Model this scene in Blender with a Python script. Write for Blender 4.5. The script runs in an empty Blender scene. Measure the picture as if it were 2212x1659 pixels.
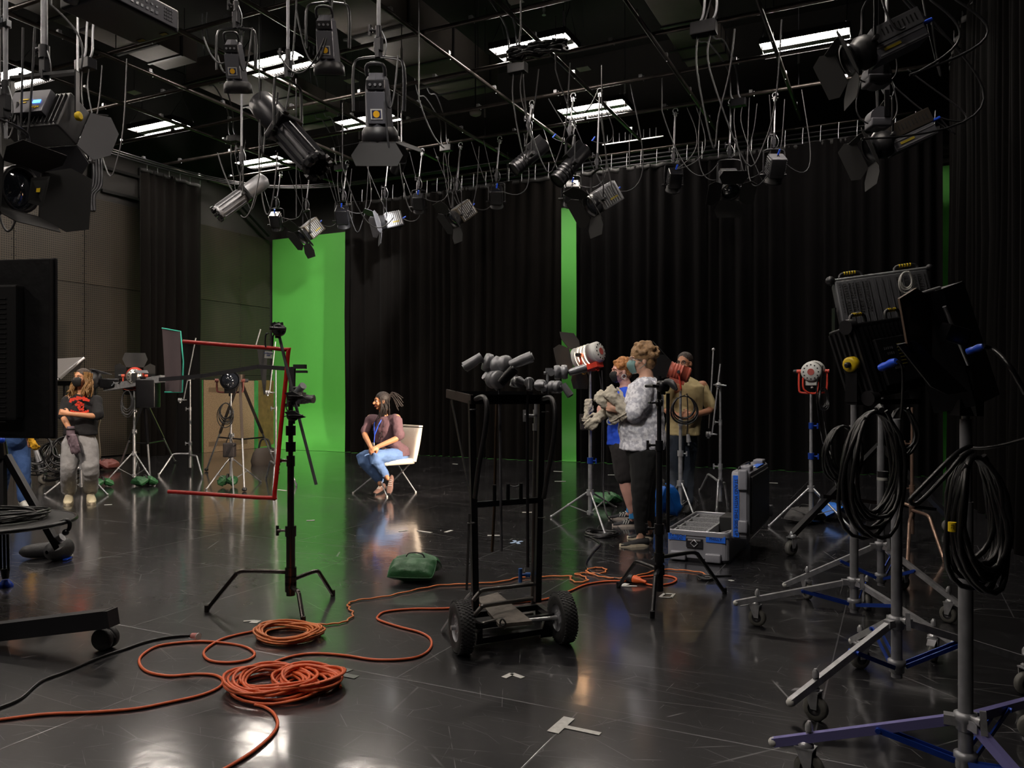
import bpy, bmesh, math, random
from mathutils import Matrix, Vector, Quaternion, noise
C = bpy.context.scene.collection
SC = bpy.context.scene
PI = math.pi
random.seed(7)
# ------------------------------------------------------------------ camera
# room frame: +X along the back wall, +Y down the left wall towards the back, Z up, metres
F, CX, HY, H = 1705.0, 1106.0, 845.0, 1.35
YAW = math.atan2(834.0, 1705.0)
R_ = Vector((math.cos(YAW), math.sin(YAW), 0)); A_ = Vector((-math.sin(YAW), math.cos(YAW), 0))
cam = bpy.data.objects.new('camera', bpy.data.cameras.new('camera')); C.objects.link(cam)
cam.location = (0, 0, H); cam.rotation_euler = (PI/2, 0, YAW)
cam.data.sensor_width = 36; cam.data.lens = 36*F/2212; cam.data.shift_y = (HY-829.5)/2212
cam.data.clip_start = .05; cam.data.clip_end = 100
SC.camera = cam
# ------------------------------------------------------------------ world, exposure
w = bpy.data.worlds.new('world'); SC.world = w; w.use_nodes = True
w.node_tree.nodes['Background'].inputs[0].default_value = (.5, .52, .6, 1)
w.node_tree.nodes['Background'].inputs[1].default_value = .0
SC.view_settings.view_transform = 'Standard'; SC.view_settings.look = 'None'
SC.view_settings.gamma = 1; SC.view_settings.use_curve_mapping = False
SC.view_settings.exposure = 0.85
E_TUBE = 50.0      # strip lights
SPOT_KEY = 800.0   # lit tungsten head
SC.cycles.max_bounces = 6; SC.cycles.diffuse_bounces = 3; SC.cycles.glossy_bounces = 3
SC.cycles.transparent_max_bounces = 12
SC.cycles.sample_clamp_indirect = 4; SC.cycles.sample_clamp_direct = 0
SC.cycles.use_denoising = True
SC.cycles.caustics_reflective = False; SC.cycles.caustics_refractive = False

def lamp(name, kind, loc, aim, power, color=(1,1,1), size=.2, angle=60, blend=.5):
    d = bpy.data.lights.new(name, kind); d.energy = power; d.color = color
    if kind == 'AREA': d.size = size
    else: d.shadow_soft_size = size
    if kind == 'SPOT': d.spot_size = math.radians(angle); d.spot_blend = blend
    o = bpy.data.objects.new(name, d); C.objects.link(o); o.location = loc
    o.rotation_euler = (Vector(aim)-Vector(loc)).to_track_quat('-Z', 'Y').to_euler()
    return o

# ------------------------------------------------------------------ pixel -> place
def ray(px, py): return A_ + R_*((px-CX)/F) + Vector((0,0,-(py-HY)/F))
O_ = Vector((0,0,H))
def at(px, py, d): return O_ + ray(px, py)*d
def onz(px, py, z=0.): r = ray(px, py); return O_ + r*((z-H)/r.z)
def onx(px, py, x): r = ray(px, py); return O_ + r*(x/r.x)
def ony(px, py, y): r = ray(px, py); return O_ + r*(y/r.y)
def dep(p): return Vector(p).dot(A_)
def upt(px, py, pxf, pyf):
    """point seen at px,py standing over the floor point seen at pxf,pyf (same depth)"""
    return at(px, py, dep(onz(pxf, pyf)))

# ------------------------------------------------------------------ materials
def lin(c):
    if isinstance(c, str):
        c = [int(c[i:i+2], 16)/255 for i in (0,2,4)]
    return tuple(x/12.92 if x <= .04045 else ((x+.055)/1.055)**2.4 for x in c) + (1,)
MATS = {}
def mat(name, col, rough=.5, metal=0., bump=0., bscale=60., var=0., vscale=8., spec=.5, emit=0., ecol=None, alpha=1., sheen=0., coat=0.):
    if name in MATS: return MATS[name]
    m = bpy.data.materials.new(name); m.use_nodes = True; nt = m.node_tree; n = nt.nodes; L = nt.links
    b = n['Principled BSDF']; c = lin(col)
    b.inputs['Base Color'].default_value = c
    b.inputs['Roughness'].default_value = rough; b.inputs['Metallic'].default_value = metal
    b.inputs['Specular IOR Level'].default_value = spec
    if sheen: b.inputs['Sheen Weight'].default_value = sheen; b.inputs['Sheen Roughness'].default_value = .5
    if coat: b.inputs['Coat Weight'].default_value = coat
    if emit:
        b.inputs['Emission Color'].default_value = lin(ecol or col); b.inputs['Emission Strength'].default_value = emit
    tc = n.new('ShaderNodeTexCoord')
    if var:
        t = n.new('ShaderNodeTexNoise'); t.inputs['Scale'].default_value = vscale; t.inputs['Detail'].default_value = 4
        L.new(tc.outputs['Object'], t.inputs['Vector'])
        r = n.new('ShaderNodeValToRGB')
        r.color_ramp.elements[0].position = .3; r.color_ramp.elements[1].position = .7
        r.color_ramp.elements[0].color = tuple(x*(1-var) for x in c[:3])+(1,)
        r.color_ramp.elements[1].color = tuple(min(1, x*(1+var)) for x in c[:3])+(1,)
        L.new(t.outputs['Fac'], r.inputs['Fac']); L.new(r.outputs['Color'], b.inputs['Base Color'])
    if bump:
        t = n.new('ShaderNodeTexNoise'); t.inputs['Scale'].default_value = bscale; t.inputs['Detail'].default_value = 3
        L.new(tc.outputs['Object'], t.inputs['Vector'])
        bp = n.new('ShaderNodeBump'); bp.inputs['Strength'].default_value = bump; bp.inputs['Distance'].default_value = .01
        L.new(t.outputs['Fac'], bp.inputs['Height']); L.new(bp.outputs['Normal'], b.inputs['Normal'])
    if alpha < 1: b.inputs['Alpha'].default_value = alpha
    MATS[name] = m; return m
def nodes(name):
    m = bpy.data.materials.new(name); m.use_nodes = True; MATS[name] = m
    return m, m.node_tree.nodes, m.node_tree.links, m.node_tree.nodes['Principled BSDF']
def math_(n, L, op, a, b=None, c=None):
    q = n.new('ShaderNodeMath'); q.operation = op
    for i, v in enumerate((a, b, c)):
        if v is None: continue
        if isinstance(v, (int, float)): q.inputs[i].default_value = v
        else: L.new(v, q.inputs[i])
    return q.outputs[0]

M_BLACK = mat('black_metal', '17171a', .32, .35, var=.2, spec=.5)
M_BLKP = mat('black_plastic', '1c1c1f', .42, 0, bump=.1, bscale=300)
M_BLKM = mat('black_matte', '131314', .75)
M_CHROME = mat('chrome', 'b9bcc2', .14, 1., var=.15)
M_STEEL = mat('brushed_steel', 'b0b1b5', .33, .65, var=.2, vscale=30)
M_ALU = mat('grey_aluminium', '8e8f94', .4, .45, var=.15, vscale=20)
M_GREY = mat('dark_grey_paint', '2c2c30', .38, .4, var=.15)
M_MGREY = mat('mid_grey_paint', '56565b', .5, .2, var=.1)
M_CABLE = mat('black_cable', '121214', .33)
M_CABLEG = mat('grey_cable', '2e2e31', .45)
M_RED = mat('red_paint', 'c23a2a', .45, var=.1)
M_REDV = mat('red_vinyl', 'b51f1a', .4, bump=.3, bscale=40)
M_BLUE = mat('blue_plastic', '2455e0', .35)
M_BLUEM = mat('blue_anodised', '1d3f9c', .35, .4, var=.15)
M_YEL = mat('yellow_plastic', 'e3c21c', .45)
M_WHITE = mat('white_plastic', 'bdbdb9', .4)
M_TAPE = mat('white_tape', 'b9b9b6', .6, var=.15, vscale=50)
M_ORANGE = mat('orange_cable', 'cc5a2e', .42, var=.08)
M_RUBBER = mat('black_rubber', '1d1d1e', .6, bump=.2, bscale=120)
M_PIPE = mat('grid_pipe_paint', '4c4744', .3, .75, var=.35, vscale=5)
M_GREENBAG = mat('green_nylon', '22552f', .5, bump=.8, bscale=22, var=.15)
M_BLUEBAG = mat('blue_nylon', '1668c8', .45, bump=.5, bscale=25)
M_GLASS = mat('lens_glass', '20242c', .06, 0, spec=.8, coat=.6)

# ------------------------------------------------------------------ mesh builder
def basis(d):
    d = Vector(d).normalized()
    u = Vector((0,0,1)) if abs(d.z) < .95 else Vector((1,0,0))
    a = d.cross(u).normalized(); b = a.cross(d).normalized()
    return a, b, d
class MB:
    def __init__(s): s.v = []; s.f = []; s.s = []; s.m = []; s.M = Matrix(); s.mi = 0; s.c = []
    def cut(s): s.c.append((len(s.v), len(s.f))); return s
    def add(s, vs, fs, smooth=False):
        n = len(s.v); s.v += [s.M @ Vector(p) for p in vs]
        for f in fs: s.f.append([n+i for i in f]); s.s.append(smooth); s.m.append(s.mi)
        return s
    def box(s, c, sz, rot=None, bev=0):
        x, y, z = (q/2 for q in sz); R = rot.to_matrix() if isinstance(rot, Quaternion) else (rot or Matrix.Identity(3))
        if isinstance(rot, (tuple, list)): 
            from mathutils import Euler
            R = Euler(rot).to_matrix()
        c = Vector(c)
        if bev:
            bm = bmesh.new(); bmesh.ops.create_cube(bm, size=1)
            for v in bm.verts: v.co = Vector((v.co.x*2*x, v.co.y*2*y, v.co.z*2*z))
            bmesh.ops.bevel(bm, geom=bm.edges[:], offset=min(bev, .45*min(sz)), segments=2, affect='EDGES', profile=.7)
            bm.verts.index_update()
            s.add([c + R @ v.co for v in bm.verts], [[v.index for v in f.verts] for f in bm.faces], True if bev > .01 else False)
            bm.free(); return s
        vs = [c + R @ Vector((i*x, j*y, k*z)) for i in (-1,1) for j in (-1,1) for k in (-1,1)]
        return s.add(vs, [(0,1,3,2),(4,6,7,5),(0,4,5,1),(2,3,7,6),(0,2,6,4),(1,5,7,3)])
    def bar(s, p, q, wd, ht, up=(0,0,1)):
        p, q = Vector(p), Vector(q); d = (q-p).normalized(); up = Vector(up)
        if abs(d.dot(up.normalized())) > .98: up = Vector((1,0,0))
        a = d.cross(up).normalized()*wd/2; b = a.cross(d).normalized()*ht/2
        vs = [e+i*a+j*b for e in (p,q) for i,j in ((-1,-1),(1,-1),(1,1),(-1,1))]
        return s.add(vs, [(0,1,2,3),(7,6,5,4),(0,4,5,1),(1,5,6,2),(2,6,7,3),(3,7,4,0)])
    def cyl(s, p, q, r, r2=None, n=12, cap=True):
        p, q = Vector(p), Vector(q); r2 = r if r2 is None else r2
        if (q-p).length < 1e-6: return s
        a, b, d = basis(q-p); vs = []
        for e, rr in ((p,r),(q,r2)):
            vs += [e + (a*math.cos(2*PI*i/n) + b*math.sin(2*PI*i/n))*rr for i in range(n)]
        s.add(vs, [(i,(i+1)%n,n+(i+1)%n,n+i) for i in range(n)], n > 7)
        if cap: s.add(vs, [tuple(range(n))[::-1], tuple(range(n,2*n))])
        return s
    def lathe(s, p, d, prof, n=20, sx=1, sy=1, cap=True, smooth=True, up=None):
        p = Vector(p); a, b, d = basis(d); vs = []
        if up is not None:
            b = Vector(up); b = (b - d*b.dot(d)).normalized(); a = b.cross(d)
        for r, h in prof:
            vs += [p + d*h + (a*math.cos(2*PI*i/n)*sx + b*math.sin(2*PI*i/n)*sy)*r for i in range(n)]
        k = len(prof); fs = []
        for j in range(k-1):
            for i in range(n): fs.append((j*n+i, j*n+(i+1)%n, (j+1)*n+(i+1)%n, (j+1)*n+i))
        s.add(vs, fs, smooth)
        if cap: s.add(vs, [tuple(range(n))[::-1], tuple(range((k-1)*n, k*n))])
        return s
    def tube(s, pts, r, n=8, closed=False, cap=True, flat=None):
        pts = [Vector(p) for p in pts]; k = len(pts)
        if k < 2: return s
        rs = r if isinstance(r, list) else [r]*k
        T = []
        for i in range(k):
            if closed: t = pts[(i+1)%k]-pts[i-1]
            else: t = pts[min(i+1,k-1)]-pts[max(i-1,0)]
            T.append(t.normalized() if t.length > 1e-9 else Vector((0,0,1)))
        a, b, _ = basis(T[0]); vs = []
        for i in range(k):
            if i:
                q = T[i-1].rotation_difference(T[i]); a = q @ a
                a = (a - T[i]*a.dot(T[i])).normalized()
            b = T[i].cross(a); R = rs[i]
            rx, ry = R if isinstance(R, (tuple, list)) else (R, R)
            vs += [pts[i] + a*math.cos(2*PI*j/n)*rx + b*math.sin(2*PI*j/n)*ry for j in range(n)]
        fs = []
        for i in range(k if closed else k-1):
            i2 = (i+1)%k
            for j in range(n): fs.append((i*n+j, i*n+(j+1)%n, i2*n+(j+1)%n, i2*n+j))
        s.add(vs, fs, n > 4)
        if cap and not closed: s.add(vs, [tuple(range(n))[::-1], tuple(range((k-1)*n, k*n))])
        return s
    def ball(s, c, r, n=12, m=8, rot=None):
        c = Vector(c); r = Vector((r,r,r)) if isinstance(r, (int,float)) else Vector(r); R = rot or Matrix.Identity(3)
        vs = [c + R @ Vector((0,0,-r.z))]
        for j in range(1, m):
            t = -PI/2 + PI*j/m
            vs += [c + R @ Vector((math.cos(t)*math.cos(2*PI*i/n)*r.x, math.cos(t)*math.sin(2*PI*i/n)*r.y, math.sin(t)*r.z)) for i in range(n)]
        vs.append(c + R @ Vector((0,0,r.z))); fs = [(0, 1+(i+1)%n, 1+i) for i in range(n)]
        for j in range(m-2):
            for i in range(n): fs.append((1+j*n+i, 1+j*n+(i+1)%n, 1+(j+1)*n+(i+1)%n, 1+(j+1)*n+i))
        e = len(vs)-1; o = 1+(m-2)*n
        fs += [(o+i, o+(i+1)%n, e) for i in range(n)]
        return s.add(vs, fs, True)
    def prism(s, poly, th, o=(0,0,0), ax=(1,0,0), ay=(0,0,1)):
        """poly in the plane ax,ay through o; thickness th centred on it"""
        o = Vector(o); ax = Vector(ax).normalized(); ay = Vector(ay).normalized(); nrm = ax.cross(ay)*th/2; k = len(poly)
        P = [o+ax*x+ay*y for x,y in poly]
        vs = [p-nrm for p in P]+[p+nrm for p in P]
        return s.add(vs, [tuple(range(k))[::-1], tuple(range(k,2*k))]+[(i,(i+1)%k,k+(i+1)%k,k+i) for i in range(k)])
    def slab(s, pts, th):
        """four or more 3-D points in a plane, given thickness"""
        pts = [Vector(p) for p in pts]; nr = (pts[1]-pts[0]).cross(pts[2]-pts[0]).normalized()*th/2; k = len(pts)
        return s.add([p-nr for p in pts]+[p+nr for p in pts], [tuple(range(k))[::-1], tuple(range(k,2*k))]+[(i,(i+1)%k,k+(i+1)%k,k+i) for i in range(k)])
    def grid(s, fn, nu, nv, smooth=True, closed=False):
        vs = [fn(i/nu, j/nv) for j in range(nv+1) for i in range(nu+1)]
        return s.add(vs, [(j*(nu+1)+i, j*(nu+1)+i+1, (j+1)*(nu+1)+i+1, (j+1)*(nu+1)+i) for j in range(nv) for i in range(nu)], smooth)
    def ring(s, c, d, R, r, n=24, m=8, a0=0, a1=2*PI, sy=1):
        a, b, _ = basis(d); full = abs(a1-a0-2*PI) < 1e-6
        k = n if full else n+1
        pts = [Vector(c)+a*math.cos(a0+(a1-a0)*i/n)*R+b*math.sin(a0+(a1-a0)*i/n)*R*sy for i in range(k)]
        return s.tube(pts, r, m, closed=full)
def smooth_path(pts, k=6, closed=False):
    pts = [Vector(p) for p in pts]; n = len(pts); out = []
    rng = range(n if closed else n-1)
    for i in rng:
        if closed: p0,p1,p2,p3 = pts[i-1], pts[i], pts[(i+1)%n], pts[(i+2)%n]
        else: p0,p1,p2,p3 = pts[max(i-1,0)], pts[i], pts[i+1], pts[min(i+2,n-1)]
        for j in range(k):
            t = j/k; out.append(.5*((2*p1)+(p2-p0)*t+(2*p0-5*p1+4*p2-p3)*t*t+(3*p1-p0-3*p2+p3)*t**3))
    if not closed: out.append(pts[-1])
    return out
def catenary(p, q, sag, k=14):
    p, q = Vector(p), Vector(q)
    return [p.lerp(q, i/k) - Vector((0,0,sag*4*(i/k)*(1-i/k))) for i in range(k+1)]

def obj(name, mb, m, parent=None, loc=None, label=None, mods=(), kind=None):
    me = bpy.data.meshes.new(name); me.from_pydata([tuple(v) for v in mb.v], [], mb.f)
    ms = m if isinstance(m, (list, tuple)) else [m]
    for x in ms: me.materials.append(x)
    me.polygons.foreach_set('use_smooth', mb.s)
    if len(ms) > 1: me.polygons.foreach_set('material_index', mb.m)
    me.validate(); me.update()
    o = bpy.data.objects.new(name, me); C.objects.link(o)
    if loc is not None: o.location = loc
    if parent is not None: o.parent = parent
    if label: o['label'] = label
    if kind: o['kind'] = kind
    return o
def struct(name, mb, m):
    return obj(name, mb, m, kind='structure')
def tag(o, label, cat, group=None, kind=None):
    o['label'] = label; o['category'] = cat
    if group: o['group'] = group
    if kind: o['kind'] = kind
    return o
class Thing:
    """an Empty at the thing's base; parts given in its own frame, or in world space with w=True"""
    def __init__(s, name, label, cat, loc=(0,0,0), rz=0., group=None, rot=None):
        s.e = bpy.data.objects.new(name, None); C.objects.link(s.e); s.e.empty_display_size = .1
        s.e.location = loc; s.e.rotation_euler = rot or (0,0,rz); tag(s.e, label, cat, group)
        bpy.context.view_layer.update()
        s.I = s.e.matrix_world.inverted()
    def part(s, name, mb, m, parent=None, label=None, w=False, kind=None):
        if w: mb.v = [s.I @ v for v in mb.v]
        if mb.c:
            r = None; cs = [(0, 0)]+mb.c
            if cs[-1][0] < len(mb.v): cs.append((len(mb.v), len(mb.f)))
            for (v0, f0), (v1, f1) in zip(cs, cs[1:]):
                if v1 == v0: continue
                q = MB(); q.v = mb.v[v0:v1]; q.f = [[i-v0 for i in f] for f in mb.f[f0:f1]]; q.s = mb.s[f0:f1]; q.m = mb.m[f0:f1]; o = obj(name, q, m, parent or s.e, label=label, kind=kind); r = r or o
            return r
        return obj(name, mb, m, parent or s.e, label=label, kind=kind)
def solo(name, mb, m, label, cat, group=None, kind=None, loc=None):
    """one-mesh thing built in world space; its origin is moved to its own base"""
    if loc is None:
        n = len(mb.v); c = sum(mb.v, Vector())/max(n,1); loc = Vector((c.x, c.y, min(v.z for v in mb.v)))
    loc = Vector(loc); mb.v = [v-loc for v in mb.v]
    return tag(obj(name, mb, m, loc=loc), label, cat, group, kind)
def text_mb(s, size, o, ax, ay, th=.002, shear=0):
    cu = bpy.data.curves.new('t', 'FONT'); cu.body = s; cu.size = size; cu.extrude = th/2; cu.align_x = 'CENTER'; cu.align_y = 'CENTER'; cu.resolution_u = 2
    to = bpy.data.objects.new('t', cu); C.objects.link(to); bpy.context.view_layer.update()
    me = bpy.data.meshes.new_from_object(to.evaluated_get(bpy.context.evaluated_depsgraph_get()))
    ax = Vector(ax).normalized(); ay = Vector(ay).normalized(); nz = ax.cross(ay); o = Vector(o)
    vs = [o+ax*v.co.x+ay*v.co.y+nz*v.co.z for v in me.vertices]; fs = [list(p.vertices) for p in me.polygons]
    bpy.data.objects.remove(to); bpy.data.curves.remove(cu); bpy.data.meshes.remove(me)
    return vs, fs
def text(mb, s, size, o, ax, ay, th=.002):
    vs, fs = text_mb(s, size, o, ax, ay, th); return mb.add(vs, fs)
# ================================================================== THE SETTING
XL, XR, YB, YF, ZC = -14.65, 2.4, 16.05, -5.0, 8.6
def mk_floor():
    m, n, L, b = nodes('studio_floor')
    tc = n.new('ShaderNodeTexCoord'); V = tc.outputs['Object']
    b.inputs['Specular IOR Level'].default_value = .38; b.inputs['IOR'].default_value = 1.4; b.inputs['Coat Weight'].default_value = 1; b.inputs['Coat IOR'].default_value = 1.9; b.inputs['Coat Roughness'].default_value = .09
    # sheet seams
    br = n.new('ShaderNodeTexBrick'); br.offset = .5; br.squash = 1
    mp = n.new('ShaderNodeMapping'); mp.inputs['Location'].default_value = (1.21, -3.1, 0); L.new(V, mp.inputs['Vector'])
    L.new(mp.outputs[0], br.inputs['Vector']); br.inputs['Scale'].default_value = 1
    br.inputs['Brick Width'].default_value = 1.83; br.inputs['Row Height'].default_value = 2.44; br.inputs['Mortar Size'].default_value = .004
    br.inputs['Mortar Smooth'].default_value = .3
    # cloudy wear
    cl = n.new('ShaderNodeTexNoise'); cl.inputs['Scale'].default_value = .9; cl.inputs['Detail'].default_value = 6; cl.inputs['Roughness'].default_value = .6; L.new(V, cl.inputs['Vector'])
    # scratches in several directions
    tot = None
    for k, (ang, sx_, sc) in enumerate(((.35, .35, 2.2), (1.25, .5, 1.6), (2.4, .3, 2.6), (2.9, .6, 3.5), (.9, .8, 1.2), (1.9, 1.4, 2.6), (.1, 2., 3.1), (1.6, 2.6, 5.), (2.2, 3., 6.))):
        r = n.new('ShaderNodeMapping'); r.inputs['Rotation'].default_value = (0, 0, ang); r.inputs['Scale'].default_value = (sx_, sc, 1); r.inputs['Location'].default_value = (k*3.3, k*7.1, 0)
        L.new(V, r.inputs['Vector']); t = n.new('ShaderNodeTexVoronoi'); t.voronoi_dimensions = '2D'; t.feature = 'DISTANCE_TO_EDGE'; t.inputs['Scale'].default_value = 1.3; L.new(r.outputs[0], t.inputs['Vector'])
        q = n.new('ShaderNodeMapRange'); q.inputs[1].default_value = .0048; q.inputs[2].default_value = .0015; L.new(t.outputs['Distance'], q.inputs[0])
        mk = n.new('ShaderNodeTexNoise'); mk.noise_dimensions = '2D'; mk.inputs['Scale'].default_value = 2.2; mk.inputs['Detail'].default_value = 2; L.new(r.outputs[0], mk.inputs['Vector'])
        mr = n.new('ShaderNodeMapRange'); mr.inputs[1].default_value = .54; mr.inputs[2].default_value = .7; L.new(mk.outputs['Fac'], mr.inputs[0])
        e = math_(n, L, 'MULTIPLY', q.outputs[0], mr.outputs[0]); tot = e if tot is None else math_(n, L, 'MAXIMUM', tot, e)
    vo = n.new('ShaderNodeTexNoise'); vo.noise_dimensions = '2D'; vo.inputs['Scale'].default_value = 34; vo.inputs['Detail'].default_value = 2; L.new(V, vo.inputs['Vector'])
    sp = n.new('ShaderNodeMapRange'); sp.inputs[1].default_value = .8; sp.inputs[2].default_value = .83; L.new(vo.outputs['Fac'], sp.inputs[0])
    tot = math_(n, L, 'MAXIMUM', tot, math_(n, L, 'MULTIPLY', sp.outputs[0], .6))
    mix = n.new('ShaderNodeMix'); mix.data_type = 'RGBA'; mix.inputs[6].default_value = lin('0e0e10'); mix.inputs[7].default_value = lin('1c1c20'); L.new(cl.outputs['Fac'], mix.inputs[0])
    m2 = n.new('ShaderNodeMix'); m2.data_type = 'RGBA'; L.new(math_(n, L, 'MULTIPLY', tot, .75), m2.inputs[0]); L.new(mix.outputs[2], m2.inputs[6]); m2.inputs[7].default_value = lin('8a8a8c')
    m3 = n.new('ShaderNodeMix'); m3.data_type = 'RGBA'; L.new(math_(n, L, 'MULTIPLY', br.outputs['Fac'], .55), m3.inputs[0]); L.new(m2.outputs[2], m3.inputs[6]); m3.inputs[7].default_value = lin('6a6a6e')
    L.new(m3.outputs[2], b.inputs['Base Color'])
    rr = n.new('ShaderNodeMapRange'); rr.inputs[3].default_value = .3; rr.inputs[4].default_value = .42; rr.inputs[1].default_value = .3; rr.inputs[2].default_value = .7; L.new(cl.outputs['Fac'], rr.inputs[0])
    L.new(math_(n, L, 'MULTIPLY_ADD', tot, .2, rr.outputs[0]), b.inputs['Roughness'])
    bn = n.new('ShaderNodeTexNoise'); bn.inputs['Scale'].default_value = 5; bn.inputs['Detail'].default_value = 3; L.new(V, bn.inputs['Vector'])
    bp = n.new('ShaderNodeBump'); bp.inputs['Strength'].default_value = .35; bp.inputs['Distance'].default_value = .004
    hh = math_(n, L, 'SUBTRACT', bn.outputs['Fac'], math_(n, L, 'MULTIPLY', br.outputs['Fac'], .6)); L.new(hh, bp.inputs['Height']); L.new(bp.outputs[0], b.inputs['Normal']); L.new(bp.outputs[0], b.inputs['Coat Normal']); L.new(math_(n, L, 'MULTIPLY_ADD', cl.outputs['Fac'], .08, .075), b.inputs['Coat Roughness'])
    return m
struct('floor', MB().box(((XL+XR)/2, (YF+YB)/2, -.1), (XR-XL+.6, YB-YF+.6, .2)), mk_floor())
M_WALL = mat('dark_grey_wall', '302e2d', .75, var=.25, vscale=1.2)
M_WALLB = mat('black_wall', '0c0c0c', .8)
struct('ceiling', MB().box(((XL+XR)/2, (YF+YB)/2, ZC+.1), (XR-XL+.6, YB-YF+.6, .2)), mat('black_ceiling', '0b0b0b', .85))
struct('wall_left', MB().box((XL-.1, (YF+YB)/2, ZC/2), (.2, YB-YF+.6, ZC)), M_WALL)
struct('wall_back', MB().box(((XL+XR)/2, YB+.1, ZC/2), (XR-XL+.6, .2, ZC)), mat('charcoal_wall', '242322', .8))
struct('wall_right', MB().box((XR+.1, (YF+YB)/2, ZC/2), (.2, YB-YF+.6, ZC)), M_WALLB)
struct('wall_front', MB().box(((XL+XR)/2, YF-.1, ZC/2), (XR-XL+.6, .2, ZC)), M_WALLB)
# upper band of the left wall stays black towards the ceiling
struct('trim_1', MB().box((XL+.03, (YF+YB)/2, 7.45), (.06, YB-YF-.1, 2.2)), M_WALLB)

# green cyclorama : wall, cove and painted floor apron in one sweep
M_GREEN = mat('chroma_green', '5cb84e', .55, bump=.02, bscale=4)
def cyc():
    yw, ye, r, zt = 15.64, 14.08, 1.0, 5.27
    prof = [(yw, zt), (yw, 3.2), (yw, r)] + [(yw-r+math.cos(a)*r, r-math.sin(a)*r) for a in [PI/2*i/14 for i in range(1, 15)]] + [(ye, .004)]
    prof = [(y, max(z, .004)) for y, z in prof]; x0, x1 = XL+.09, 1.9; mb = MB()
    vs = [(x, y, z) for x in (x0, x1) for y, z in prof]; k = len(prof)
    mb.add(vs, [(i, i+1, k+i+1, k+i) for i in range(k-1)], True)
    # top and end thickness
    mb.box(((x0+x1)/2, (yw+YB)/2+.01, zt-.03), (x1-x0, YB-yw-.04, .06))
    return tag(obj('green_cyclorama', mb, M_GREEN), 'bright green coved backdrop wall seen in the gaps between the black curtains', 'green screen')
cyc()

# perforated metal panels on the left wall
def perf_mat(name, c1, c2):
    m, n, L, b = nodes(name); tc = n.new('ShaderNodeTexCoord'); sx = n.new('ShaderNodeSeparateXYZ'); L.new(tc.outputs['Object'], sx.inputs[0])
    k = PI/.042
    p = math_(n, L, 'MULTIPLY', math_(n, L, 'SINE', math_(n, L, 'MULTIPLY', math_(n, L, 'ADD', sx.outputs[1], sx.outputs[2]), k)), math_(n, L, 'SINE', math_(n, L, 'MULTIPLY', math_(n, L, 'SUBTRACT', sx.outputs[1], sx.outputs[2]), k)))
    q = n.new('ShaderNodeMapRange'); q.inputs[1].default_value = .05; q.inputs[2].default_value = .4; L.new(p, q.inputs[0])
    nz = n.new('ShaderNodeTexNoise'); nz.inputs['Scale'].default_value = .8; nz.inputs['Detail'].default_value = 5; L.new(tc.outputs['Object'], nz.inputs['Vector'])
    a = n.new('ShaderNodeMix'); a.data_type = 'RGBA'; a.inputs[6].default_value = lin(c1); a.inputs[7].default_value = lin(c2); L.new(nz.outputs['Fac'], a.inputs[0])
    mx = n.new('ShaderNodeMix'); mx.data_type = 'RGBA'; L.new(math_(n, L, 'MULTIPLY', q.outputs[0], .85), mx.inputs[0]); L.new(a.outputs[2], mx.inputs[6]); mx.inputs[7].default_value = (.004,.004,.004,1)
    L.new(mx.outputs[2], b.inputs['Base Color']); b.inputs['Roughness'].default_value = .5; b.inputs['Metallic'].default_value = .25
    return m
M_PERF = perf_mat('perforated_metal', '2f2c27', '4e453b')
seams = [-4.99, -3.59, -2.19, -.8, .6, 2.0, 3.4, 4.8, 6.2, 7.6, 9.0, 10.4, 11.8, 13.2, 14.56, 15.59]
rows = [(.02, 1.74, 'bottom'), (1.75, 3.49, 'middle'), (3.5, 5.25, 'top')]
PLB = {14:'perforated wall panel touching the green backdrop', 13:'perforated wall panel just right of the narrow curtain', 12:'perforated wall panel behind the narrow curtain', 11:'perforated wall panel just left of the narrow curtain', 10:'perforated wall panel under the vertical conduits', 9:'perforated wall panel at the left edge above the monitor', 8:'perforated wall panel beyond the left edge, first of four', 7:'perforated wall panel beyond the left edge, second of four', 6:'perforated wall panel beyond the left edge, third of four', 5:'perforated wall panel beyond the left edge, last of four'}
for i in range(5, len(seams)-1):
    for z0, z1, rn in rows:
        y0, y1 = seams[i]+.006, seams[i+1]-.006
        t = Thing('perforated_panel', PLB[i]+', '+rn+' row', 'wall panel', (XL, (y0+y1)/2, z0), group='perforated panels along the left wall')
        mb = MB().box((.035, 0, (z1-z0)/2), (.06, y1-y0, z1-z0), bev=.004)
        t.part('sheet', mb, M_PERF)
        mb = MB()
        for yy in (-(y1-y0)/2+.03, (y1-y0)/2-.03):
            for j in range(12): mb.cyl((.06, yy, .05+j*(z1-z0-.1)/11), (.072, yy, .05+j*(z1-z0-.1)/11), .016, .01, n=6)
        t.part('screw', mb, M_GREY, kind='stuff', label='row of bolt heads along both edges')

# conduits and rails on the bare upper wall
def wpt(px, py, x=XL+.12): return onx(px, py, x)
for k, px in enumerate((200, 206, 212, 218)):
    a = wpt(px, 322); z0 = wpt(px, 420).z
    solo('wall_conduit', MB().tube(smooth_path([(a.x, a.y, 6.1), (a.x, a.y, z0+.2), (a.x-.04, a.y-.12, z0-.02), (a.x-.04, a.y-.12, z0-.35)], 4), .034, 10), M_GREY, 'grey vertical conduit in the bundle of four above the perforated panels', 'conduit', 'four vertical wall conduits')
for (p, q, lb) in (((15, 363), (190, 404), 'long dark rail on the upper left wall, left of the vertical conduits'), ((220, 361), (304, 383), 'upper short dark rail between the conduits and the left curtain'), ((220, 411), (304, 432), 'lower short dark rail between the conduits and the left curtain')):
    a, b2 = wpt(*p, XL+.05), wpt(*q, XL+.05); b2.z = a.z = (a.z+b2.z)/2
    solo('wall_rail', MB().bar(a, b2, .05, .06), M_BLKM, lb, 'rail')
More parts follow.
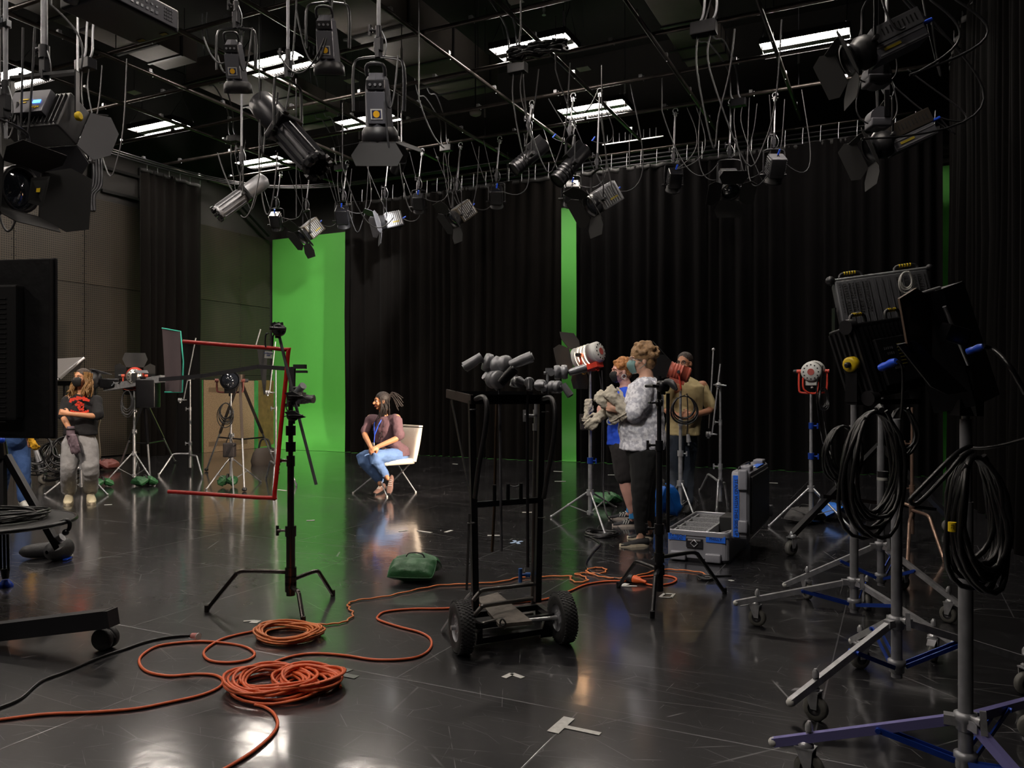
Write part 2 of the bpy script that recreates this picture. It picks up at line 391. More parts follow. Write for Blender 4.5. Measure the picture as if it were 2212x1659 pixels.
a = wpt(302, 363, XL+.05); solo('wall_rail', MB().bar(a, (a.x, a.y, wpt(302, 452, XL+.05).z), .05, .05, up=(1,0,0)), M_BLKM, 'vertical dark rail beside the upper left edge of the left curtain', 'rail')
# diagonal brace near the back left corner
a, b2 = ony(525, 430, 15.3), ony(590, 500, 15.5)
solo('wall_brace', MB().bar(onx(520, 440, XL+.3), onx(582, 508, XL+.3), .09, .09), M_BLKM, 'dark diagonal brace by the corner above the green backdrop', 'brace')

# ------------------------------------------------------------------ curtains
def velvet(name, c):
    return mat(name, c, .9, bump=.15, bscale=200, sheen=.01, spec=.07)
M_CURT = velvet('black_velour', '080708')
M_CURT2 = velvet('brown_black_velour', '0b0908')
def curtain(name, path, ztop, m, label, amp=.12, per=.3, seed=1, zbot=.003, hooks=True, gather=1.):
    """path: list of (x,y); folds run down it"""
    rnd = random.Random(seed); P = smooth_path([Vector((x, y, 0)) for x, y in path], 24)
    ds = [0]; 
    for i in range(1, len(P)): ds.append(ds[-1]+(P[i]-P[i-1]).length)
    L_ = ds[-1]; n = int(L_/.035)
    def along(s):
        i = 0
        lo, hi = 0, len(ds)-1
        while hi-lo > 1:
            md = (lo+hi)//2
            if ds[md] <= s: lo = md
            else: hi = md
        t = (s-ds[lo])/max(1e-9, ds[hi]-ds[lo]); p = P[lo].lerp(P[hi], t); d = (P[hi]-P[lo]).normalized(); return p, Vector((-d.y, d.x, 0))
    knots = []; s = 0
    while s < L_+per: knots.append((s, rnd.uniform(.35, 1.), rnd.uniform(-.5, .5))); s += per*rnd.uniform(.45, 1.35)
    def wave(s, t):
        for i in range(len(knots)-1):
            if knots[i][0] <= s < knots[i+1][0]:
                f = (s-knots[i][0])/(knots[i+1][0]-knots[i][0]); am = knots[i][1]*(1-f)+knots[i+1][1]*f
                b = math.sin(2*PI*f + knots[i][2]*math.sin(PI*f)*1.2*t)
                return am*math.copysign(abs(b)**.75, b)
        return 0
    cols = [along(L_*i/n) for i in range(n+1)]; zs = [0, .04, .3, 1, 2, 3, 4.2, 5, ztop-.25, ztop-.05, ztop]
    zs = sorted({min(z, ztop) for z in zs}); mb = MB(); vs = []
    for z in zs:
        t = 1-z/ztop
        for i, (p, nn) in enumerate(cols):
            s = L_*i/n; a = amp*(.45+.55*t)*wave(s, t) + .03*noise.noise((s*1.3+seed, z*.5, 0))
            zz = max(zbot, z) if z > 0 else zbot + .002+.002*noise.noise((s*2, 5, seed))
            vs.append((p.x+nn.x*a, p.y+nn.y*a, zz))
    k = n+1; mb.add(vs, [(j*k+i, j*k+i+1, (j+1)*k+i+1, (j+1)*k+i) for j in range(len(zs)-1) for i in range(n)], True)
    t = Thing(name, label, 'curtain', (P[0].x, P[0].y, 0))
    t.part('drape', mb, m, w=True)
    hb = MB(); hem = []
    for i, (p, nn) in enumerate(cols):
        a = amp*.45*wave(L_*i/n, 0); hem.append(Vector((p.x+nn.x*a, p.y+nn.y*a, ztop-.03)))
    hb.tube(hem[::2], (.006, .045), 6); t.part('header_tape', hb, M_BLKM, w=True)
    if hooks:
        ch = MB()
        for i in range(4, n, max(4, int(.3/.035))):
            p = hem[i]; ch.tube([p, p+Vector((0, 0, .14)), p+Vector((.01, 0, hooks))], .007, 5)
        t.part('hanging_chain', ch, M_STEEL, w=True, kind='stuff')
    return t
cy = 14.05
xa = lambda px: ony(px, 845, cy).x
curtain('stage_curtain', [(-13.9, onx(303, 845, -13.9).y), (-13.88, onx(370, 845, -13.9).y), (-13.9, onx(437, 845, -13.9).y)], 5.92, M_CURT2, 'narrow black curtain hanging against the perforated left wall', amp=.13, per=.3, seed=3, hooks=.13)
curtain('stage_curtain', [(xa(745), cy), (xa(900), cy+.05), (xa(1080), cy-.03), (xa(1211), cy)], 5.5, M_CURT2, 'wide black curtain between the two green gaps, behind the seated woman', seed=5, hooks=.3)
curtain('stage_curtain', [(xa(1245), cy), (xa(1500), cy+.04), (xa(1800), cy-.03), (xa(2036), cy)], 5.5, M_CURT, 'widest black curtain running right from the narrow green gap', seed=9, hooks=.3)
curtain('stage_curtain', [(onz(2049, 1040).x-.02, 12.9), (.72, 11.6), (.9, 9.5), (.98, 6), (.95, 2.2), (1.0, -1)], 6.0, mat('dark_brown_velour', '050404', .95, sheen=0.0, spec=.05), 'tall dark curtain running down the right-hand side of the studio', amp=.12, per=.36, seed=12, hooks=.1)

# ------------------------------------------------------------------ ceiling : ducts, grid, lights
ZG = 6.1
M_DUCT = mat('duct_grey', '4a4542', .6, 0, var=.12, vscale=3)
DUCTS = []
def duct(x0, x1, y0, y1, z0, z1, label):
    DUCTS.append((x0, x1, y0, y1))
    t = Thing('air_duct', label, 'air duct', ((x0+x1)/2, y0, z0))
    t.part('duct_body', MB().box(((x0+x1)/2, (y0+y1)/2, (z0+z1)/2), (x1-x0, y1-y0, z1-z0), bev=.01), M_DUCT, w=True)
    mb = MB(); y = y1-.35
    while y > y0:
        for xx in (x0-.01, x1+.01): mb.box((xx, y, (z0+z1)/2), (.02, .05, z1-z0+.02))
        mb.box(((x0+x1)/2, y, z0-.012), (x1-x0+.04, .05, .024)); mb.cut(); y -= 1.4
    t.part('flange', mb, M_GREY, w=True)
    mb = MB()
    for yy in (y1-.9, y1-3.2, y1-6):
        for xx in (x0-.04, x1+.04): mb.cyl((xx, yy, z0-.06), (xx, yy, ZC), .008, n=6)
        mb.bar((x0-.1, yy, z0-.05), (x1+.1, yy, z0-.05), .04, .03); mb.cut()
    t.part('hanger', mb, M_BLKM, w=True)
duct(-8.13, -7.0, 1, 13.7, 7.2, 7.75, 'wide pale air duct running away above the middle of the lighting grid')
duct(-3.41, -2.68, 1, 14.2, 7.2, 7.55, 'narrow air duct above the right half of the lighting grid')
duct(-12.1, -10.7, 10.7, 13.9, 7.2, 7.6, 'short wide air duct over the back left corner of the grid')
duct(-12.0, -11.2, -2, 10.15, 7.2, 7.6, 'air duct ending in a square box above the projector, at the left')

def pipe(p, q, label, r=.03, grp=None):
    p, q = Vector(p), Vector(q); t = Thing('grid_pipe', label, 'pipe', p, group=grp)
    t.part('tube', MB().cyl(p, q, r, n=12), M_PIPE, w=True)
    mb = MB(); L_ = (q-p).length; d = (q-p)/L_; s = .7
    while s < L_:
        c = p+d*s
        mb.box(c+Vector((0, 0, .03)), (.05, .05, .07)); mb.cyl(c+d*.05+Vector((0, 0, -.04)), c+d*.05+Vector((0, 0, .04)), .008, n=6); mb.cut(); s += 1.42
    t.part('pipe_clamp', mb, M_STEEL, w=True)
    return t
UP = [-1.53, -2.97, -4.38, -5.72, -7.13, -8.5, -10.05, -11.5]
VPS = [1.9, 3.3, 4.72, 6.15, 7.56, 8.97, 10.38, 11.78, 13.17]
ORD = ['first','second','third','fourth','fifth','sixth','seventh','eighth','ninth']
for x in UP:
    pipe((x, -1, ZG), (x, 13.3 if x < -10 and x > -10.1 else 14.6, ZG), 'dark grid pipe running front to back, '+ORD[UP.index(x)]+' counted from the right curtain', grp='front-to-back grid pipes')
for y in VPS:
    pipe((-14.2, y, ZG+.055), (.45, y, ZG+.055), 'dark grid pipe running left to right, '+ORD[8-VPS.index(y)]+' counted from the back wall', grp='left-to-right grid pipes')
pipe((-13.9, 2, ZG), (-13.9, 13.6, ZG), 'lit steel curtain pipe running along the left wall')
# back wall conduits
for k, (dz, dy, r) in enumerate(((0, .0, .03), (-.1, .02, .022), (-.17, .05, .022), (-.26, .02, .022))):
    solo('back_conduit', MB().tube([(-9.5+k*.3, 14.78+dy, ZG-.1+dz), (.3, 14.78+dy, ZG-.1+dz)], r, 10), M_GREY if k else M_PIPE, ['topmost','second','third','lowest'][k]+' of the stacked conduits above the back curtains', 'conduit', 'conduits above the back curtains')
# curved curtain track sweeping through the corner
for k in range(3):
    o = .13*k
    p = smooth_path([(-13.75+o, 8, 6.0), (-13.75+o, 11.5, 5.98), (-13.2+o, 13.2, 5.96), (-11.8, 14.1-o, 5.95), (-9.5, 14.25-o*.5, 5.95), (-6, 14.2-o*.5, 5.95)], 8)
    solo('curtain_track', MB().tube(p, .016, 6), M_BLACK, 'thin curved curtain rail sweeping round the back left corner', 'curtain rail', 'curved corner curtain rails')
# studded rail standing on the conduits
mb = MB(); px0 = ony(1312, 300, 14.5); 
for i in range(9): x = px0.x+i*.12; mb.cyl((x, 14.5, ZG+.02), (x, 14.5, ZG+.2), .008, n=6)
mb.bar((px0.x-.1, 14.5, ZG+.02), (px0.x+1.1, 14.5, ZG+.02), .02, .02)
solo('cable_hanger_rack', mb, M_STEEL, 'row of upright pegs on the conduits above the narrow green gap', 'rack')

# strip lights
M_TUBE = mat('lit_tube', 'ffffff', .5, emit=E_TUBE, ecol='fff3e6')
M_FIX = mat('fixture_frame', '2c2c2e', .4, .4)
M_REFL = mat('fixture_reflector', '8f8f90', .45, .5)
def strip_light(x, y, z=6.42, label='', L_=1.22, W=.6):
    t = Thing('strip_light', label, 'ceiling light', (x, y, z))
    mb = MB()
    mb.box((0, -W/2, .03), (L_, .012, .09)); mb.box((0, W/2, .03), (L_, .012, .09)); mb.box((-L_/2, 0, .03), (.012, W, .09)); mb.box((L_/2, 0, .03), (.012, W, .09))
    mb.box((0, 0, .08), (L_, W-.14, .015)); t.part('housing', mb, M_FIX)
    mb = MB().box((0, 0, .062), (L_-.03, W-.15, .01)); mb.box((0, 0, .015), (L_-.03, .15, .07)); t.part('reflector', mb, M_REFL)
    for s in (-1, 1):
        mb = MB().box((0, s*.17, .02), (L_-.05, .12, .03)); t.part('lamp_tube', mb, M_TUBE)
    mb = MB()
    for k in range(1, 22): mb.box((-L_/2+k*L_/22, 0, .004), (.012, .07, .012)); 
    for k in range(1, 22):
        for s in (-1, 1): mb.box((-L_/2+k*L_/22, s*(W/2-.03), .0), (.012, .05, .012))
    for yy in (-W/2+.03, 0, W/2-.03): mb.box((0, yy, .002), (L_-.03, .01, .01))
    t.part('louvre', mb, M_FIX)
    mb = MB()
    for s in (-1, 1):
        a = Vector((s*(L_/2-.05), 0, .5)); mb.cyl((s*(L_/2-.05), -W/2+.03, .09), a, .006, n=5); mb.cyl((s*(L_/2-.05), W/2-.03, .09), a, .006, n=5); mb.cyl(a, a+Vector((0, 0, (7.19 if any(a0-.7 < x < a1+.7 and b0-.5 < y < b1+.5 for a0, a1, b0, b1 in DUCTS) else ZC)-z-.5)), .005, n=5); mb.cut()
    t.part('hanging_wire', mb, M_GREY)
    return t
FX = [((1740, 93), 'strip light at the upper right, nearest the top right corner'), ((1285, 236), 'strip light above the narrow green gap'),
      ((1155, 104), 'strip light at top centre, half hidden by a bundle of black cable'), ((800, 262), 'strip light behind the hanging lamp with the barn doors open'),
      ((598, 140), 'strip light between the two sticker-marked lamps at top left'), ((350, 277), 'strip light above the narrow left curtain'),
      ((572, 350), 'farthest strip light, above the green backdrop corner'), ((35, 170), 'strip light at the left edge behind the big panel lamp')]
for (px, py), lb in FX:
    p = onz(px, py, 6.42); strip_light(p.x, p.y, 6.42, 'lit twin-tube '+lb)
for x, y in ((-11.3, 2.2), (-6.6, 2.2), (-2.3, 2.2), (-8, -1.8), (-3, -1.8), (-.9, 6.3), (-4.9, 6.0), (-8.0, 5.2), (-11.4, 5.4)):  # extra fixtures out of frame, added to brighten the room and the people
    strip_light(x, y, 6.42, 'added lit twin-tube strip light over the front of the studio, out of the picture')
for o in [o for o in C.objects if o.get('label','').endswith('out of the picture')]: o['group'] = 'added strip lights over the front of the studio'
# added, hidden batten lights behind the curtain line that brighten the green backdrop
for x in (-9.3, -7.2, -4.6):
    t = Thing('added_backdrop_batten', 'added hidden batten light behind the curtains, aimed at the green backdrop', 'stage light', (x, 14.5, 5.35), group='added batten lights behind the curtains')
    t.part('housing', MB().box((0, 0, .06), (1.0, .2, .12), bev=.01), M_BLACK)
    t.part('hanging_rod', MB().cyl((0,0,.1), (0,0,.9), .012).cyl((0,0,.8), (0,.1,.8), .012), M_BLACK)
    t.part('lens', MB().box((0, .0, -.005), (.95, .16, .01)), mat('batten_glow', 'ffffff', emit=24, ecol='fff6ec'))

# front key on the left green gap
t = Thing('cyclorama_spotlight', 'black spotlight hung over the middle of the grid, lighting the left green gap', 'stage light', (-7.6, 11.25, 5.3))
t.part('can', MB().cyl((0, 0, 0), Vector((-5.8, 4.4, -2.9)).normalized()*.3, .1, .12), M_BLACK)
t.part('hanging_rod', MB().cyl((0, 0, .02), (0, 0.02, 3.28), .012), M_STEEL)
lamp('cyclorama_beam', 'SPOT', Vector((-7.6, 11.25, 5.3))+Vector((-5.8, 4.4, -2.9)).normalized()*.36, (-13.4, 15.6, 2.4)  , 400, (1, .97, .92), .05, 46, .6)

# added, unseen spotlights over the front of the studio that brighten the crew
for (lx_, ly_), aim, pw, col, ang, lb in (((-2.6, 1.4), (-2.2, 7.2, 1.1), 300, (1, .95, .9), 50, 'added unseen spotlight over the front of the studio, aimed at the people with gloves'), ((-6.0, 1.2), (-10.0, 8.6, 1.0), 700, (1, .86, .72), 62, 'added unseen spotlight over the front of the studio, aimed at the masked woman')):
    p = Vector((lx_, ly_, 5.6)); dv = (Vector(aim)-p).normalized(); t = Thing('added_crew_spotlight', lb, 'stage light', p)
    t.part('can', MB().cyl((0,0,0), dv*.3, .1, .13), M_BLACK); t.part('hanging_rod', MB().cyl((0,0,.02), (0,0,3.0), .012), M_STEEL)
    lamp('added_crew_beam', 'SPOT', p+dv*.36, aim, pw, col, .08, ang, .8)
# ================================================================== GRIP GEAR
def frame(pos, d, up=(0,0,1)):
    d = Vector(d).normalized(); up = Vector(up)
    if abs(d.dot(up)) > .97: up = Vector((1,0,0))
    y = (up-d*up.dot(d)).normalized(); x = y.cross(d)
    return Matrix(((x.x,y.x,d.x,pos[0]),(x.y,y.y,d.y,pos[1]),(x.z,y.z,d.z,pos[2]),(0,0,0,1)))
def LM(M): m = MB(); m.M = M; return m
def coil(c, nrm, R, r, loops, sy=1.3, jit=.12, seed=0, squash=.05, n=22, up=(0,0,1), tail=None):
    """hand-wound cable: loops round centre c in the plane of normal nrm; y radius R*sy"""
    rnd = random.Random(seed); M = frame(c, nrm, up); pts = []
    for k in range(loops):
        a = rnd.uniform(1-jit, 1+jit); bx = rnd.uniform(-jit, jit)*R*.5; bz = rnd.uniform(-squash, squash)
        by = R*sy*(1-a)
        for i in range(n):
            t = 2*PI*i/n; f = 1
            pts.append((M @ Vector((math.sin(t)*R*a*(1-.12*math.cos(t)) + bx*(1-math.cos(t))/2, math.cos(t)*R*sy*a + by, bz*math.sin(t/2)+squash*.6*math.sin(3*t+k)))))
    k = max(3, n//4)
    if tail: pts += [Vector(p) for p in tail]
    out = []
    for i in range(len(pts)):
        lo, hi = max(0, i-2), min(len(pts), i+3); out.append(sum(pts[lo:hi], Vector())/(hi-lo))
    return out
def wing_knob(mb, p, d, s=1):
    p = Vector(p); d = Vector(d).normalized(); a, b, _ = basis(d)
    mb.cyl(p, p+d*.035*s, .007*s, n=8); mb.cyl(p+d*.03*s, p+d*.045*s, .012*s, n=10); mb.bar(p+d*.045*s-b*.028*s, p+d*.045*s+b*.028*s, .01*s, .014*s)

def barn_doors(t, M, rr, s, ang=(50,50,50,50), m=M_BLKM, z=0, sz=(.17,.17,.14,.14)):
    """four flaps on the front rim at local z; ang = opening from the beam axis for top,bottom,left,right"""
    for k, (dx, dy) in enumerate(((0,1),(0,-1),(-1,0),(1,0))):
        a = math.radians(ang[k]); L_ = sz[k]*s; w0 = rr*1.0; w1 = rr*1.45
        o = Vector((dx*rr, dy*rr, z)); f = Vector((dx*math.sin(a), dy*math.sin(a), math.cos(a))); sd = Vector((dy, dx, 0))
        mb = LM(M); mb.slab([o-sd*w0, o+sd*w0, o+f*L_*.55+sd*w1, o+f*L_+sd*w1*.8, o+f*L_-sd*w1*.8, o+f*L_*.55-sd*w1], .003*s+.001)
        mb.cyl(o-sd*w0, o+sd*w0, .005*s, n=6); t.part('barn_door', mb, m, w=True)
def yoke(t, M, hw, hang, m, s=1, name='yoke', flat=True):
    """U bracket from side pivots at local +-x to the world point hang"""
    hang = Vector(hang); a = M @ Vector((-hw, 0, 0)); b = M @ Vector((hw, 0, 0)); ax = (b-a).normalized()
    c = (a+b)/2; v = hang-c; v = v-ax*v.dot(ax); up = v.normalized(); L_ = v.length
    mb = MB(); p = [a, a+up*L_*.75, a+up*L_*.97+ax*hw*.25, b+up*L_*.97-ax*hw*.25, b+up*L_*.75, b]
    mb.tube(smooth_path(p, 3), (.004*s+.003, .012*s), 8) if flat else mb.tube(smooth_path(p, 3), .009*s, 8)
    mb.cyl(a-ax*.02*s, a+ax*.015*s, .018*s, n=10); mb.cyl(b-ax*.015*s, b+ax*.02*s, .018*s, n=10)
    t.part(name, mb, m, w=True)
    kb = MB(); kb.cyl(b+ax*.02*s, b+ax*.05*s, .02*s, .016*s, n=10); t.part('tilt_knob', kb, M_BLKP, w=True)

def stand_head(t, pos, aim, s=1., body=M_RED, cap=M_WHITE, hang=None, doors=(60,60,60,60), lit=False, yk=M_RED, door_m=M_BLKM, flatyoke=False, dsz=(.17,.17,.14,.14)):
    """small tungsten fresnel seen in the round"""
    M = frame(pos, Vector(aim)-Vector(pos)); r = .088*s; L_ = .2*s
    mb = LM(M); prof = [(r*.82,-L_*.55),(r,-L_*.5),(r,-L_*.2)]
    for k in range(4): z = -L_*.2+k*L_*.16; prof += [(r, z), (r*1.06, z+.006*s), (r*1.06, z+L_*.06), (r*.97, z+L_*.07)]
    prof += [(r*1.08, L_*.5), (r*1.08, L_*.56), (r*.98, L_*.56)]
    mb.lathe((0,0,0), (0,0,1), prof, 24, cap=False); t.part('housing', mb, cap if lit else body, w=True)
    mb = LM(M); mb.lathe((0,0,0), (0,0,-1), [(r*.99, L_*.5),(r*1.0, L_*.56),(r*.8, L_*.64),(.001, L_*.66)], 24, cap=False); rc = t.part('rear_cap', mb, cap, w=True)
    vm = LM(M)
    for k in range(12): a = 2*PI*k/12; vm.cyl((math.cos(a)*r*.72, math.sin(a)*r*.72, -L_*.66), (math.cos(a)*r*.72, math.sin(a)*r*.72, -L_*.6), .007*s, n=6)
    v = t.part('vent_hole', vm, M_BLKM, parent=rc, w=False); v.data.transform(t.I)
    vm = LM(M); vm.cyl((0,0,-L_*.67), (0,0,-L_*.655), r*.34, n=14); v = t.part('badge', vm, mat('badge_red', '9c4842', .5), parent=rc); v.data.transform(t.I)
    mb = LM(M); mb.lathe((0,0,L_*.42), (0,0,1), [(r*.95,0),(r*.8,.02*s),(.001,.035*s)], 24, cap=False)
    if lit:
        gv = LM(M)
        for k in range(4): z = -L_*.2+k*L_*.16; gv.cyl((0,0,z+L_*.075), (0,0,z+L_*.145), r*.985, n=24, cap=False)
        t.part('glowing_vent', gv, mat('hot_glow', 'fff0dd', emit=14, ecol='ffc890'), w=True)
    t.part('lens', mb, mat('lit_lens', 'fff0dd', emit=90, ecol='ffd9a8') if lit else M_GLASS, w=True)
    mb = LM(M); mb.box((0, -r*1.15, -.01*s), (r*1.2, r*.5, L_*.85), bev=.006); mb.cyl((0,-r*1.4,-L_*.3), (0,-r*1.7,-L_*.34), .012*s, n=8); t.part('base_box', mb, body, w=True)
    if doors: barn_doors(t, M, r*1.05, s, doors, door_m, L_*.56, dsz)
    if hang is not None: yoke(t, M, r*1.35, hang, yk, s, flat=flatyoke)
    return M

def light_stand(label, foot, top_z, tips=None, R=.5, az=0., m=M_STEEL, grp=None, hub=.42, seed=0, r=.0175, knob=M_STEEL, name='light_stand'):
    foot = Vector(foot); t = Thing(name, label, 'light stand', foot, group=grp)
    x, y = foot.x, foot.y; P = lambda z: Vector((x, y, z))
    segs = [(.06, hub+.35, r), (hub+.35, hub+.35+(top_z-hub-.35)*.5, r*.8), (hub+.35+(top_z-hub-.35)*.5, top_z, r*.62)]
    for z0, z1, rr in segs: t.part('pole', MB().cyl(P(z0), P(z1), rr, n=12), m, w=True)
    for z0, z1, rr in segs[:2]:
        mb = MB().cyl(P(z1-.05), P(z1+.012), rr*1.45, n=12); wing_knob(mb, P(z1-.02)+Vector((rr*1.3,0,0)), (1,-.4,0)); t.part('collar', mb, knob, w=True)
    mb = MB().cyl(P(hub-.03), P(hub+.03), r*1.7, n=12).cyl(P(.07), P(.11), r*1.6, n=12); t.part('collar', mb, m, w=True)
    if tips is None: tips = [(x+math.cos(az+k*2*PI/3)*R, y+math.sin(az+k*2*PI/3)*R) for k in range(3)]
    for tx, ty in tips:
        d = Vector((tx-x, ty-y, 0)); e = Vector((tx, ty, .012)); a = P(hub)+d.normalized()*r*1.5
        mb = MB().tube([a, e], .0105, 8); mb.ball(e, .016, 8, 6); t.part('leg', mb, m, w=True)
        mid = a.lerp(e, .52); mb = MB().bar(mid, P(.09)+d.normalized()*r*1.4, .018, .006); mb.ball(mid, .015, 8, 5); t.part('brace', mb, m, w=True)
    return t

def c_stand(label, foot, top_z, tips, knees=.55, hz=(.30,.24,.18), m=M_CHROME, r=.0215, name='century_stand', grp=None, low=.09, segs=2, split=(.5,.75)):
    foot = Vector(foot); t = Thing(name, label, 'grip stand', foot, group=grp); x, y = foot.x, foot.y; P = lambda z: Vector((x, y, z))
    zs = [low, low+.42, top_z*split[0]+.3, top_z]; rs = [r*1.12, r*.85, r*.62]
    zs[2] = min(zs[2], top_z-.15)
    for i in range(3): t.part('pole', MB().cyl(P(zs[i]), P(zs[i+1]), rs[i], n=14), m, w=True)
    for i in range(1, 3):
        mb = MB().cyl(P(zs[i]-.055), P(zs[i]+.01), rs[i-1]*1.25, n=14); wing_knob(mb, P(zs[i]-.02)-R_*rs[i-1]*1.2, -R_, 1.1); t.part('collar', mb, m, w=True)
    for k, (tx, ty) in enumerate(tips):
        h = hz[k]; d = Vector((tx-x, ty-y, 0)); L_ = d.length; d = d/L_; a = P(h)+d*r*.9; kn = P(h+.015)+d*L_*knees; e = Vector((tx, ty, .012))
        pts = [a, a.lerp(kn, .82), kn+(e-kn)*.04+Vector((0,0,-.004)), kn.lerp(e, .16), e]
        mb = MB().tube(smooth_path(pts, 5), .0135, 10); mb.cyl(e+Vector((0,0,.03)), e-Vector((0,0,.01)), .0155, n=10); t.part('leg', mb, m, w=True)
        t.part('leg_collar', MB().cyl(P(h-.03), P(h+.03), r*1.45, n=14), m, w=True)
    return t
def grip_head(t, p, axis, s=1., m=M_ALU, parent=None, name='grip_head'):
    """2.5 inch grip head: two facing discs, T handle, sleeve"""
    p = Vector(p); ax = Vector(axis).normalized(); mb = MB()
    mb.lathe(p-ax*.03*s, ax, [(.02*s,0),(.033*s,.004*s),(.033*s,.024*s),(.028*s,.028*s),(.028*s,.032*s),(.033*s,.036*s),(.033*s,.056*s),(.02*s,.062*s)], 18)
    mb.cyl(p+ax*.03*s, p+ax*.075*s, .01*s, n=8); a, b, _ = basis(ax); h = p+ax*.075*s
    mb.tube([h-a*.045*s+ax*.012*s, h, h+a*.045*s+ax*.012*s], .0095*s, 8)
    mb.cyl(p-Vector((0,0,.05*s)), p+Vector((0,0,.05*s))*.2, .016*s, n=10)
    return t.part(name, mb, m, w=True)
def sand_bag(c, ang, L_=.42, W=.2, Hh=.11, m=M_GREENBAG, label='', lean=.5):
    """saddle bag: two sewn flat pouches leaning together under a strap handle"""
    c = Vector(c); t = Thing('sandbag', label, 'sandbag', c, ang); hw = W*.62; th = Hh*.85; top = th*.5+hw*2*math.sin(lean)*.5
    for s in (-1, 1):
        cx = s*(hw*math.cos(lean)+.01); cz = th*.42+hw*math.sin(lean)
        def fn(u, v, s=s, sg=1):
            a, b = (u-.5)*2, (v-.5)*2; sa = math.copysign(abs(a)**.8, a); sb = math.copysign(abs(b)**.8, b)
            t_ = th*.5*(max(0, 1-abs(sa)**3)**.5)*(max(0, 1-abs(sb)**3.5)**.5)*(1+.45*noise.noise((a*2.6+s, b*3.1, s*4+L_*9)))+.004
            pin = 1-.05*(sa*sa)*(sb*sb); w_ = sb*hw*pin; l_ = sa*L_*.5*pin; dx, dz = math.cos(lean)*s, -math.sin(lean); nx, nz = math.sin(lean)*s, math.cos(lean)
            z = cz+dz*w_+nz*t_*sg; return (cx+dx*w_+nx*t_*sg, l_, max(.002, z))
        mb = MB().grid(lambda u, v: fn(u, v, sg=1), 18, 12).grid(lambda u, v: fn(u, v, sg=-1), 18, 12); p = t.part('pouch', mb, m)
        e = [Vector(fn(u, v, sg=0)) for u, v in [(i/16, 0) for i in range(17)]+[(1, j/8) for j in range(1, 9)]+[(1-i/16, 1) for i in range(1, 17)]+[(0, 1-j/8) for j in range(1, 8)]]
        t.part('seam', MB().tube(e, .0055, 5, closed=True), m, parent=p)
    zt = th*.42+hw*2*math.sin(lean)
    t.part('handle', MB().tube(smooth_path([(0,-L_*.22,zt-.01),(0,-L_*.15,zt+.045),(0,L_*.15,zt+.045),(0,L_*.22,zt-.01)], 4), (.004,.014), 6), M_BLKM)
    t.part('webbing', MB().box((0,0,zt-.004), (.05,L_*.7,.02), bev=.006), M_BLKM)
    return t

# -------- the near chrome stand that carries the red-framed net
foot = Vector(at(628, 900, 4.87)); foot.z = 0
tips = [onz(447, 1322), onz(655, 1347), onz(719, 1288)]
M_DCHR = mat('dark_chrome', '5a5552', .22, .9, var=.3)
ts = c_stand('tall black-columned grip stand with bent chrome legs, nearest the orange cable coils', foot, at(628, 868, 4.87).z, [(p.x, p.y) for p in tips], knees=.62, hz=(.235,.145,.185), m=M_DCHR, r=.024)
for zz in (at(628, 930, 4.87).z, at(628, 965, 4.87).z): ts.part('collar', MB().cyl((foot.x, foot.y, zz-.03), (foot.x, foot.y, zz+.03), .03, n=14), M_BLACK, w=True)
D = 4.87
# arm assembly
ga = Thing('knuckle_rod', 'long grey grip arm slanting across the tall stand and holding the red-framed net', 'grip arm', at(600, 712, D))
p0, p1, p2 = at(600, 712, D-.02), at(637, 868, D-.05), at(683, 1047, D-.1)
ga.part('rod', MB().tube([p0, p1, p2], .0095, 10), M_MGREY, w=True)
grip_head(ga, at(600, 712, D-.02), -A_+R_*.3, 1.05, M_GREY)
mb = MB(); mb.lathe(at(600,712,D-.06), A_, [(.03,0),(.04,.01),(.04,.04),(.03,.05)], 16); 
for k in range(3): mb.bar(at(593+7*k, 704, D-.04), at(590+8*k, 697, D-.04), .012, .03)
ga.part('ratchet_head', mb, M_GREY, w=True)
gh = Thing('stand_clamp', 'pair of black wing-handled grip heads on top of the tall stand', 'grip head', at(628, 880, D-.04))
for py in (857, 898):
    grip_head(gh, at(632, py, D-.04), -A_+R_*.5, 1.0, M_BLACK)
    mb = MB(); q = at(640, py-4, D-.1); mb.slab([q-R_*.07+Vector((0,0,.012)), q-R_*.02+Vector((0,0,.02)), q+R_*.06-Vector((0,0,.02)), q+R_*.02-Vector((0,0,.03)), q-R_*.05-Vector((0,0,.012))], .014); gh.part('wing_handle', mb, M_GREY, w=True)
# pin wire
ga.part('wire_pin', MB().tube(smooth_path([at(598,718,D), at(590,726,D), at(588,748,D), at(574,749,D-.0), at(574,724,D), at(580,720,D)], 4), .005, 6), M_GREY, w=True)
# red framed net
fr = Thing('framed_net', 'see-through black net stretched on a bright red frame, hanging in front of the lamps', 'net flag', at(500, 1078, D))
TL, TR, BR, BL = at(396, 738, D+.12), at(623, 756, D-.02), at(592, 1076, D-.06), at(364, 1062, D+.1)
mb = MB().tube(smooth_path([TL, TL.lerp(TR,.5), TR.lerp(TL,.04), TR.lerp(BR,.04), TR.lerp(BR,.5), BR.lerp(TR,.04), BR.lerp(BL,.04), BL.lerp(BR,.4), BL], 4), (.013,.013), 10); fr.part('red_binding', mb, M_REDV, w=True)
def net_mat():
    m, n, L, b = nodes('black_net'); b.inputs['Base Color'].default_value = lin('1a1a1d'); b.inputs['Roughness'].default_value = .8; b.inputs['Alpha'].default_value = .34
    return m
nm = net_mat()
mb = MB(); mb.grid(lambda u, v: TL.lerp(TR, u).lerp(BL.lerp(BR, u), v)+A_*.008*math.sin(u*5+v*3), 8, 8); fr.part('net', mb, nm, w=True)
lp = at(581, 759, D-.045); rr = (TR-TL).normalized(); dd = (BL-TL).normalized()
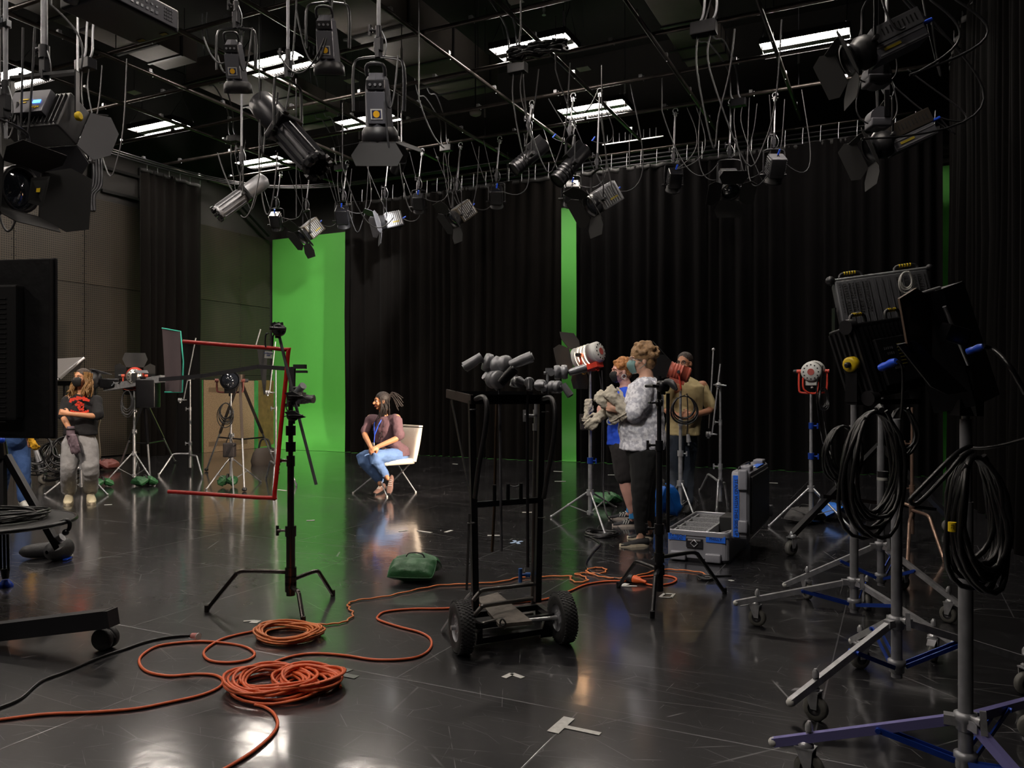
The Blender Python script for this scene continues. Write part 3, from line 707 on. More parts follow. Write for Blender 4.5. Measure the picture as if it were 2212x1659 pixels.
tg = MB().slab([lp-rr*.026, lp+rr*.026, lp+rr*.026+dd*.042, lp-rr*.026+dd*.042], .002); lab = fr.part('maker_tag', tg, M_WHITE, w=True)
mb = MB(); text(mb, 'AMERICAN', .0125, lp+dd*.012-A_*.003, rr, -dd, .001); text(mb, 'GRIP', .012, lp+dd*.025-A_*.003, rr, -dd, .001); mb.M = Matrix()
o = fr.part('tag_lettering', mb, M_BLUEM, w=True, parent=lab)

# -------- second black stand, right of centre, with the red fresnel seen from behind
D2 = dep(onz(1420, 1300)); foot = at(1424, 900, D2); foot.z = 0
tips = [onz(1336, 1270), onz(1565, 1283), onz(1409, 1335)]
s2 = c_stand('matte black grip stand with bent legs in front of the man in the tan shirt', foot, at(1424, 812, D2).z, [(p.x, p.y) for p in tips], knees=.55, hz=(.205,.285,.205), m=M_BLACK, r=.023, low=.07)
s2.part('second_rod', MB().cyl(at(1443, 850, D2-.02), at(1443, 1150, D2-.02), .0115, n=10), M_BLACK, w=True)
gh = Thing('stand_clamp', 'black grip head with a fat lever on the black stand', 'grip head', at(1428, 838, D2-.03))
grip_head(gh, at(1432, 834, D2-.03), -R_-A_*.4, 1.1, M_BLACK)
mb = MB().tube(smooth_path([at(1436,826,D2-.06), at(1448,826,D2-.1), at(1462,842,D2-.14)], 4), [(.012,.018),(.014,.02),(.014,.02),(.014,.022),(.015,.024),(.016,.026),(.014,.024),(.01,.016),(.008,.01)][:9], 8); gh.part('lever', mb, M_BLKP, w=True)
grip_head(gh, at(1424, 870, D2-.02), -R_, .7, M_BLACK)
rt = Thing('red_fresnel_lamp', 'unlit red fresnel lamp with black barn doors, above the open case', 'stage lamp', at(1470, 850, 8.55))
Mx = stand_head(rt, at(1466, 804, 8.6), at(1330, 762, 8.75), .98, mat('faded_red', 'a8503f', .45), mat('faded_red', 'a8503f', .45), hang=at(1472, 843, 8.7), doors=(30,25,20,35), yk=M_RED, dsz=(.3,.2,.22,.2))

# -------- lit fresnel lamp on a steel stand
Dl = dep(onz(1275, 1126)); foot = at(1275, 900, Dl); foot.z = 0
tp = [onz(1191, 1118), onz(1307, 1155), onz(1330, 1098)]
light_stand('steel light stand holding the lit lamp beside the narrow green gap', foot, at(1275, 800, Dl).z, [(p.x, p.y) for p in tp], r=.022, hub=.30, knob=M_BLUEM)
lt = Thing('lit_fresnel_lamp', 'glowing tungsten fresnel lamp with a white vented cap and red base, switched on', 'stage lamp', at(1275, 802, Dl))
lp = at(1270, 768, Dl); aimp = at(1010, 856, Dl+1.0)
stand_head(lt, lp, aimp, 1.25, M_RED, M_WHITE, hang=at(1276, 800, Dl), doors=(75,80,70,60), lit=True, yk=M_RED, dsz=(.16,.16,.2,.14))
mb = MB().tube(smooth_path([at(1247,785,Dl), at(1252,800,Dl), at(1262,808,Dl), at(1272,795,Dl)], 4), .006, 6); lt.part('safety_chain', mb, mat('brass', 'b08a3c', .35, .8), w=True)
d_ = (aimp-lp).normalized()
lamp('lit_lamp_beam', 'SPOT', lp+d_*.19, at(840, 925, 10.4), SPOT_KEY, (1, .80, .62), .05, 58, .7)
lt.part('power_cord', MB().tube(smooth_path([at(1290,790,Dl), at(1298,830,Dl), at(1301,900,Dl), at(1300,1000,Dl), at(1306,1090,Dl), at(1330,1160,Dl-.5)+Vector((0,0,0))], 5)[:-3], .006, 6), M_CABLEG, w=True)
# accessory pouch + gloves on the stand
t = Thing('accessory_pouch', 'small dark pouch hanging on the pole under the lit lamp', 'pouch', at(1267, 925, Dl-.05))
q = at(1267, 912, Dl-.06); t.part('bag', MB().box(q, (.13, .06, .16), rot=(0,0,YAW), bev=.015), mat('dark_nylon', '2c2626', .7, bump=.3), w=True)
t.part('flap', MB().box(q+Vector((0,0,.04))-A_*.034, (.15, .012, .09), rot=(0.1,0,YAW), bev=.004), mat('dark_nylon', '2c2626', .7), w=True)

# -------- pale fresnel at right, on a steel stand
Dr = dep(onz(1752, 1132)); foot = at(1752, 900, Dr); foot.z = 0
tp = [onz(1662, 1138), onz(1842, 1147), onz(1790, 1095)]
light_stand('steel light stand left of the row of rolling stands, under the white-capped lamp', foot, at(1752, 850, Dr).z, [(p.x, p.y) for p in tp], r=.021, hub=.36, knob=M_BLUEM)
lt = Thing('white_cap_fresnel_lamp', 'unlit fresnel lamp with a round white vented cap and red yoke', 'stage lamp', at(1754, 852, Dr))
stand_head(lt, at(1756, 802, Dr), at(1800, 790, Dr+1.5), 1.12, M_WHITE, M_WHITE, hang=at(1752, 850, Dr), doors=None, yk=M_RED)
mb = MB().tube(smooth_path([at(1735,816,Dr-.1), at(1736,840,Dr-.1), at(1752,850,Dr-.1), at(1765,846,Dr-.1), at(1770,820,Dr-.1)], 4), .009, 8); lt.part('handle', mb, M_RED, w=True)

# -------- pole behind the tan shirt with a hanging cable
Dp = dep(onz(1470, 1108)); foot = at(1470, 900, Dp); foot.z = 0
light_stand('steel light stand behind the open case, with a coil of cable hung from its lamp', foot, at(1468, 845, Dp).z, [(p.x, p.y) for p in (onz(1440,1100), onz(1500,1118), onz(1505,1085))], r=.024, hub=.33)
mb = MB().tube(coil(at(1478, 882, Dp-.12), -A_, .14, .006, 9, 1.05, .16, 4, .02), .0065, 6); mb.tube(smooth_path([at(1484,850,Dp-.1), at(1486,900,Dp-.12), at(1484,940,Dp-.12)], 5), .0065, 6)
solo('hanging_cable', mb, M_CABLE, 'round coil of black cable hanging below the red fresnel', 'cable')
solo('cable_connector', MB().cyl(at(1486,938,Dp-.12), at(1488,955,Dp-.12), .018, .026).cyl(at(1488,955,Dp-.12), at(1488,962,Dp-.12), .012), M_STEEL, 'small metal plug dangling beside the pole behind the open case', 'plug')

# -------- thin grip stand with two crossed rods, right of the case
Dc = dep(onz(1556, 1100)); foot = at(1556, 900, Dc); foot.z = 0
cs = c_stand('slim chrome grip stand behind the open case lid, with crossed rods', foot, at(1553, 830, Dc).z, [(p.x, p.y) for p in (onz(1512,1062), onz(1572,1095), onz(1548,1108))], hz=(.3,.28,.33), m=M_STEEL, r=.019)
ga = Thing('knuckle_rod', 'thin steel grip arm with a knuckle head, standing up from the slim stand', 'grip arm', at(1535, 940, Dc))
ga.part('rod', MB().tube([at(1556,786,Dc-.03), at(1538,940,Dc-.03)], .009, 8), M_STEEL, w=True)
grip_head(ga, at(1530, 938, Dc-.03), R_, .95, M_STEEL); grip_head(ga, at(1552, 832, Dc-.03), -A_, .9, M_STEEL)
ga.part('cross_pin', MB().cyl(at(1541,831,Dc-.06), at(1569,833,Dc-.06), .008), M_STEEL, w=True)
ga = Thing('knuckle_rod', 'blurred steel rod hanging upright left of the slim stand', 'grip arm', at(1532, 930, Dc+.3))
ga.part('rod', MB().tube([at(1541,757,Dc+.3), at(1532,925,Dc+.3)], .009, 8), M_STEEL, w=True)
ga.part('rod_end', MB().ball(at(1541,755,Dc+.3), .02), M_STEEL, w=True)

# ------------------------------------------------------------------ rolling stands at the right
def caster(t, p, s=1., az=0., top=None, m=M_STEEL):
    """p = floor contact"""
    p = Vector(p); R = .05*s; d = Vector((math.cos(az), math.sin(az), 0)); a = Vector((-d.y, d.x, 0)); c = p+Vector((0,0,R))
    pr = [(R*.55,-.016*s),(R*.9,-.016*s),(R,-.01*s),(R,.01*s),(R*.9,.016*s),(R*.55,.016*s)]
    mb = MB().lathe(c, a, pr, 20, cap=False); wh = t.part('caster_wheel', mb, mat('grey_rubber', '5c5b57', .6), w=True)
    mb = MB().lathe(c, a, [(R*.58,-.012*s),(.01,-.014*s),(.01,.014*s),(R*.58,.012*s)], 16, cap=False); mb.mi = 0; hb = t.part('caster_hub', mb, M_GREY, w=True)
    mb = MB(); o = c+d*.012*s+Vector((0,0,R+.02*s))
    for k in (-1, 1): mb.slab([c+a*k*.022*s-d*.012*s, c+a*k*.022*s+d*.012*s, o+a*k*.022*s+d*.03*s, o+a*k*.022*s-d*.03*s], .003)
    mb.box(o, (.065*s, .05*s, .006*s), rot=(0,0,az)); mb.slab([o+d*.02*s-a*.02*s, o+d*.02*s+a*.02*s, o+d*.085*s+a*.018*s-Vector((0,0,.02*s)), o+d*.085*s-a*.018*s-Vector((0,0,.02*s))], .004)
    tp = top if top is not None else o+Vector((0,0,.06))
    mb.lathe(o, (0,0,1), [(.025*s,0),(.028*s,.01*s),(.016*s,.02*s)], 14); mb.cyl(o, tp, .008*s, n=8); mb.lathe(tp, (0,0,1), [(.014*s,-.012*s),(.014*s,.008*s),(.006*s,.022*s)], 10)
    t.part('caster_fork', mb, m, w=True)
def rolling_stand(label, foot, zb, zt, top_z, legs, r=.023, blue=M_BLUEM, legm=M_STEEL):
    """legs: (caster floor point, tip extension)"""
    foot = Vector(foot); foot.z = 0; x, y = foot.x, foot.y; P = lambda z: Vector((x, y, z))
    t = Thing('rolling_stand', label, 'rolling stand', foot)
    t.part('pole', MB().cyl(P(zb-.05), P(min(1.0, top_z)), r, n=18), M_ALU, w=True)
    if top_z > 1.0: t.part('pole', MB().cyl(P(1.0), P(top_z), r*.8, n=16), M_ALU, w=True)
    for z in (zb, zt): t.part('collar', MB().lathe(P(z-.03), (0,0,1), [(r*1.05,0),(r*1.35,.005),(r*1.35,.03),(r*1.6,.035),(r*1.6,.055),(r*1.1,.06)], 20), M_ALU, w=True)
    mb = MB(); 
    for k in range(3):
        a = math.atan2(legs[k][0].y-y, legs[k][0].x-x); mb.box(P(zt)+Vector((math.cos(a), math.sin(a), 0))*r*1.7, (.05, .035, .03), rot=(0,0,a))
    a = math.atan2(-A_.y-.4, -A_.x+.4); wing_knob(mb, P(zt+.02)+Vector((math.cos(a), math.sin(a), 0))*r, (math.cos(a), math.sin(a), .1), 1.3); t.part('hub_clamp', mb, M_STEEL, w=True)
    for c, ext in legs:
        d = Vector((c.x-x, c.y-y, 0)); L_ = d.length; d /= L_; a = P(zt)+d*r*1.6; zc = .155; e = P(0)+d*(L_+ext)
        sl = (zc-zt)/(L_-r*1.6); e.z = zt+sl*(L_+ext-r*1.6); tpz = P(0)+d*L_; tpz.z = zc+.035
        mb = MB().bar(a, e, .024, .03); t.part('leg', mb, legm, w=True)
        t.part('leg_end_cap', MB().ball(e, (.017,.017,.017)), M_WHITE, w=True)
        mid = a.lerp(Vector((c.x, c.y, zc)), .5); sd = Vector((-d.y, d.x, 0)); mb = MB()
        for k in (-1, 1): mb.bar(mid+sd*k*.016, P(zb)+d*r*1.4+sd*k*.016, .006, .018)
        mb.cyl(mid-sd*.026, mid+sd*.026, .009, n=8); t.part('brace', mb, blue, w=True)
        caster(t, (c.x, c.y, 0), 1., math.atan2(d.y, d.x)+random.uniform(-1.4, 1.4), tpz)
    return t
def fl(px, py): p = onz(px, py); return p
fA = at(1845, 900, 4.46); rolling_stand('rolling stand carrying the black panel lamp with the yellow knob', fA, .15, .27, at(1845, 872, 4.46).z, [(fl(1636,1352),.12),(fl(2017,1428),.12),(fl(1873,1317),.1)])
fB = at(1903, 900, 5.04); rolling_stand('farthest rolling stand, its pole mostly hidden behind the hanging cable coils', fB, .16, .36, at(1903, 700, 5.04).z, [(fl(1744,1294),.14),(fl(2049,1345),.12),(fl(1951,1273),.1)])
fC = at(1937, 900, 3.45); rolling_stand('rolling stand with the thick pole straight below the hanging cable coil', fC, .15, .34, at(1937, 905, 3.45).z, [(fl(1762,1556),.14),(fl(2215,1500),.1),(fl(1858,1444),.1)])
fD = at(2086, 900, 2.5); rolling_stand('nearest rolling stand, at the right edge, with a blue-tinted leg reaching left', fD, .18, .305, at(2086, 905, 2.5).z, [(fl(1748,1690),.12),(fl(2230,1600),.1),(fl(2290,1900),.1)], r=.0215, legm=mat('bluish_steel', '8a86c4', .35, .6))

# ---- LED panel lamps
def panel_lamp(label, M, W, Hh, Dp, m=M_BLKP, handle=True, yellow=True, perf=False, name='panel_lamp'):
    """local z = towards the lit side, y = up. returns Thing"""
    t = Thing(name, label, 'panel lamp', M.to_translation())
    t.part('housing', LM(M).box((0,0,0), (W, Hh, Dp), bev=.012), m, w=True)
    mb = LM(M)
    for i in range(13): mb.box((-W*.44+i*W*.88/12, 0, -Dp*.5-.009), (.007, Hh*.86, .018))
    t.part('heat_sink', mb, m, w=True)
    mb = LM(M).box((0, 0, Dp*.5+.004), (W*.92, Hh*.9, .008)); t.part('diffuser', mb, mat('panel_diffuser', 'b9b9b4', .5), w=True)
    if handle:
        for k in (-1, 1) if W > .5 else (0,):
            mb = LM(M).tube(smooth_path([(k*W*.3-.07, Hh*.5, -Dp*.2), (k*W*.3-.055, Hh*.5+.05, -Dp*.25), (k*W*.3+.055, Hh*.5+.05, -Dp*.25), (k*W*.3+.07, Hh*.5, -Dp*.2)], 4), .01, 8); t.part('handle', mb, M_BLKP, w=True)
            mb = LM(M)
            for j in range(5): mb.cyl((k*W*.3-.032+j*.016, Hh*.5+.054, -Dp*.25), (k*W*.3-.024+j*.016, Hh*.5+.054, -Dp*.25), .0118, n=8)
            t.part('grip_stripe', mb, M_YEL, w=True)
    return t
# mid panel (black, tilted) on stand A
Mp = frame(at(1905, 775, 4.46), (A_*.86-R_*.52+Vector((0,0,-.25))), (0,0,1)); Mp = Mp @ Matrix.Rotation(math.radians(-8), 4, 'Z')
pm = panel_lamp('big tilted black panel lamp with a yellow side knob and blue plug', Mp, .56, .42, .17, M_BLACK)
mb = LM(Mp).box((.02, -.03, -.1), (.34, .26, .03), bev=.006); cb = pm.part('control_box', mb, M_BLKP, w=True)
mb = LM(Mp)
for i in range(7): mb.box((-.1+.0*i, .055-i*.019, -.117), (.05+.02*((i*5)%3), .004, .002)); mb.box((-.01, .055-i*.019, -.117), (.045, .004, .002))
pm.part('printed_label', mb, mat('label_yellow', '8d8630', .6), w=True)
mb = LM(Mp)
for i in range(9): mb.box((.06+.018*(i%5), .04-.03*(i//5), -.117), (.009, .014, .002))
mb.box((.05, -.075, -.117), (.08, .014, .002)); pm.part('printed_label', mb, M_MGREY, w=True)
a = Mp @ Vector((.285, -.02, -.02)); axx = (Mp.to_3x3() @ Vector((1,0,0)))
sgn = 1 if axx.dot(R_) < 0 else -1
kn = Mp @ Vector((sgn*.31, -.0, -.02))
pm.part('tilt_knob', MB().lathe(kn, axx*sgn, [(.035,-.02),(.042,-.01),(.042,.025),(.03,.03),(.015,.032)], 14), M_YEL, w=True)
pm.part('tilt_knob_centre', MB().lathe(kn, axx*sgn, [(.016,.02),(.016,.05),(.008,.055)], 10), M_BLKP, w=True)
yk = MB(); b0 = at(1846, 872, 4.46-.1); e0 = Mp @ Vector((sgn*.315, 0, -.02)); e1 = Mp @ Vector((-sgn*.315, 0, -.02))
zb_ = at(1846, 868, 4.4).z
yk.bar(e0, (e0.x, e0.y, zb_), .07, .012, up=axx); yk.bar(e1, (e1.x, e1.y, zb_), .07, .012, up=axx); yk.bar((e0.x, e0.y, zb_), (e1.x, e1.y, zb_), .06, .03)
pm.part('yoke', yk, M_BLACK, w=True)
q = Mp @ Vector((-.12*sgn*-1*0+.02, -.15, -.15))
def plug(pa, pb, label, r=.019, cable=None):
    t = Thing('blue_power_plug', label, 'plug', pa); mb = MB().tube([pa, pa.lerp(pb,.3), pa.lerp(pb,.35), pa.lerp(pb,.7), pb], [r*.9, r, r*.8, r*1.05, r*.7], 12); t.part('shell', mb, M_BLUE, w=True)
    if cable: t.part('cord', MB().tube(smooth_path(cable, 6), .0075, 8), M_CABLE, w=True)
    return t
plug(at(1902, 795, 4.12), at(1936, 780, 4.02), 'blue power plug in the back of the big tilted panel lamp', .022, [at(1936,780,4.02), at(1948,790,4.02), at(1950,830,4.1), at(1948,880,4.2), at(1940,930,4.25)])
# panel sides : ribbed end with black corner bosses
mb = MB()
for sy in (-1, 1):
    q = Mp @ Vector((sgn*.285, sy*.2, -.05)); mb.cyl(q-axx*.03, q+axx*.03, .04, n=16); mb.cut()
pm.part('corner_boss', mb, M_BLKP, w=True)
mb = LM(Mp); 
for i in range(6): mb.box((sgn*.288, 0, -.075+i*.03), (.014, .38, .012))
pm.part('side_rib', mb, M_BLKP, w=True)
# back panel (grey perforated) on stand B
Mb = frame(at(1908, 652, 5.04), (A_*.95+R_*.2+Vector((0,0,-.28))), (0,0,1)) @ Matrix.Rotation(math.radians(-7), 4, 'Z')
mpn = mat('perforated_grey_back', '3f4044', .5, .2)
pb = panel_lamp('grey panel lamp with a yellow-gripped handle, highest in the row at the right', Mb, .56, .33, .1, mpn)
mb = LM(Mb)
for ix in list(range(0,7))+list(range(13,20)):
    for iy in range(11):
        mb.box((-.25+ix*.0263, .13-iy*.018-.01*(iy//6), -.06), (.019, .006, .003))
pb.part('vent_slot', mb, M_BLKM, w=True, kind='stuff')
pb.part('top_rail', LM(Mb).cyl((-.3,.175,-.04), (.3,.175,-.04), .009), M_STEEL, w=True)
mb = LM(Mb); mb.ball((-.3,.175,-.04), .022); mb.ball((.3,.175,-.04), .03); pb.part('rail_end', mb, M_BLKP, w=True)
x0 = Mb @ Vector((0,0,0)); mb = MB(); a0, a1 = Mb @ Vector((-.3,0,0)), Mb @ Vector((.3,0,0)); zt = at(1908, 735, 5.0).z
mb.bar(a0, (a0.x,a0.y,zt), .05, .01, up=R_); mb.bar(a1, (a1.x,a1.y,zt), .05, .01, up=R_); mb.bar((a0.x,a0.y,zt), (a1.x,a1.y,zt), .05, .02); pb.part('yoke', mb, M_BLACK, w=True)
solo('safety_cable', MB().tube(coil(at(1958,609,4.85), -A_, .045, .004, 3, 1.5, .2, 3, .01), .006, 6), M_WHITE, 'white safety wire looped over the top corner of the grey panel lamp', 'wire')
# right panel : barn-doored, side-on, on stand D
Dd = 2.5
pr = Thing('barn_door_panel_lamp', 'tilted black panel lamp with big barn doors, nearest the right curtain', 'panel lamp', at(2085, 895, Dd))
def qd(px, py, d): return at(px, py, d)
mb = MB(); f4 = [qd(1990,636,2.42), qd(2040,618,2.7), qd(2118,860,2.75), qd(2062,885,2.48)]; n_ = (f4[1]-f4[0]).cross(f4[2]-f4[0]).normalized()
mb.slab(f4, .12); pr.part('housing', mb, M_BLACK, w=True)
mb = MB(); mb.slab([qd(1941,645,2.3), qd(1978,622,2.36), qd(2004,640,2.42), qd(2012,700,2.42), qd(2010,820,2.4), qd(1958,742,2.28)], .006); pr.part('barn_door', mb, mat('brown_black_metal', '5e4a3c', .5, .1), w=True)
mb = MB(); mb.slab([qd(1938,744,2.28), qd(1976,736,2.3), qd(2090,845,2.42), qd(2045,852,2.36), qd(2010,835,2.33)], .006); pr.part('barn_door', mb, mat('barn_dark', '2e2e32', .5, .2), w=True)
mb = MB(); mb.slab([qd(1992,632,2.5), qd(2030,620,2.6), qd(2042,630,2.8), qd(2000,644,2.7)], .006); pr.part('barn_door', mb, M_BLACK, w=True)
pr.part('top_rail', MB().cyl(qd(1992,634,2.4), qd(2030,622,2.42), .006), M_STEEL, w=True)
pr.part('side_rail', MB().cyl(qd(2040,662,2.36), qd(2092,788,2.4), .006), M_STEEL, w=True)
mb = MB().box(qd(2062,722,2.36), (.07,.06,.05), rot=(.2,.3,YAW), bev=.006); pr.part('bracket', mb, M_BLACK, w=True)
mb = MB().bar(qd(2080,795,2.46), qd(2092,892,2.5), .06, .05); mb.bar(qd(2060,880,2.48), qd(2112,882,2.5), .05, .05); pr.part('yoke', mb, M_BLACK, w=True)
pr.part('spigot', MB().cyl(qd(2086,885,Dd), qd(2086,912,Dd), .012), M_STEEL, w=True)
mb = MB().slab([qd(1962,812,2.29),qd(1972,812,2.29),qd(1972,817,2.29),qd(1962,817,2.29)], .002)
plug(qd(2090,760,2.3), qd(2124,748,2.26), 'blue power plug on the lamp nearest the right curtain', .011, [qd(2124,748,2.26), qd(2145,755,2.26), qd(2180,790,2.2), qd(2215,850,2.2)])
solo('trailing_cable', MB().tube(smooth_path([qd(2090,965,Dd-.05), qd(2120,968,Dd-.1), qd(2170,960,Dd-.15), qd(2225,945,Dd-.2)], 6), .0055, 8), M_CABLE, 'black cable running off the right edge from the nearest rolling stand', 'cable')
# cable coils on stands
def cable_coil(px, py, d, R, sy, loops, r, label, seed, sq=.05, up=None, m=M_CABLE, tilt=0):
    mb = MB(); u = Vector((0,0,1))+R_*tilt
    mb.tube(coil(at(px, py, d), -A_+R_*.2, R, r, loops, sy, .13, seed, sq, up=u), r, 8)
    t = Thing('cable_coil', label, 'cable', at(px, py, d)); t.part('loops', mb, m, w=True)
    return t
c1 = cable_coil(1888, 1015, 3.2, .125, 2.05, 11, .0085, 'large oval coil of black cable hanging in front of the thick-poled rolling stand', 1, .06, tilt=.03)
c1.part('cable_tie', MB().tube([at(1893,885,3.2), at(1900,878,3.2), at(1905,886,3.15)], .012, 8), M_BLKP, w=True)
c1.part('connector', MB().cyl(at(1907,1018,3.1), at(1907,1030,3.1), .02).cyl(at(1907,1030,3.1), at(1907,1037,3.1), .021), M_BLKP, w=True)
c1.part('connector_band', MB().cyl(at(1907,1031,3.1), at(1907,1037,3.1), .0215), M_WHITE, w=True)
c2 = cable_coil(1822, 975, 4.7, .12, 1.35, 9, .0085, 'rounder coil of black cable left of the large oval one, behind it', 2, .05)
c3 = cable_coil(2110, 1118, 2.3, .082, 2.35, 16, .0085, 'long dense coil of black cable with a yellow tag, hanging on the nearest rolling stand', 3, .05, tilt=-.06)
yt = MB().cyl(at(2057,1128,2.22), at(2057,1148,2.22), .011, n=12); c3.part('yellow_tag', yt, M_YEL, w=True)
mb = MB(); text(mb, 'EZ', .012, at(2057,1138,2.22-.0125), -Vector((0,0,1)), R_, .0006); c3.part('tag_lettering', mb, M_BLKM, w=True)
c3.part('stray_loop', MB().tube(smooth_path([at(2098,962,2.35), at(2060,985,2.32), at(1985,1060,2.3), at(1966,1082,2.3), at(1985,1086,2.3), at(2040,1030,2.3), at(2075,990,2.3), at(2100,975,2.32)], 5), .007, 8), M_CABLE, w=True)
c4 = cable_coil(1948, 930, 4.9, .1, 1.5, 6, .008, 'small tangle of black cable behind the big oval coil', 6, .05)
c5 = cable_coil(1778, 862, Dr-.1, .06, 2.0, 8, .006, 'narrow bundle of thin cable under the white-capped lamp', 7, .03)
for k, (a, b2) in enumerate((((1768,800),(1800,1000)), ((1777,790),(1812,1060)))):
    solo('lamp_lead', MB().tube(smooth_path([at(a[0],a[1],Dr-.15), at(a[0]-4,a[1]+60,Dr-.15), at(a[0]+8,a[1]+150,Dr-.2), at(b2[0]-10,b2[1]-30,4.8), at(b2[0],b2[1],4.75)], 5), .006, 6), M_CABLE, ('thin black lead hanging left of the coils, the shorter one' if k == 0 else 'thin black lead hanging left of the coils, the longer one'), 'cable')
# black rolling base and stands behind (right)
bk = Thing('black_rolling_stand', 'black wide-legged rolling stand behind the pale lamp stand, one caster showing', 'rolling stand', (onz(1900,1110)))
tipc = onz(1709, 1200); apex = at(1900, 960, dep(onz(1900,1110)))
bk.part('leg', MB().bar(apex, tipc+Vector((0,0,.16)), .045, .05), M_BLACK, w=True)
tc2 = onz(2050, 1150); bk.part('leg', MB().bar(apex, tc2+Vector((0,0,.14)), .045, .05), M_BLACK, w=True)
bk.part('cross_bar', MB().bar(at(1775,1072,dep(tipc)-.1), at(2020,1100,dep(tc2)), .03, .03), M_BLACK, w=True)
bk.part('post', MB().cyl((apex.x,apex.y,.3), (apex.x,apex.y,1.5), .03), M_BLACK, w=True)
caster(bk, (tipc.x, tipc.y, 0), 1.25, 1.0, tipc+Vector((0,0,.17))); caster(bk, (tc2.x, tc2.y, 0), 1.25, .2, tc2+Vector((0,0,.15)))
Ds = dep(onz(1970, 1175)); foot = at(1970, 900, Ds); foot.z = 0
c_stand('slim grip stand seen between the cable coils at the right, with a copper-coloured pole', foot, at(1970, 880, Ds).z, [(p.x, p.y) for p in (onz(2040,1215), onz(1960,1225), onz(1935,1165))], hz=(.3,.27,.33), m=mat('coppery_steel', '8c7264', .35, .7), r=.017, name='century_stand')
# bags at right
sand_bag(onz(1812, 1122), .4, .34, .2, .1, M_BLUEBAG, 'blue sandbag lying behind the pale lamp stand at the right')
sand_bag(onz(1740, 1128)+Vector((0,0,0)), 1.2, .3, .16, .1, mat('charcoal_nylon', '2d2c2c', .7, bump=.3), 'dark grey sandbag lying on the base of the white-capped lamp stand')
# ================================================================== HANGING LIGHTS
def hang_rod(t, top, bot, r=.014, label=None):
    top, bot = Vector(top), Vector(bot)
    t.part('drop_rod', MB().cyl(top-Vector((0,0,.04)), bot, r, n=10), M_ALU, w=True)
    mb = MB(); mb.ring(top+Vector((0,0,-.02)), (0,1,0), .042, .008, 16, 6, -.3, PI*1.25); mb.box(top+Vector((.0,0,-.085)), (.05,.03,.06)); mb.cyl(top+Vector((-.05,0,-.07)), top+Vector((.05,0,-.07)), .008, n=6)
    t.part('pipe_hook', mb, M_STEEL, w=True)
    mb = MB(); wing_knob(mb, bot+Vector((0,0,.06)), -R_, 1.5); mb.cyl(bot, bot+Vector((0,0,.09)), r*1.6, n=10); mb.box(bot-Vector((0,0,.05)), (.06,.04,.1), bev=.004); mb.box(bot-Vector((0,0,.12)), (.035,.05,.06)); t.part('rod_clamp', mb, M_GREY, w=True)
    mb = MB().tube(smooth_path([bot+Vector((.03,0,.05)), bot+Vector((.07,0,-.05)), bot+Vector((.03,.02,-.14)), bot+Vector((-.04,0,-.06)), bot+Vector((-.02,0,.05))], 4), .004, 5); t.part('safety_wire', mb, M_STEEL, w=True)
def loop_cable(t, a, b, sag, r=.0085, side=0, n=14, m=None, name='power_cable'):
    a, b = Vector(a), Vector(b); mid = [a.lerp(b, i/n)+R_*side*math.sin(PI*i/n)-Vector((0,0,sag*4*(i/n)*(1-i/n))) for i in range(n+1)]
    t.part(name, MB().tube(mid, r, 7), m or M_CABLEG, w=True)
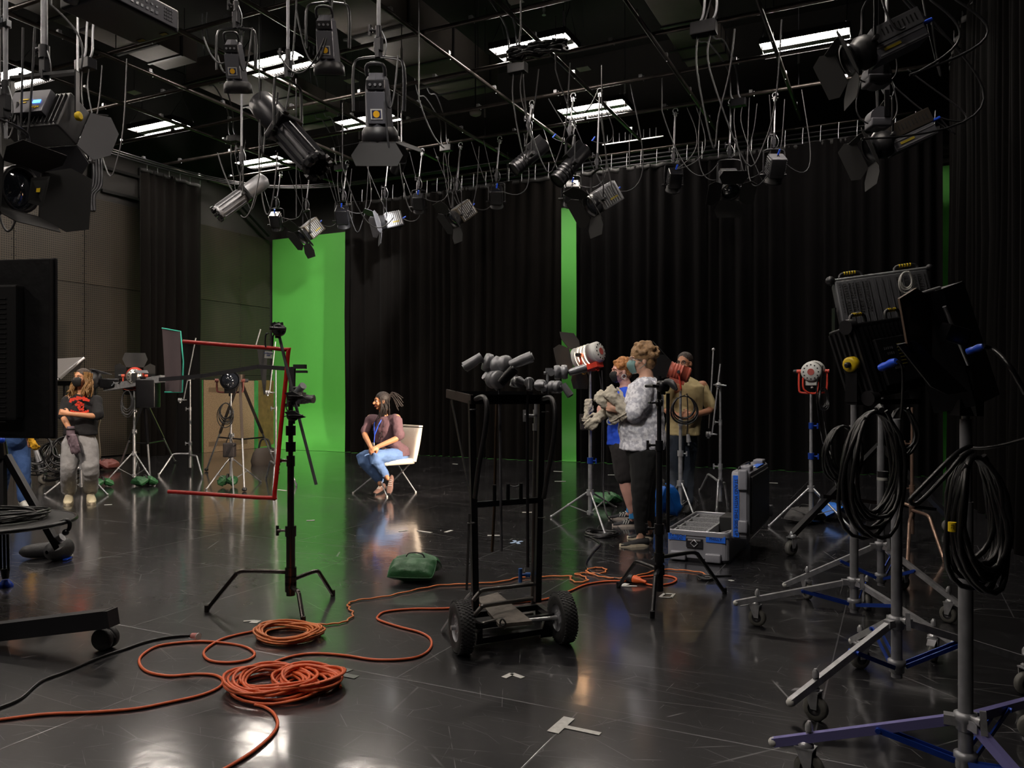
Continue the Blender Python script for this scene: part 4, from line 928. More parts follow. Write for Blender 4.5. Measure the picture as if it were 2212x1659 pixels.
def hlamp(kind, pos, d, s, label, rod_top=None, doors=(50,50,50,50), cables=(), body=M_MGREY, name=None, rod=True, blueplug=True, dm=M_BLKM, dsz=(.2,.2,.17,.17), hangz=.34, rodr=.014, sticker=None):
    pos = Vector(pos); M = frame(pos, d); nm = name or {'fres':'hanging_fresnel', 'ell':'ellipsoidal_spotlight', 'par':'hanging_par_lamp', 'back':'hanging_fresnel', 'cyl':'hanging_spotlight'}[kind]
    t = Thing(nm, label, 'stage light', pos); hp = pos+Vector((0,0,hangz*s))
    if kind in ('fres', 'back'):
        r = .11*s
        mb = LM(M).box((0,0,-.12*s), (.2*s,.22*s,.26*s), bev=.015*s); t.part('housing', mb, body, w=True)
        mb = LM(M)
        for i in range(8): mb.box((0,.112*s,-.22*s+i*.028*s), (.19*s,.012*s,.012*s)); mb.box((.104*s,0,-.22*s+i*.028*s), (.012*s,.18*s,.012*s)); mb.box((-.104*s,0,-.22*s+i*.028*s), (.012*s,.18*s,.012*s))
        t.part('cooling_fin', mb, M_STEEL if body is not M_BLACK else M_GREY, w=True)
        mb = LM(M).lathe((0,0,0), (0,0,1), [(r*.8,0),(r,.03*s),(r*1.02,.08*s),(r*1.08,.085*s),(r*1.08,.1*s),(r*.95,.1*s)], 22, cap=False); t.part('lens_barrel', mb, M_BLKP, w=True)
        t.part('lens', LM(M).lathe((0,0,.07*s), (0,0,1), [(r*.95,0),(r*.6,.02*s),(.001,.03*s)], 20, cap=False), M_GLASS, w=True)
        lb = LM(M).box((.113*s,-.04*s,-.14*s), (.004*s,.018*s,.1*s)); t.part('side_label', lb, mat('label_olive', '8f7f1e', .6) if kind == 'fres' else M_GREY, w=True)
        if doors: barn_doors(t, M, r*1.06, s, doors, dm, .1*s, dsz)
        hw = .14*s
    elif kind == 'ell':
        r = .075*s
        mb = LM(M).lathe((0,0,0), (0,0,1), [(.03*s,-.36*s),(r*1.15,-.33*s),(r*1.25,-.25*s),(r*1.2,-.1*s),(r*1.05,-.07*s),(r*1.05,-.03*s)], 20); t.part('lamp_housing', mb, body, w=True)
        mb = LM(M).lathe((0,0,0), (0,0,1), [(r*.9,-.03*s),(r,0),(r,.28*s),(r*1.12,.3*s),(r*1.12,.34*s),(r*.9,.34*s)], 20, cap=False); t.part('lens_tube', mb, body, w=True)
        mb = LM(M)
        for i in range(12):
            a = 2*PI*i/12; q = Vector((math.cos(a), math.sin(a), 0)); mb.bar(q*r*1.1+Vector((0,0,.0)), q*r*1.1+Vector((0,0,.3*s)), .007*s, .022*s, up=q)
        t.part('cooling_fin', mb, body, w=True)
        mb = LM(M).box((0,0,-.05*s), (r*2.5, r*2.5, .05*s), bev=.01*s)
        for i in range(3): mb.box((r*1.4*math.cos(i*2.1), r*1.4*math.sin(i*2.1), -.05*s), (.04*s,.04*s,.006*s))
        t.part('shutter_gate', mb, M_BLACK, w=True)
        mb = LM(M); k = 10
        for i in range(k): a = 2*PI*i/k; mb.box((math.cos(a)*r*1.1, math.sin(a)*r*1.1, .35*s), (.03*s,.03*s,.03*s), rot=(0,0,a))
        t.part('colour_frame', mb, M_BLACK, w=True)
        t.part('lens', LM(M).lathe((0,0,.3*s), (0,0,1), [(r*.9,0),(.001,.015*s)], 20, cap=False), M_GLASS, w=True); hw = .12*s
    elif kind == 'par':
        r = .1*s
        mb = LM(M).lathe((0,0,0), (0,0,1), [(.04*s,-.16*s),(r*.7,-.14*s),(r,-.02*s),(r,.06*s),(r*.92,.06*s),(r*.92,.03*s)], 20, cap=False); t.part('housing', mb, M_BLACK, w=True)
        t.part('face_plate', LM(M).cyl((0,0,.02*s), (0,0,.03*s), r*.93, n=20), M_BLKM, w=True)
        for i in range(7):
            a = 2*PI*i/6; q = (0,0) if i == 6 else (math.cos(a)*r*.58, math.sin(a)*r*.58); t.part('led_lens', LM(M).lathe((q[0],q[1],.03*s), (0,0,1), [(r*.25,0),(r*.2,.012*s),(.001,.018*s)], 12, cap=False), mat('warm_lens', '6b4a3f', .15), w=True)
        hw = .12*s
    else:
        r = .06*s
        mb = LM(M).lathe((0,0,0), (0,0,1), [(r*.5,-.2*s),(r,-.18*s),(r,.12*s),(r*1.05,.13*s),(r*1.05,.17*s),(r*.9,.17*s)], 18, cap=False); t.part('housing', mb, body, w=True)
        mb = LM(M)
        for i in range(5): mb.cyl((0,0,.03*s+i*.03*s), (0,0,.042*s+i*.03*s), r*1.06, n=18)
        t.part('ring', mb, M_GREY, w=True); t.part('rear_block', LM(M).box((0,.05*s,-.1*s), (.09*s,.07*s,.16*s), bev=.006), M_BLACK, w=True); hw = .09*s
    yoke(t, M, hw, hp, M_BLACK if body is not M_MGREY else M_GREY, s)
    if rod and rod_top is not None: hang_rod(t, rod_top, hp+Vector((0,0,.17)), rodr)
    elif rod_top is not None: t.part('hook_clamp', MB().box(hp+Vector((0,0,.05)), (.06,.05,.12), bev=.004).cyl(hp, rod_top, .012), M_STEEL, w=True)
    rear = M @ Vector((0,0,-.27*s))
    if blueplug:
        pp = rear; t.part('blue_plug', MB().cyl(rear, rear+Vector((.02,0,.03))-M.to_3x3()@Vector((0,0,.05)), .014, n=10), M_BLUE, w=True)
    for c in cables:
        loop_cable(t, rear, c[0], c[1], c[2] if len(c) > 2 else .0075, c[3] if len(c) > 3 else 0)
    if sticker: 
        pass
    return t, M
def row(px, py, y): return ony(px, py, y)
def dirpx(px, py, qx, qy, toward): 
    """direction whose picture runs from p to q, leaning towards (-) or away from (+) the camera"""
    return (R_*(qx-px)+Vector((0,0,-(qy-py)))).normalized()+A_*toward
# --- far row, hung from the back pipe
def top_of(px, y): p = ony(px, 700, y); return Vector((p.x, p.y, ZG))
def far(kind, px, py, qx, qy, tw, s, label, y=13.17, rpx=None, **k):
    p = row(px, py, y-.12); tp = Vector((p.x, y, ZG))
    c = k.pop('cab', ((.5, .5, .3), (-.6, .7, .2)))
    cables = [(tp+Vector((dx, 0, 0)), sag, .0085, sd) for dx, sag, sd in c]
    return hlamp(kind, p, dirpx(px, py, qx, qy, tw), s, label, tp, cables=cables, **k)
far('fres', 662, 505, 640, 530, -.5, 1.45, 'hanging fresnel with splayed barn doors in front of the green backdrop', doors=(80,70,75,75), body=mat('bronze_grey', '5a5349', .45, .4, var=.2))
far('fres', 832, 480, 790, 492, -.3, 1.35, 'hanging fresnel with a silver upper flap, left of the first back curtain folds', doors=(35,70,60,60), dm=M_MGREY)
far('back', 988, 468, 960, 492, -.4, 1.4, 'hanging fresnel with open barn doors, second silver one over the middle curtain', doors=(75,60,80,60), body=mat('bronze_grey', '5a5349', .45))
far('back', 905, 448, 905, 470, .8, 1.0, 'small dark hanging lamp between the two silver fresnels over the middle curtain', doors=None, body=M_BLACK)
far('back', 1073, 436, 1073, 460, .9, 1.05, 'small dark hanging lamp left of the narrow green gap', doors=None, body=M_BLACK)
far('back', 742, 478, 742, 500, .9, 1.2, 'dark hanging lamp at the right edge of the wide green gap', doors=None, body=M_BLACK)
far('back', 598, 486, 598, 500, .8, 1.05, 'dark hanging lamp at the top left corner of the green backdrop', doors=None, body=M_BLACK)
far('fres', 1290, 438, 1255, 462, -.3, 1.5, 'silver hanging fresnel with dark barn doors, right of the narrow green gap', doors=(50,60,60,60), body=M_ALU, y=11.78)
far('back', 1234, 430, 1234, 455, .9, 1.2, 'small black hanging lamp directly above the narrow green gap', doors=None, body=M_BLACK, y=13.0)
far('back', 1455, 400, 1455, 420, .9, 1.05, 'small dark hanging lamp over the left part of the widest curtain', doors=None, body=M_BLACK, cab=((.35,.2,.3),(.2,.1,.25)))
far('fres', 1576, 405, 1574, 440, -.9, 1.35, 'forward-facing hanging fresnel with its barn doors open, over the widest curtain', doors=(80,55,75,75), body=M_GREY, cab=((-.5,.5,-.2),(.6,.5,.3)))
far('back', 1672, 378, 1672, 400, .7, 1.2, 'boxy hanging lamp with a square bracket, rightmost of the far row', doors=None, body=M_MGREY, cab=((-.4,.9,-.2),(.4,.7,.3)))
far('cyl', 1142, 340, 1122, 358, -.2, 2.0, 'small barrel-shaped lamp pointing down left, nearest the middle of the picture', y=11.78, body=M_BLACK, hangz=.2, cab=((.3,.3,.3),))
far('cyl', 1232, 358, 1212, 382, -.2, 2.1, 'small barrel-shaped lamp pointing down left, above the narrow green gap', y=11.78, body=M_BLACK, hangz=.22, cab=((.4,.3,.3),))
# --- nearer lamps
def near(kind, px, py, d, qx, qy, tw, s, label, rpx=None, **k):
    p = at(px, py, d); tp = Vector((p.x, p.y, ZG)); 
    if rpx: q = at(rpx, py, d); tp = Vector((q.x, q.y, ZG))
    return hlamp(kind, p, dirpx(px, py, qx, qy, tw), s, label, tp, **k)
M_STAGE = mat('stage_grey', '55555c', .5, .2)
near('ell', 622, 288, 6.8, 668, 340, -.35, 1.35, 'long dark ribbed ellipsoidal spotlight pointing down right, over the green backdrop', body=mat('anthracite', '26262b', .35, .3), cables=((at(600,200,6.8), .3, .008),(at(560,180,6.8), .5, .007)))
near('ell', 522, 424, 10.3, 495, 450, -.35, 1.15, 'silver ribbed ellipsoidal spotlight pointing down left, beside the narrow left curtain', body=M_ALU, cables=((at(600,330,10.3), .6, .01),(at(470,330,10.3), .4, .01)))
near('par', 168, 345, 9.2, 182, 362, -1.0, 1.05, 'small black lamp with a cluster of seven lenses, above the perforated wall', cables=((at(120,300,9.2), .3, .009),(at(215,300,9.2), .2, .009)))
t, Ml = near('fres', 12, 408, 5.0, 60, 412, -.25, 1.25, 'big fresnel at the left edge with a black barn door bearing a yellow sticker', doors=(35,30,60,60), body=M_MGREY, dsz=(.16,.14,.24,.24), cables=((at(60,300,5.0), .35, .009),(at(-20,280,5.0), .2, .009)))
q = at(82, 412, 4.86); t.part('door_flap', MB().slab([at(68,384,4.85), at(108,381,4.85), at(92,446,4.85), at(60,438,4.88)], .004), M_BLKM, w=True)
st = t.part('yellow_sticker', MB().slab([at(79,407,4.84), at(87,406,4.84), at(86,415,4.84), at(78,415,4.84)], .002), M_YEL, w=True)
# the three sticker-marked lamps
def sticker_lamp(px, py, d, tilt, label, doors, s=1., rod=True, cab=()):
    p = at(px, py, d); t = Thing('marked_stage_light', label, 'stage light', p); up = R_*math.sin(tilt)+Vector((0,0,math.cos(tilt))); M = frame(p, A_*.35-Vector((0,0,1)), -A_)
    # local: z = beam (down and away), y towards camera, x
    mb = LM(M).lathe((0,0,0), (0,0,1), [(.05*s,-.24*s),(.075*s,-.2*s),(.085*s,-.12*s),(.09*s,-.0*s),(.095*s,.1*s)], 8, smooth=False); t.part('housing', mb, M_STAGE, w=True)
    mb = LM(M).box((0,.082*s,-.02*s), (.125*s,.03*s,.2*s), bev=.004); fp = t.part('rear_plate', mb, M_STAGE, w=True)
    z = .02*s; y = .1*s
    mb = LM(M).box((0,y,z), (.078*s,.003,.066*s)); a = t.part('sticker', mb, M_WHITE, parent=fp, w=True)
    mb = LM(M).box((0,y+.002,z), (.06*s,.003,.05*s)); t.part('sticker_panel', mb, mat('navy', '1c2048', .5), parent=fp, w=True)
    mb = LM(M).lathe((0,y+.003,z), (0,1,0), [(.022*s,0),(.022*s,.002)], 18); t.part('sticker_disc', mb, mat('amber', 'e0a818', .5), parent=fp, w=True)
    mb = LM(M); mb.box((0,.075*s,-.165*s), (.12*s,.035*s,.06*s), bev=.004); 
    t.part('connector_panel', mb, M_BLKP, w=True)
    mb = LM(M)
    for k in (-1,0,1): mb.cyl((k*.034*s,.09*s,-.165*s), (k*.034*s,.1*s,-.165*s), .009*s, n=10)
    t.part('socket', mb, M_STEEL, w=True)
    mb = LM(M).tube(smooth_path([(-.06*s,.03*s,-.22*s),(-.05*s,.05*s,-.29*s),(.05*s,.05*s,-.29*s),(.06*s,.03*s,-.22*s)], 4), .012*s, 8); t.part('carry_handle', mb, M_BLKP, w=True)
    mb = LM(M).lathe((0,0,.1*s), (0,0,1), [(.1*s,0),(.12*s,.03*s),(.125*s,.1*s),(.115*s,.1*s)], 22, cap=False); t.part('lens_barrel', mb, M_BLKP, w=True)
    t.part('lens', LM(M).lathe((0,0,.17*s), (0,0,1), [(.115*s,0),(.001,.02*s)], 20, cap=False), M_GLASS, w=True)
    if doors: barn_doors(t, M, .12*s, s, doors, M_BLKM, .2*s, (.17,.17,.17,.17))
    hp = p+Vector((0,0,.36*s)); mb = MB(); w_ = .17*s
    mb.tube(smooth_path([p+R_*-w_, p-R_*w_+Vector((0,0,.3*s)), hp-R_*w_*.6, hp+R_*w_*.6, p+R_*w_+Vector((0,0,.3*s)), p+R_*w_], 3), (.005,.016), 8); t.part('yoke', mb, M_BLACK, w=True)
    hang_rod(t, Vector((p.x,p.y,ZG)), hp+Vector((0,0,.15)), .016)
    for k, (cx, cy2, sag) in enumerate(cab): loop_cable(t, M @ Vector((.05*s,.06*s,-.2*s)), at(cx,cy2,d), sag, .0075)
    return t
sticker_lamp(818, 240, 6.0, 0, 'grey stage light marked with a yellow disc, with its barn doors open', (30,30,80,70), 1.12, cab=((860,120,.3),(850,330,.2)))
sticker_lamp(708, 105, 6.6, 0, 'grey stage light marked with a yellow disc, highest of the three', None, 1.05, cab=((640,20,.4),(745,10,-.3),(600,110,.3)))
sticker_lamp(510, 150, 7.0, 0, 'grey stage light marked with a yellow disc, leftmost of the three, half hidden in cables', None, 1.0, cab=((440,80,.2),(545,60,.3),(470,120,.2)))
# big LED panel at left
Mq = frame(at(100, 262, 5.6), (A_*.92+R_*.2-Vector((0,0,.45))), (0,0,1))
pl = panel_lamp('large hanging black panel lamp with barn doors and a glowing blue display', Mq, .46, .3, .2, M_BLKP, handle=False, name='hanging_panel_lamp')
mb = LM(Mq).box((.03,.03,-.13), (.3,.2,.06), bev=.006); cbx = pl.part('control_box', mb, M_STAGE, w=True)
pl.part('blue_display', LM(Mq).box((-.05,.02,-.163), (.06,.026,.004)), mat('blue_display', '4a8cff', .3, emit=4, ecol='3a78ff'), w=True, parent=cbx)
mb = LM(Mq)
for i in range(5): mb.box((-.06,-.04-.0*i,-.163), (.01,.01,.004)); mb.box((-.08+i*.016,-.03,-.163), (.01,.014,.004))
mb.box((.06,.045,-.163), (.07,.012,.003)); mb.box((.06,.02,-.163), (.05,.01,.003)); pl.part('printed_text', mb, M_YEL, w=True, parent=cbx)
mb = LM(Mq)
for ix in range(12):
    for iy in range(6): mb.box((-.2+ix*.036, .12-iy*.045, -.104), (.022,.008,.004))
pl.part('vent_slot', mb, M_BLKM, w=True, kind='stuff')
barn = [((-.23,.15),(.23,.15),(0,1)), ((-.23,-.15),(.23,-.15),(0,-1)), ((-.23,-.15),(-.23,.15),(-1,0)), ((.23,-.15),(.23,.15),(1,0))]
for (a, b2, o) in barn:
    aa, bb = Vector((*a, .1)), Vector((*b2, .1)); oo = Vector((o[0]*.13, o[1]*.13, .17)); sd = (bb-aa).normalized()*.05
    pl.part('barn_door', LM(Mq).slab([aa, bb, bb+oo*.6+sd, bb+oo-sd, aa+oo+sd, aa+oo*.6-sd], .005), mat('barn_grey', '35353a', .5), w=True)
yk = MB(); a0, a1 = Mq @ Vector((-.27,0,-.02)), Mq @ Vector((.27,0,-.02)); tz = at(100, 165, 5.6).z
yk.bar(a0, (a0.x,a0.y,tz), .05, .01, up=R_); yk.bar(a1, (a1.x,a1.y,tz), .05, .01, up=R_); yk.bar((a0.x,a0.y,tz), (a1.x,a1.y,tz), .05, .02); pl.part('yoke', yk, M_BLACK, w=True)
pl.part('tilt_knob', MB().lathe(a0, (a0-a1), [(.03,0),(.034,.02),(.02,.03)], 12), M_YEL, w=True); pl.part('tilt_knob', MB().lathe(a1, (a1-a0), [(.03,0),(.034,.02),(.02,.03)], 12), M_YEL, w=True)
mid = (a0+a1)/2; hang_rod(pl, (mid.x, mid.y, ZG), (mid.x, mid.y, tz+.12), .022)
for (px, py, sag) in ((10,100,.3),(50,60,.5),(75,60,.55),(0,250,.2)): loop_cable(pl, Mq @ Vector((.1,.02,-.17)), at(px,py,5.4), sag, .0075)
pl.part('blue_plug', MB().cyl(Mq @ Vector((.18,-.06,-.16)), Mq @ Vector((.22,-.02,-.2)), .014), M_BLUE, w=True)
# top-left small accessory rod
t = Thing('accessory_rod', 'thin hanging rod with a chrome bracket at the top left corner', 'rod', at(10, 60, 5)); t.part('rod', MB().cyl(at(10,60,5), at(13,300,5), .011), M_ALU, w=True); t.part('bracket', MB().box(at(10,55,5), (.09,.03,.03)).box(at(4,50,5), (.015,.03,.06)).box(at(18,52,5), (.015,.03,.05)), M_CHROME, w=True)
t.part('upper_rod', MB().cyl(at(10,60,5), (at(10,60,5).x, at(10,60,5).y, ZG), .008), M_GREY, w=True)
# projector
Mj = frame(at(262, 22, 5.6), (0,1,0), (0,0,1)); pj = Thing('projector', 'large black projector hung upside down at the top left, with a blue-lit lens', 'projector', at(262, 60, 5.6))
pj.part('case', LM(Mj).box((0,0,0), (.44,.17,.62), bev=.02), mat('projector_black', '19191c', .5, spec=.4), w=True)
mb = LM(Mj).box((-.225,.0,.02), (.02,.13,.52), bev=.004); sp = pj.part('connector_panel', mb, M_STAGE, w=True)
mb = LM(Mj)
for i in range(7): mb.cyl((-.236,.02,.1-i*.04), (-.242,.02,.1-i*.04), .01, n=8); mb.box((-.238,-.025,.1-i*.04), (.006,.02,.022))
pj.part('socket', mb, M_CHROME, w=True, parent=sp)
mb = LM(Mj)
for i in range(4):
    for j in range(4): mb.box((-.238,.04-i*.024,.17+j*.02), (.006,.011,.011))
pj.part('button', mb, M_MGREY, w=True, parent=sp)
mb = LM(Mj).lathe((.06,-.01,-.3), (0,0,-1), [(.075,0),(.08,.05),(.07,.09),(.06,.09)], 20, cap=False); pj.part('lens_barrel', mb, M_BLKP, w=True)
pj.part('lens', LM(Mj).lathe((.06,-.01,-.36), (0,0,-1), [(.065,0),(.001,.03)], 20, cap=False), mat('blue_lens', '2b66ff', .1, emit=1.2, ecol='2b66ff'), w=True)
mb = LM(Mj)
for k in (-1, 1): mb.box((.12*k,-.088,.26), (.06,.003,.03))
pj.part('warning_label', mb, mat('label_olive', '8f7f1e', .6), w=True)
mb = LM(Mj).box((.1,.0,-.315), (.04,.02,.004)); 
for i in range(4): mb.box((-.03-.018*i,-.05,-.313), (.01,.012,.004))
pj.part('indicator_light', mb, mat('green_led', 'b7e84a', .4, emit=1.5, ecol='b0e040'), w=True)
mb = MB(); c_ = at(262, 22, 5.6)
for k in (-1, 1): mb.bar(Mj @ Vector((.15*k,.09,.12)), c_+Vector((0,0,.3)), .03, .008); mb.bar(Mj @ Vector((.15*k,.09,-.12)), c_+Vector((0,0,.3)), .03, .008)
mb.cyl(c_+Vector((0,0,.28)), (c_.x, c_.y, ZC), .024); pj.part('ceiling_mount', mb, M_BLACK, w=True)
# upper right pair of big spots
def big_spot(px, py, d, qx, qy, tw, s, label, col=mat('silver_housing', '85858a', .4, .5), cab=()):
    p = at(px, py, d); dd = dirpx(px, py, qx, qy, tw); M = frame(p, dd); t = Thing('studio_spotlight', label, 'stage light', p)
    mb = LM(M).box((0,.03*s,-.2*s), (.17*s,.12*s,.34*s), bev=.008); t.part('upper_housing', mb, col, w=True)
    mb = LM(M).box((0,-.09*s,-.17*s), (.2*s,.1*s,.36*s), bev=.008); lo = t.part('lower_housing', mb, M_STAGE, w=True)
    mb = LM(M)
    for k in (-1,1):
        for i in range(9): mb.box((k*.088*s,.03*s,-.33*s+i*.03*s), (.004,.05*s,.008*s))
        mb.cut()
    t.part('vent_slot', mb, M_BLKM, w=True)
    mb = LM(M)
    for k in (-1,1): mb.box((k*.102*s,-.06*s,-.17*s), (.004,.012*s,.34*s)); mb.box((k*.102*s,-.12*s,-.17*s), (.004,.012*s,.34*s))
    t.part('trim_rail', mb, M_ALU, w=True)
    mb = LM(M)
    for k in (-1,1): mb.box((k*.103*s,-.09*s,-.1*s), (.004,.02*s,.12*s))
    t.part('yellow_lettering', mb, mat('label_olive', '8f7f1e', .6), w=True)
    mb = LM(M).lathe((0,-.02*s,-.03*s), (0,0,1), [(.09*s,0),(.115*s,.04*s),(.12*s,.1*s),(.1*s,.13*s),(.1*s,.16*s),(.115*s,.17*s),(.115*s,.2*s),(.1*s,.2*s)], 24, cap=False); t.part('lens_barrel', mb, M_BLKP, w=True)
    t.part('chrome_ring', LM(M).lathe((0,-.02*s,.15*s), (0,0,1), [(.117*s,0),(.117*s,.018*s)], 24, cap=False), M_CHROME, w=True)
    t.part('lens', LM(M).lathe((0,-.02*s,.13*s), (0,0,1), [(.1*s,0),(.001,.02*s)], 20, cap=False), M_GLASS, w=True)
    M2 = M @ Matrix.Translation((0,-.02*s,0)); barn_doors(t, M2, .118*s, s, (25,60,60,60), M_BLKM, .18*s, (.06,.2,.2,.2))
    hp = p+Vector((0,0,.34*s)); yoke(t, M, .13*s, hp, M_BLACK, s); hang_rod(t, (p.x,p.y,ZG), hp+Vector((0,0,.15)), .016)
    rear = M @ Vector((0,-.02*s,-.38*s)); t.part('blue_plug', MB().cyl(rear, M @ Vector((.0,-.02*s,-.46*s)), .016), M_BLUE, w=True)
    for (cx, cy2, sag, sd) in cab: loop_cable(t, M @ Vector((0,-.02*s,-.46*s)), at(cx,cy2,d), sag, .0075, sd)
    return t
big_spot(1876, 102, 5.6, 1816, 130, .1, 1.0, 'large grey studio spotlight at the upper right, pointing left beside the strip light', cab=((1930,-30,.1,.05),(1990,-20,.5,.1),(1860,300,.2,.6),(1945,-20,.3,.3)))
big_spot(1915, 302, 7.6, 1865, 325, .08, 1.15, 'dimmer studio spotlight below the upper right one, almost black', mat('bronze_dark', '3a342e', .5, .3), cab=((1925,180,.3,.35),(1960,150,.2,.4)))
# moving-light bases between them
for (px, py, d, lb) in ((1893, 165, 5.9, 'dark box-shaped dimmer hanging just under the large upper right spotlight'), (1897, 258, 6.6, 'dark rounded bracket unit hanging between the two upper right spotlights')):
    p = at(px, py, d); t = Thing('hanging_control_unit', lb, 'stage equipment', p); M = frame(p, -A_, (0,0,1))
    t.part('base', LM(M).box((0,-.04,0), (.17,.07,.14), bev=.012), M_STAGE, w=True)
    t.part('round_body', LM(M).cyl((0,.0,-.06), (0,.0,.06), .09, n=24), M_STAGE, w=True); t.part('arm', LM(M).bar((.04,.22,.07), (.04,0,.07), .04, .012), M_BLACK, w=True)
    t.part('rod', MB().cyl(p+Vector((0,0,.06)), (p.x,p.y,ZG), .012), M_BLACK, w=True)
    for k in range(3): loop_cable(t, p+Vector((0,0,-.05)), at(px-30+25*k, py-110, d), .12, .006, .12*(k-1))
# black cable bundle under the top centre strip light
mb = MB()
for k in range(12):
    a, b2 = at(1098, 108+1.8*k, 6.8), at(1222, 84+2.2*k, 6.8); mb.tube([a.lerp(b2, i/10)+Vector((random.uniform(-.01,.01), random.uniform(-.05,.05), random.uniform(-.012,.012))) for i in range(11)], .016, 6)
solo('cable_bundle', mb, M_CABLE, 'long bundle of black cable tied in front of the top centre strip light', 'cable')
# junction boxes on pipes with flex conduit dropping in from the ceiling
JB = [(1520,62,'beside the narrow duct at top centre right'), (1595,222,'on the pipe above the forward-facing fresnel'), (505,272,'left of the long dark ellipsoidal spotlight'), (965,320,'right of the lowest marked light'), (735,362,'above the wide green gap'), (185,140,'under the projector'), (1118,148,'below the top centre strip light')]
for k, (px, py, lb) in enumerate(JB):
    y = {0:7.56, 1:13.05, 2:11.0, 3:13.05, 4:13.05, 5:6.15, 6:8.97}[k]; p = ony(px, py, y); p.z = min(p.z, ZG-.02)
    t = Thing('junction_box', 'junction box with two pale flexible conduits, '+lb, 'junction box', p)
    t.part('box', MB().box(p, (.24,.12,.12), bev=.008), M_BLACK, w=True)
    for j in (-1, 1):
        a = p+Vector((j*.06,0,.05)); s = -1 if k in (0,5) else 1
        t.part('flexible_conduit', MB().tube(smooth_path([a, a+Vector((s*-.06*1,0,.1)), a+Vector((s*.1-.2*s,0,.5)), a+Vector((-.35*s+j*.06,0,1.0)), a+Vector((-.55*s+j*.06,0,1.15)), a+Vector((-.75*s,0,ZC-a.z-.4)), a+Vector((-.75*s,0,ZC-a.z))], 5), .013, 8), M_ALU, w=True)
    for j in range(2):
        b2 = p+Vector((-.06+.12*j,0,-.06)); e = b2+Vector((.25+.3*j,.0,-.9-.3*j)); t.part('lead', MB().tube(smooth_path([b2, b2-Vector((0,0,.35)), b2.lerp(e,.6)+Vector((.0,0,-.55)), e-Vector((.05,0,-.1)), e+Vector((.05,0,.5)), e+Vector((.1,0,.9+.3*j))], 5), .008, 6), M_CABLEG, w=True)
# turnbuckle hangers for the grid
t0 = 0
for x in (-1.53, -4.38, -7.13, -10.05):
    for y in (4.72, 7.56, 10.38, 13.17):
        t = Thing('grid_hanger', 'thin threaded rod with a turnbuckle holding the pipe grid to the ceiling', 'hanger rod', (x+.12, y, ZG+.08), group='grid hanger rods')
        t.part('rod', MB().cyl((0,0,0), (0,0,ZC-ZG-.08), .007, n=6), M_GREY); t.part('turnbuckle', MB().box((0,0,.45), (.03,.02,.22)), M_STEEL)
# sensors and sprinklers
def small_ceiling(px, py, z, kind, label):
    p = onz(px, py, z)
    if kind == 'det':
        t = Thing('smoke_detector', label, 'smoke detector', p); t.part('cover', MB().lathe((0,0,0), (0,0,1), [(.06,0),(.1,.02),(.11,.05),(.11,.07)], 20), M_WHITE); t.part('stem', MB().cyl((0,0,.07), (0,0,ZC-z), .012), M_BLACK)
    elif kind == 'spr':
        t = Thing('ceiling_sprinkler', label, 'sprinkler', p); t.part('deflector', MB().lathe((0,0,0), (0,0,1), [(.03,0),(.03,.005)], 12), M_STEEL); t.part('stem', MB().cyl((0,0,0), (0,0,.06), .012).cyl((0,0,.06), (0,0,ZC-z), .02), M_STEEL)
    else:
        t = Thing('grid_reflector_card', label, 'card', p); t.part('card', MB().box((0,0,0), (.2,.16,.01)), M_WHITE); t.part('wire', MB().cyl((0,0,0), (0,0,ZC-z), .004), M_GREY)
small_ceiling(1027, 250, 6.35, 'det', 'round white smoke detector hanging above the middle curtain')
small_ceiling(1175, 33, 6.9, 'spr', 'small sprinkler head near the top centre, left of the narrow duct')
small_ceiling(1261, 149, 6.6, 'card', 'small pale card under the ceiling below the top centre strip light'); small_ceiling(759, 175, 6.6, 'card', 'small pale card under the ceiling right of the highest marked light')
small_ceiling(1113, 2, 6.6, 'card', 'small pale card at the top edge, left of the sprinkler head'); small_ceiling(290, 200, 6.6, 'card', 'dim small card above the strip light at the left')
# loose cables swagging between pipes
SW = [((0,470),(60,330),6,.3),((110,10),(175,150),6,-.1),((640,20),(600,250),7.5,.4),((905,215),(960,320),9.5,.1),((1125,60),(1110,130),7,.1),((1400,10),(1400,10),7,0),((2010,0),(1972,162),5.2,-.25),((2065,0),(1965,162),5.2,-.35),((1900,-20),(1955,60),5.4,.1),((1430,240),(1550,355),12,.5),((1535,0),(1518,60),8.5,0),((740,360),(850,470),13,.5),((640,380),(640,470),12,.2),((560,380),(520,465),10,.2),((1130,170),(1150,300),11,.2),((1200,150),(1290,200),10,.4),((1300,250),(1330,420),11.5,.25),((860,330),(890,458),12.5,.2)]
k = 0
for (a, b2, d, sag) in SW:
    if a == b2: continue
    k += 1; pa, pb = at(a[0], a[1], d), at(b2[0], b2[1], d)
    top = Vector((pa.x, pa.y, max(pa.z, ZG)))
    pts = [top]+catenary(pa, pb, abs(sag))
    if sag < 0: pts = [top]+[pa.lerp(pb, i/12)+R_*(-sag)*math.sin(PI*i/12) for i in range(13)]
    solo('drop_cable', MB().tube(pts, .0085, 6), M_CABLEG, 'thin grey cable drooping from the lighting grid', 'cable', 'loose cables drooping from the grid')
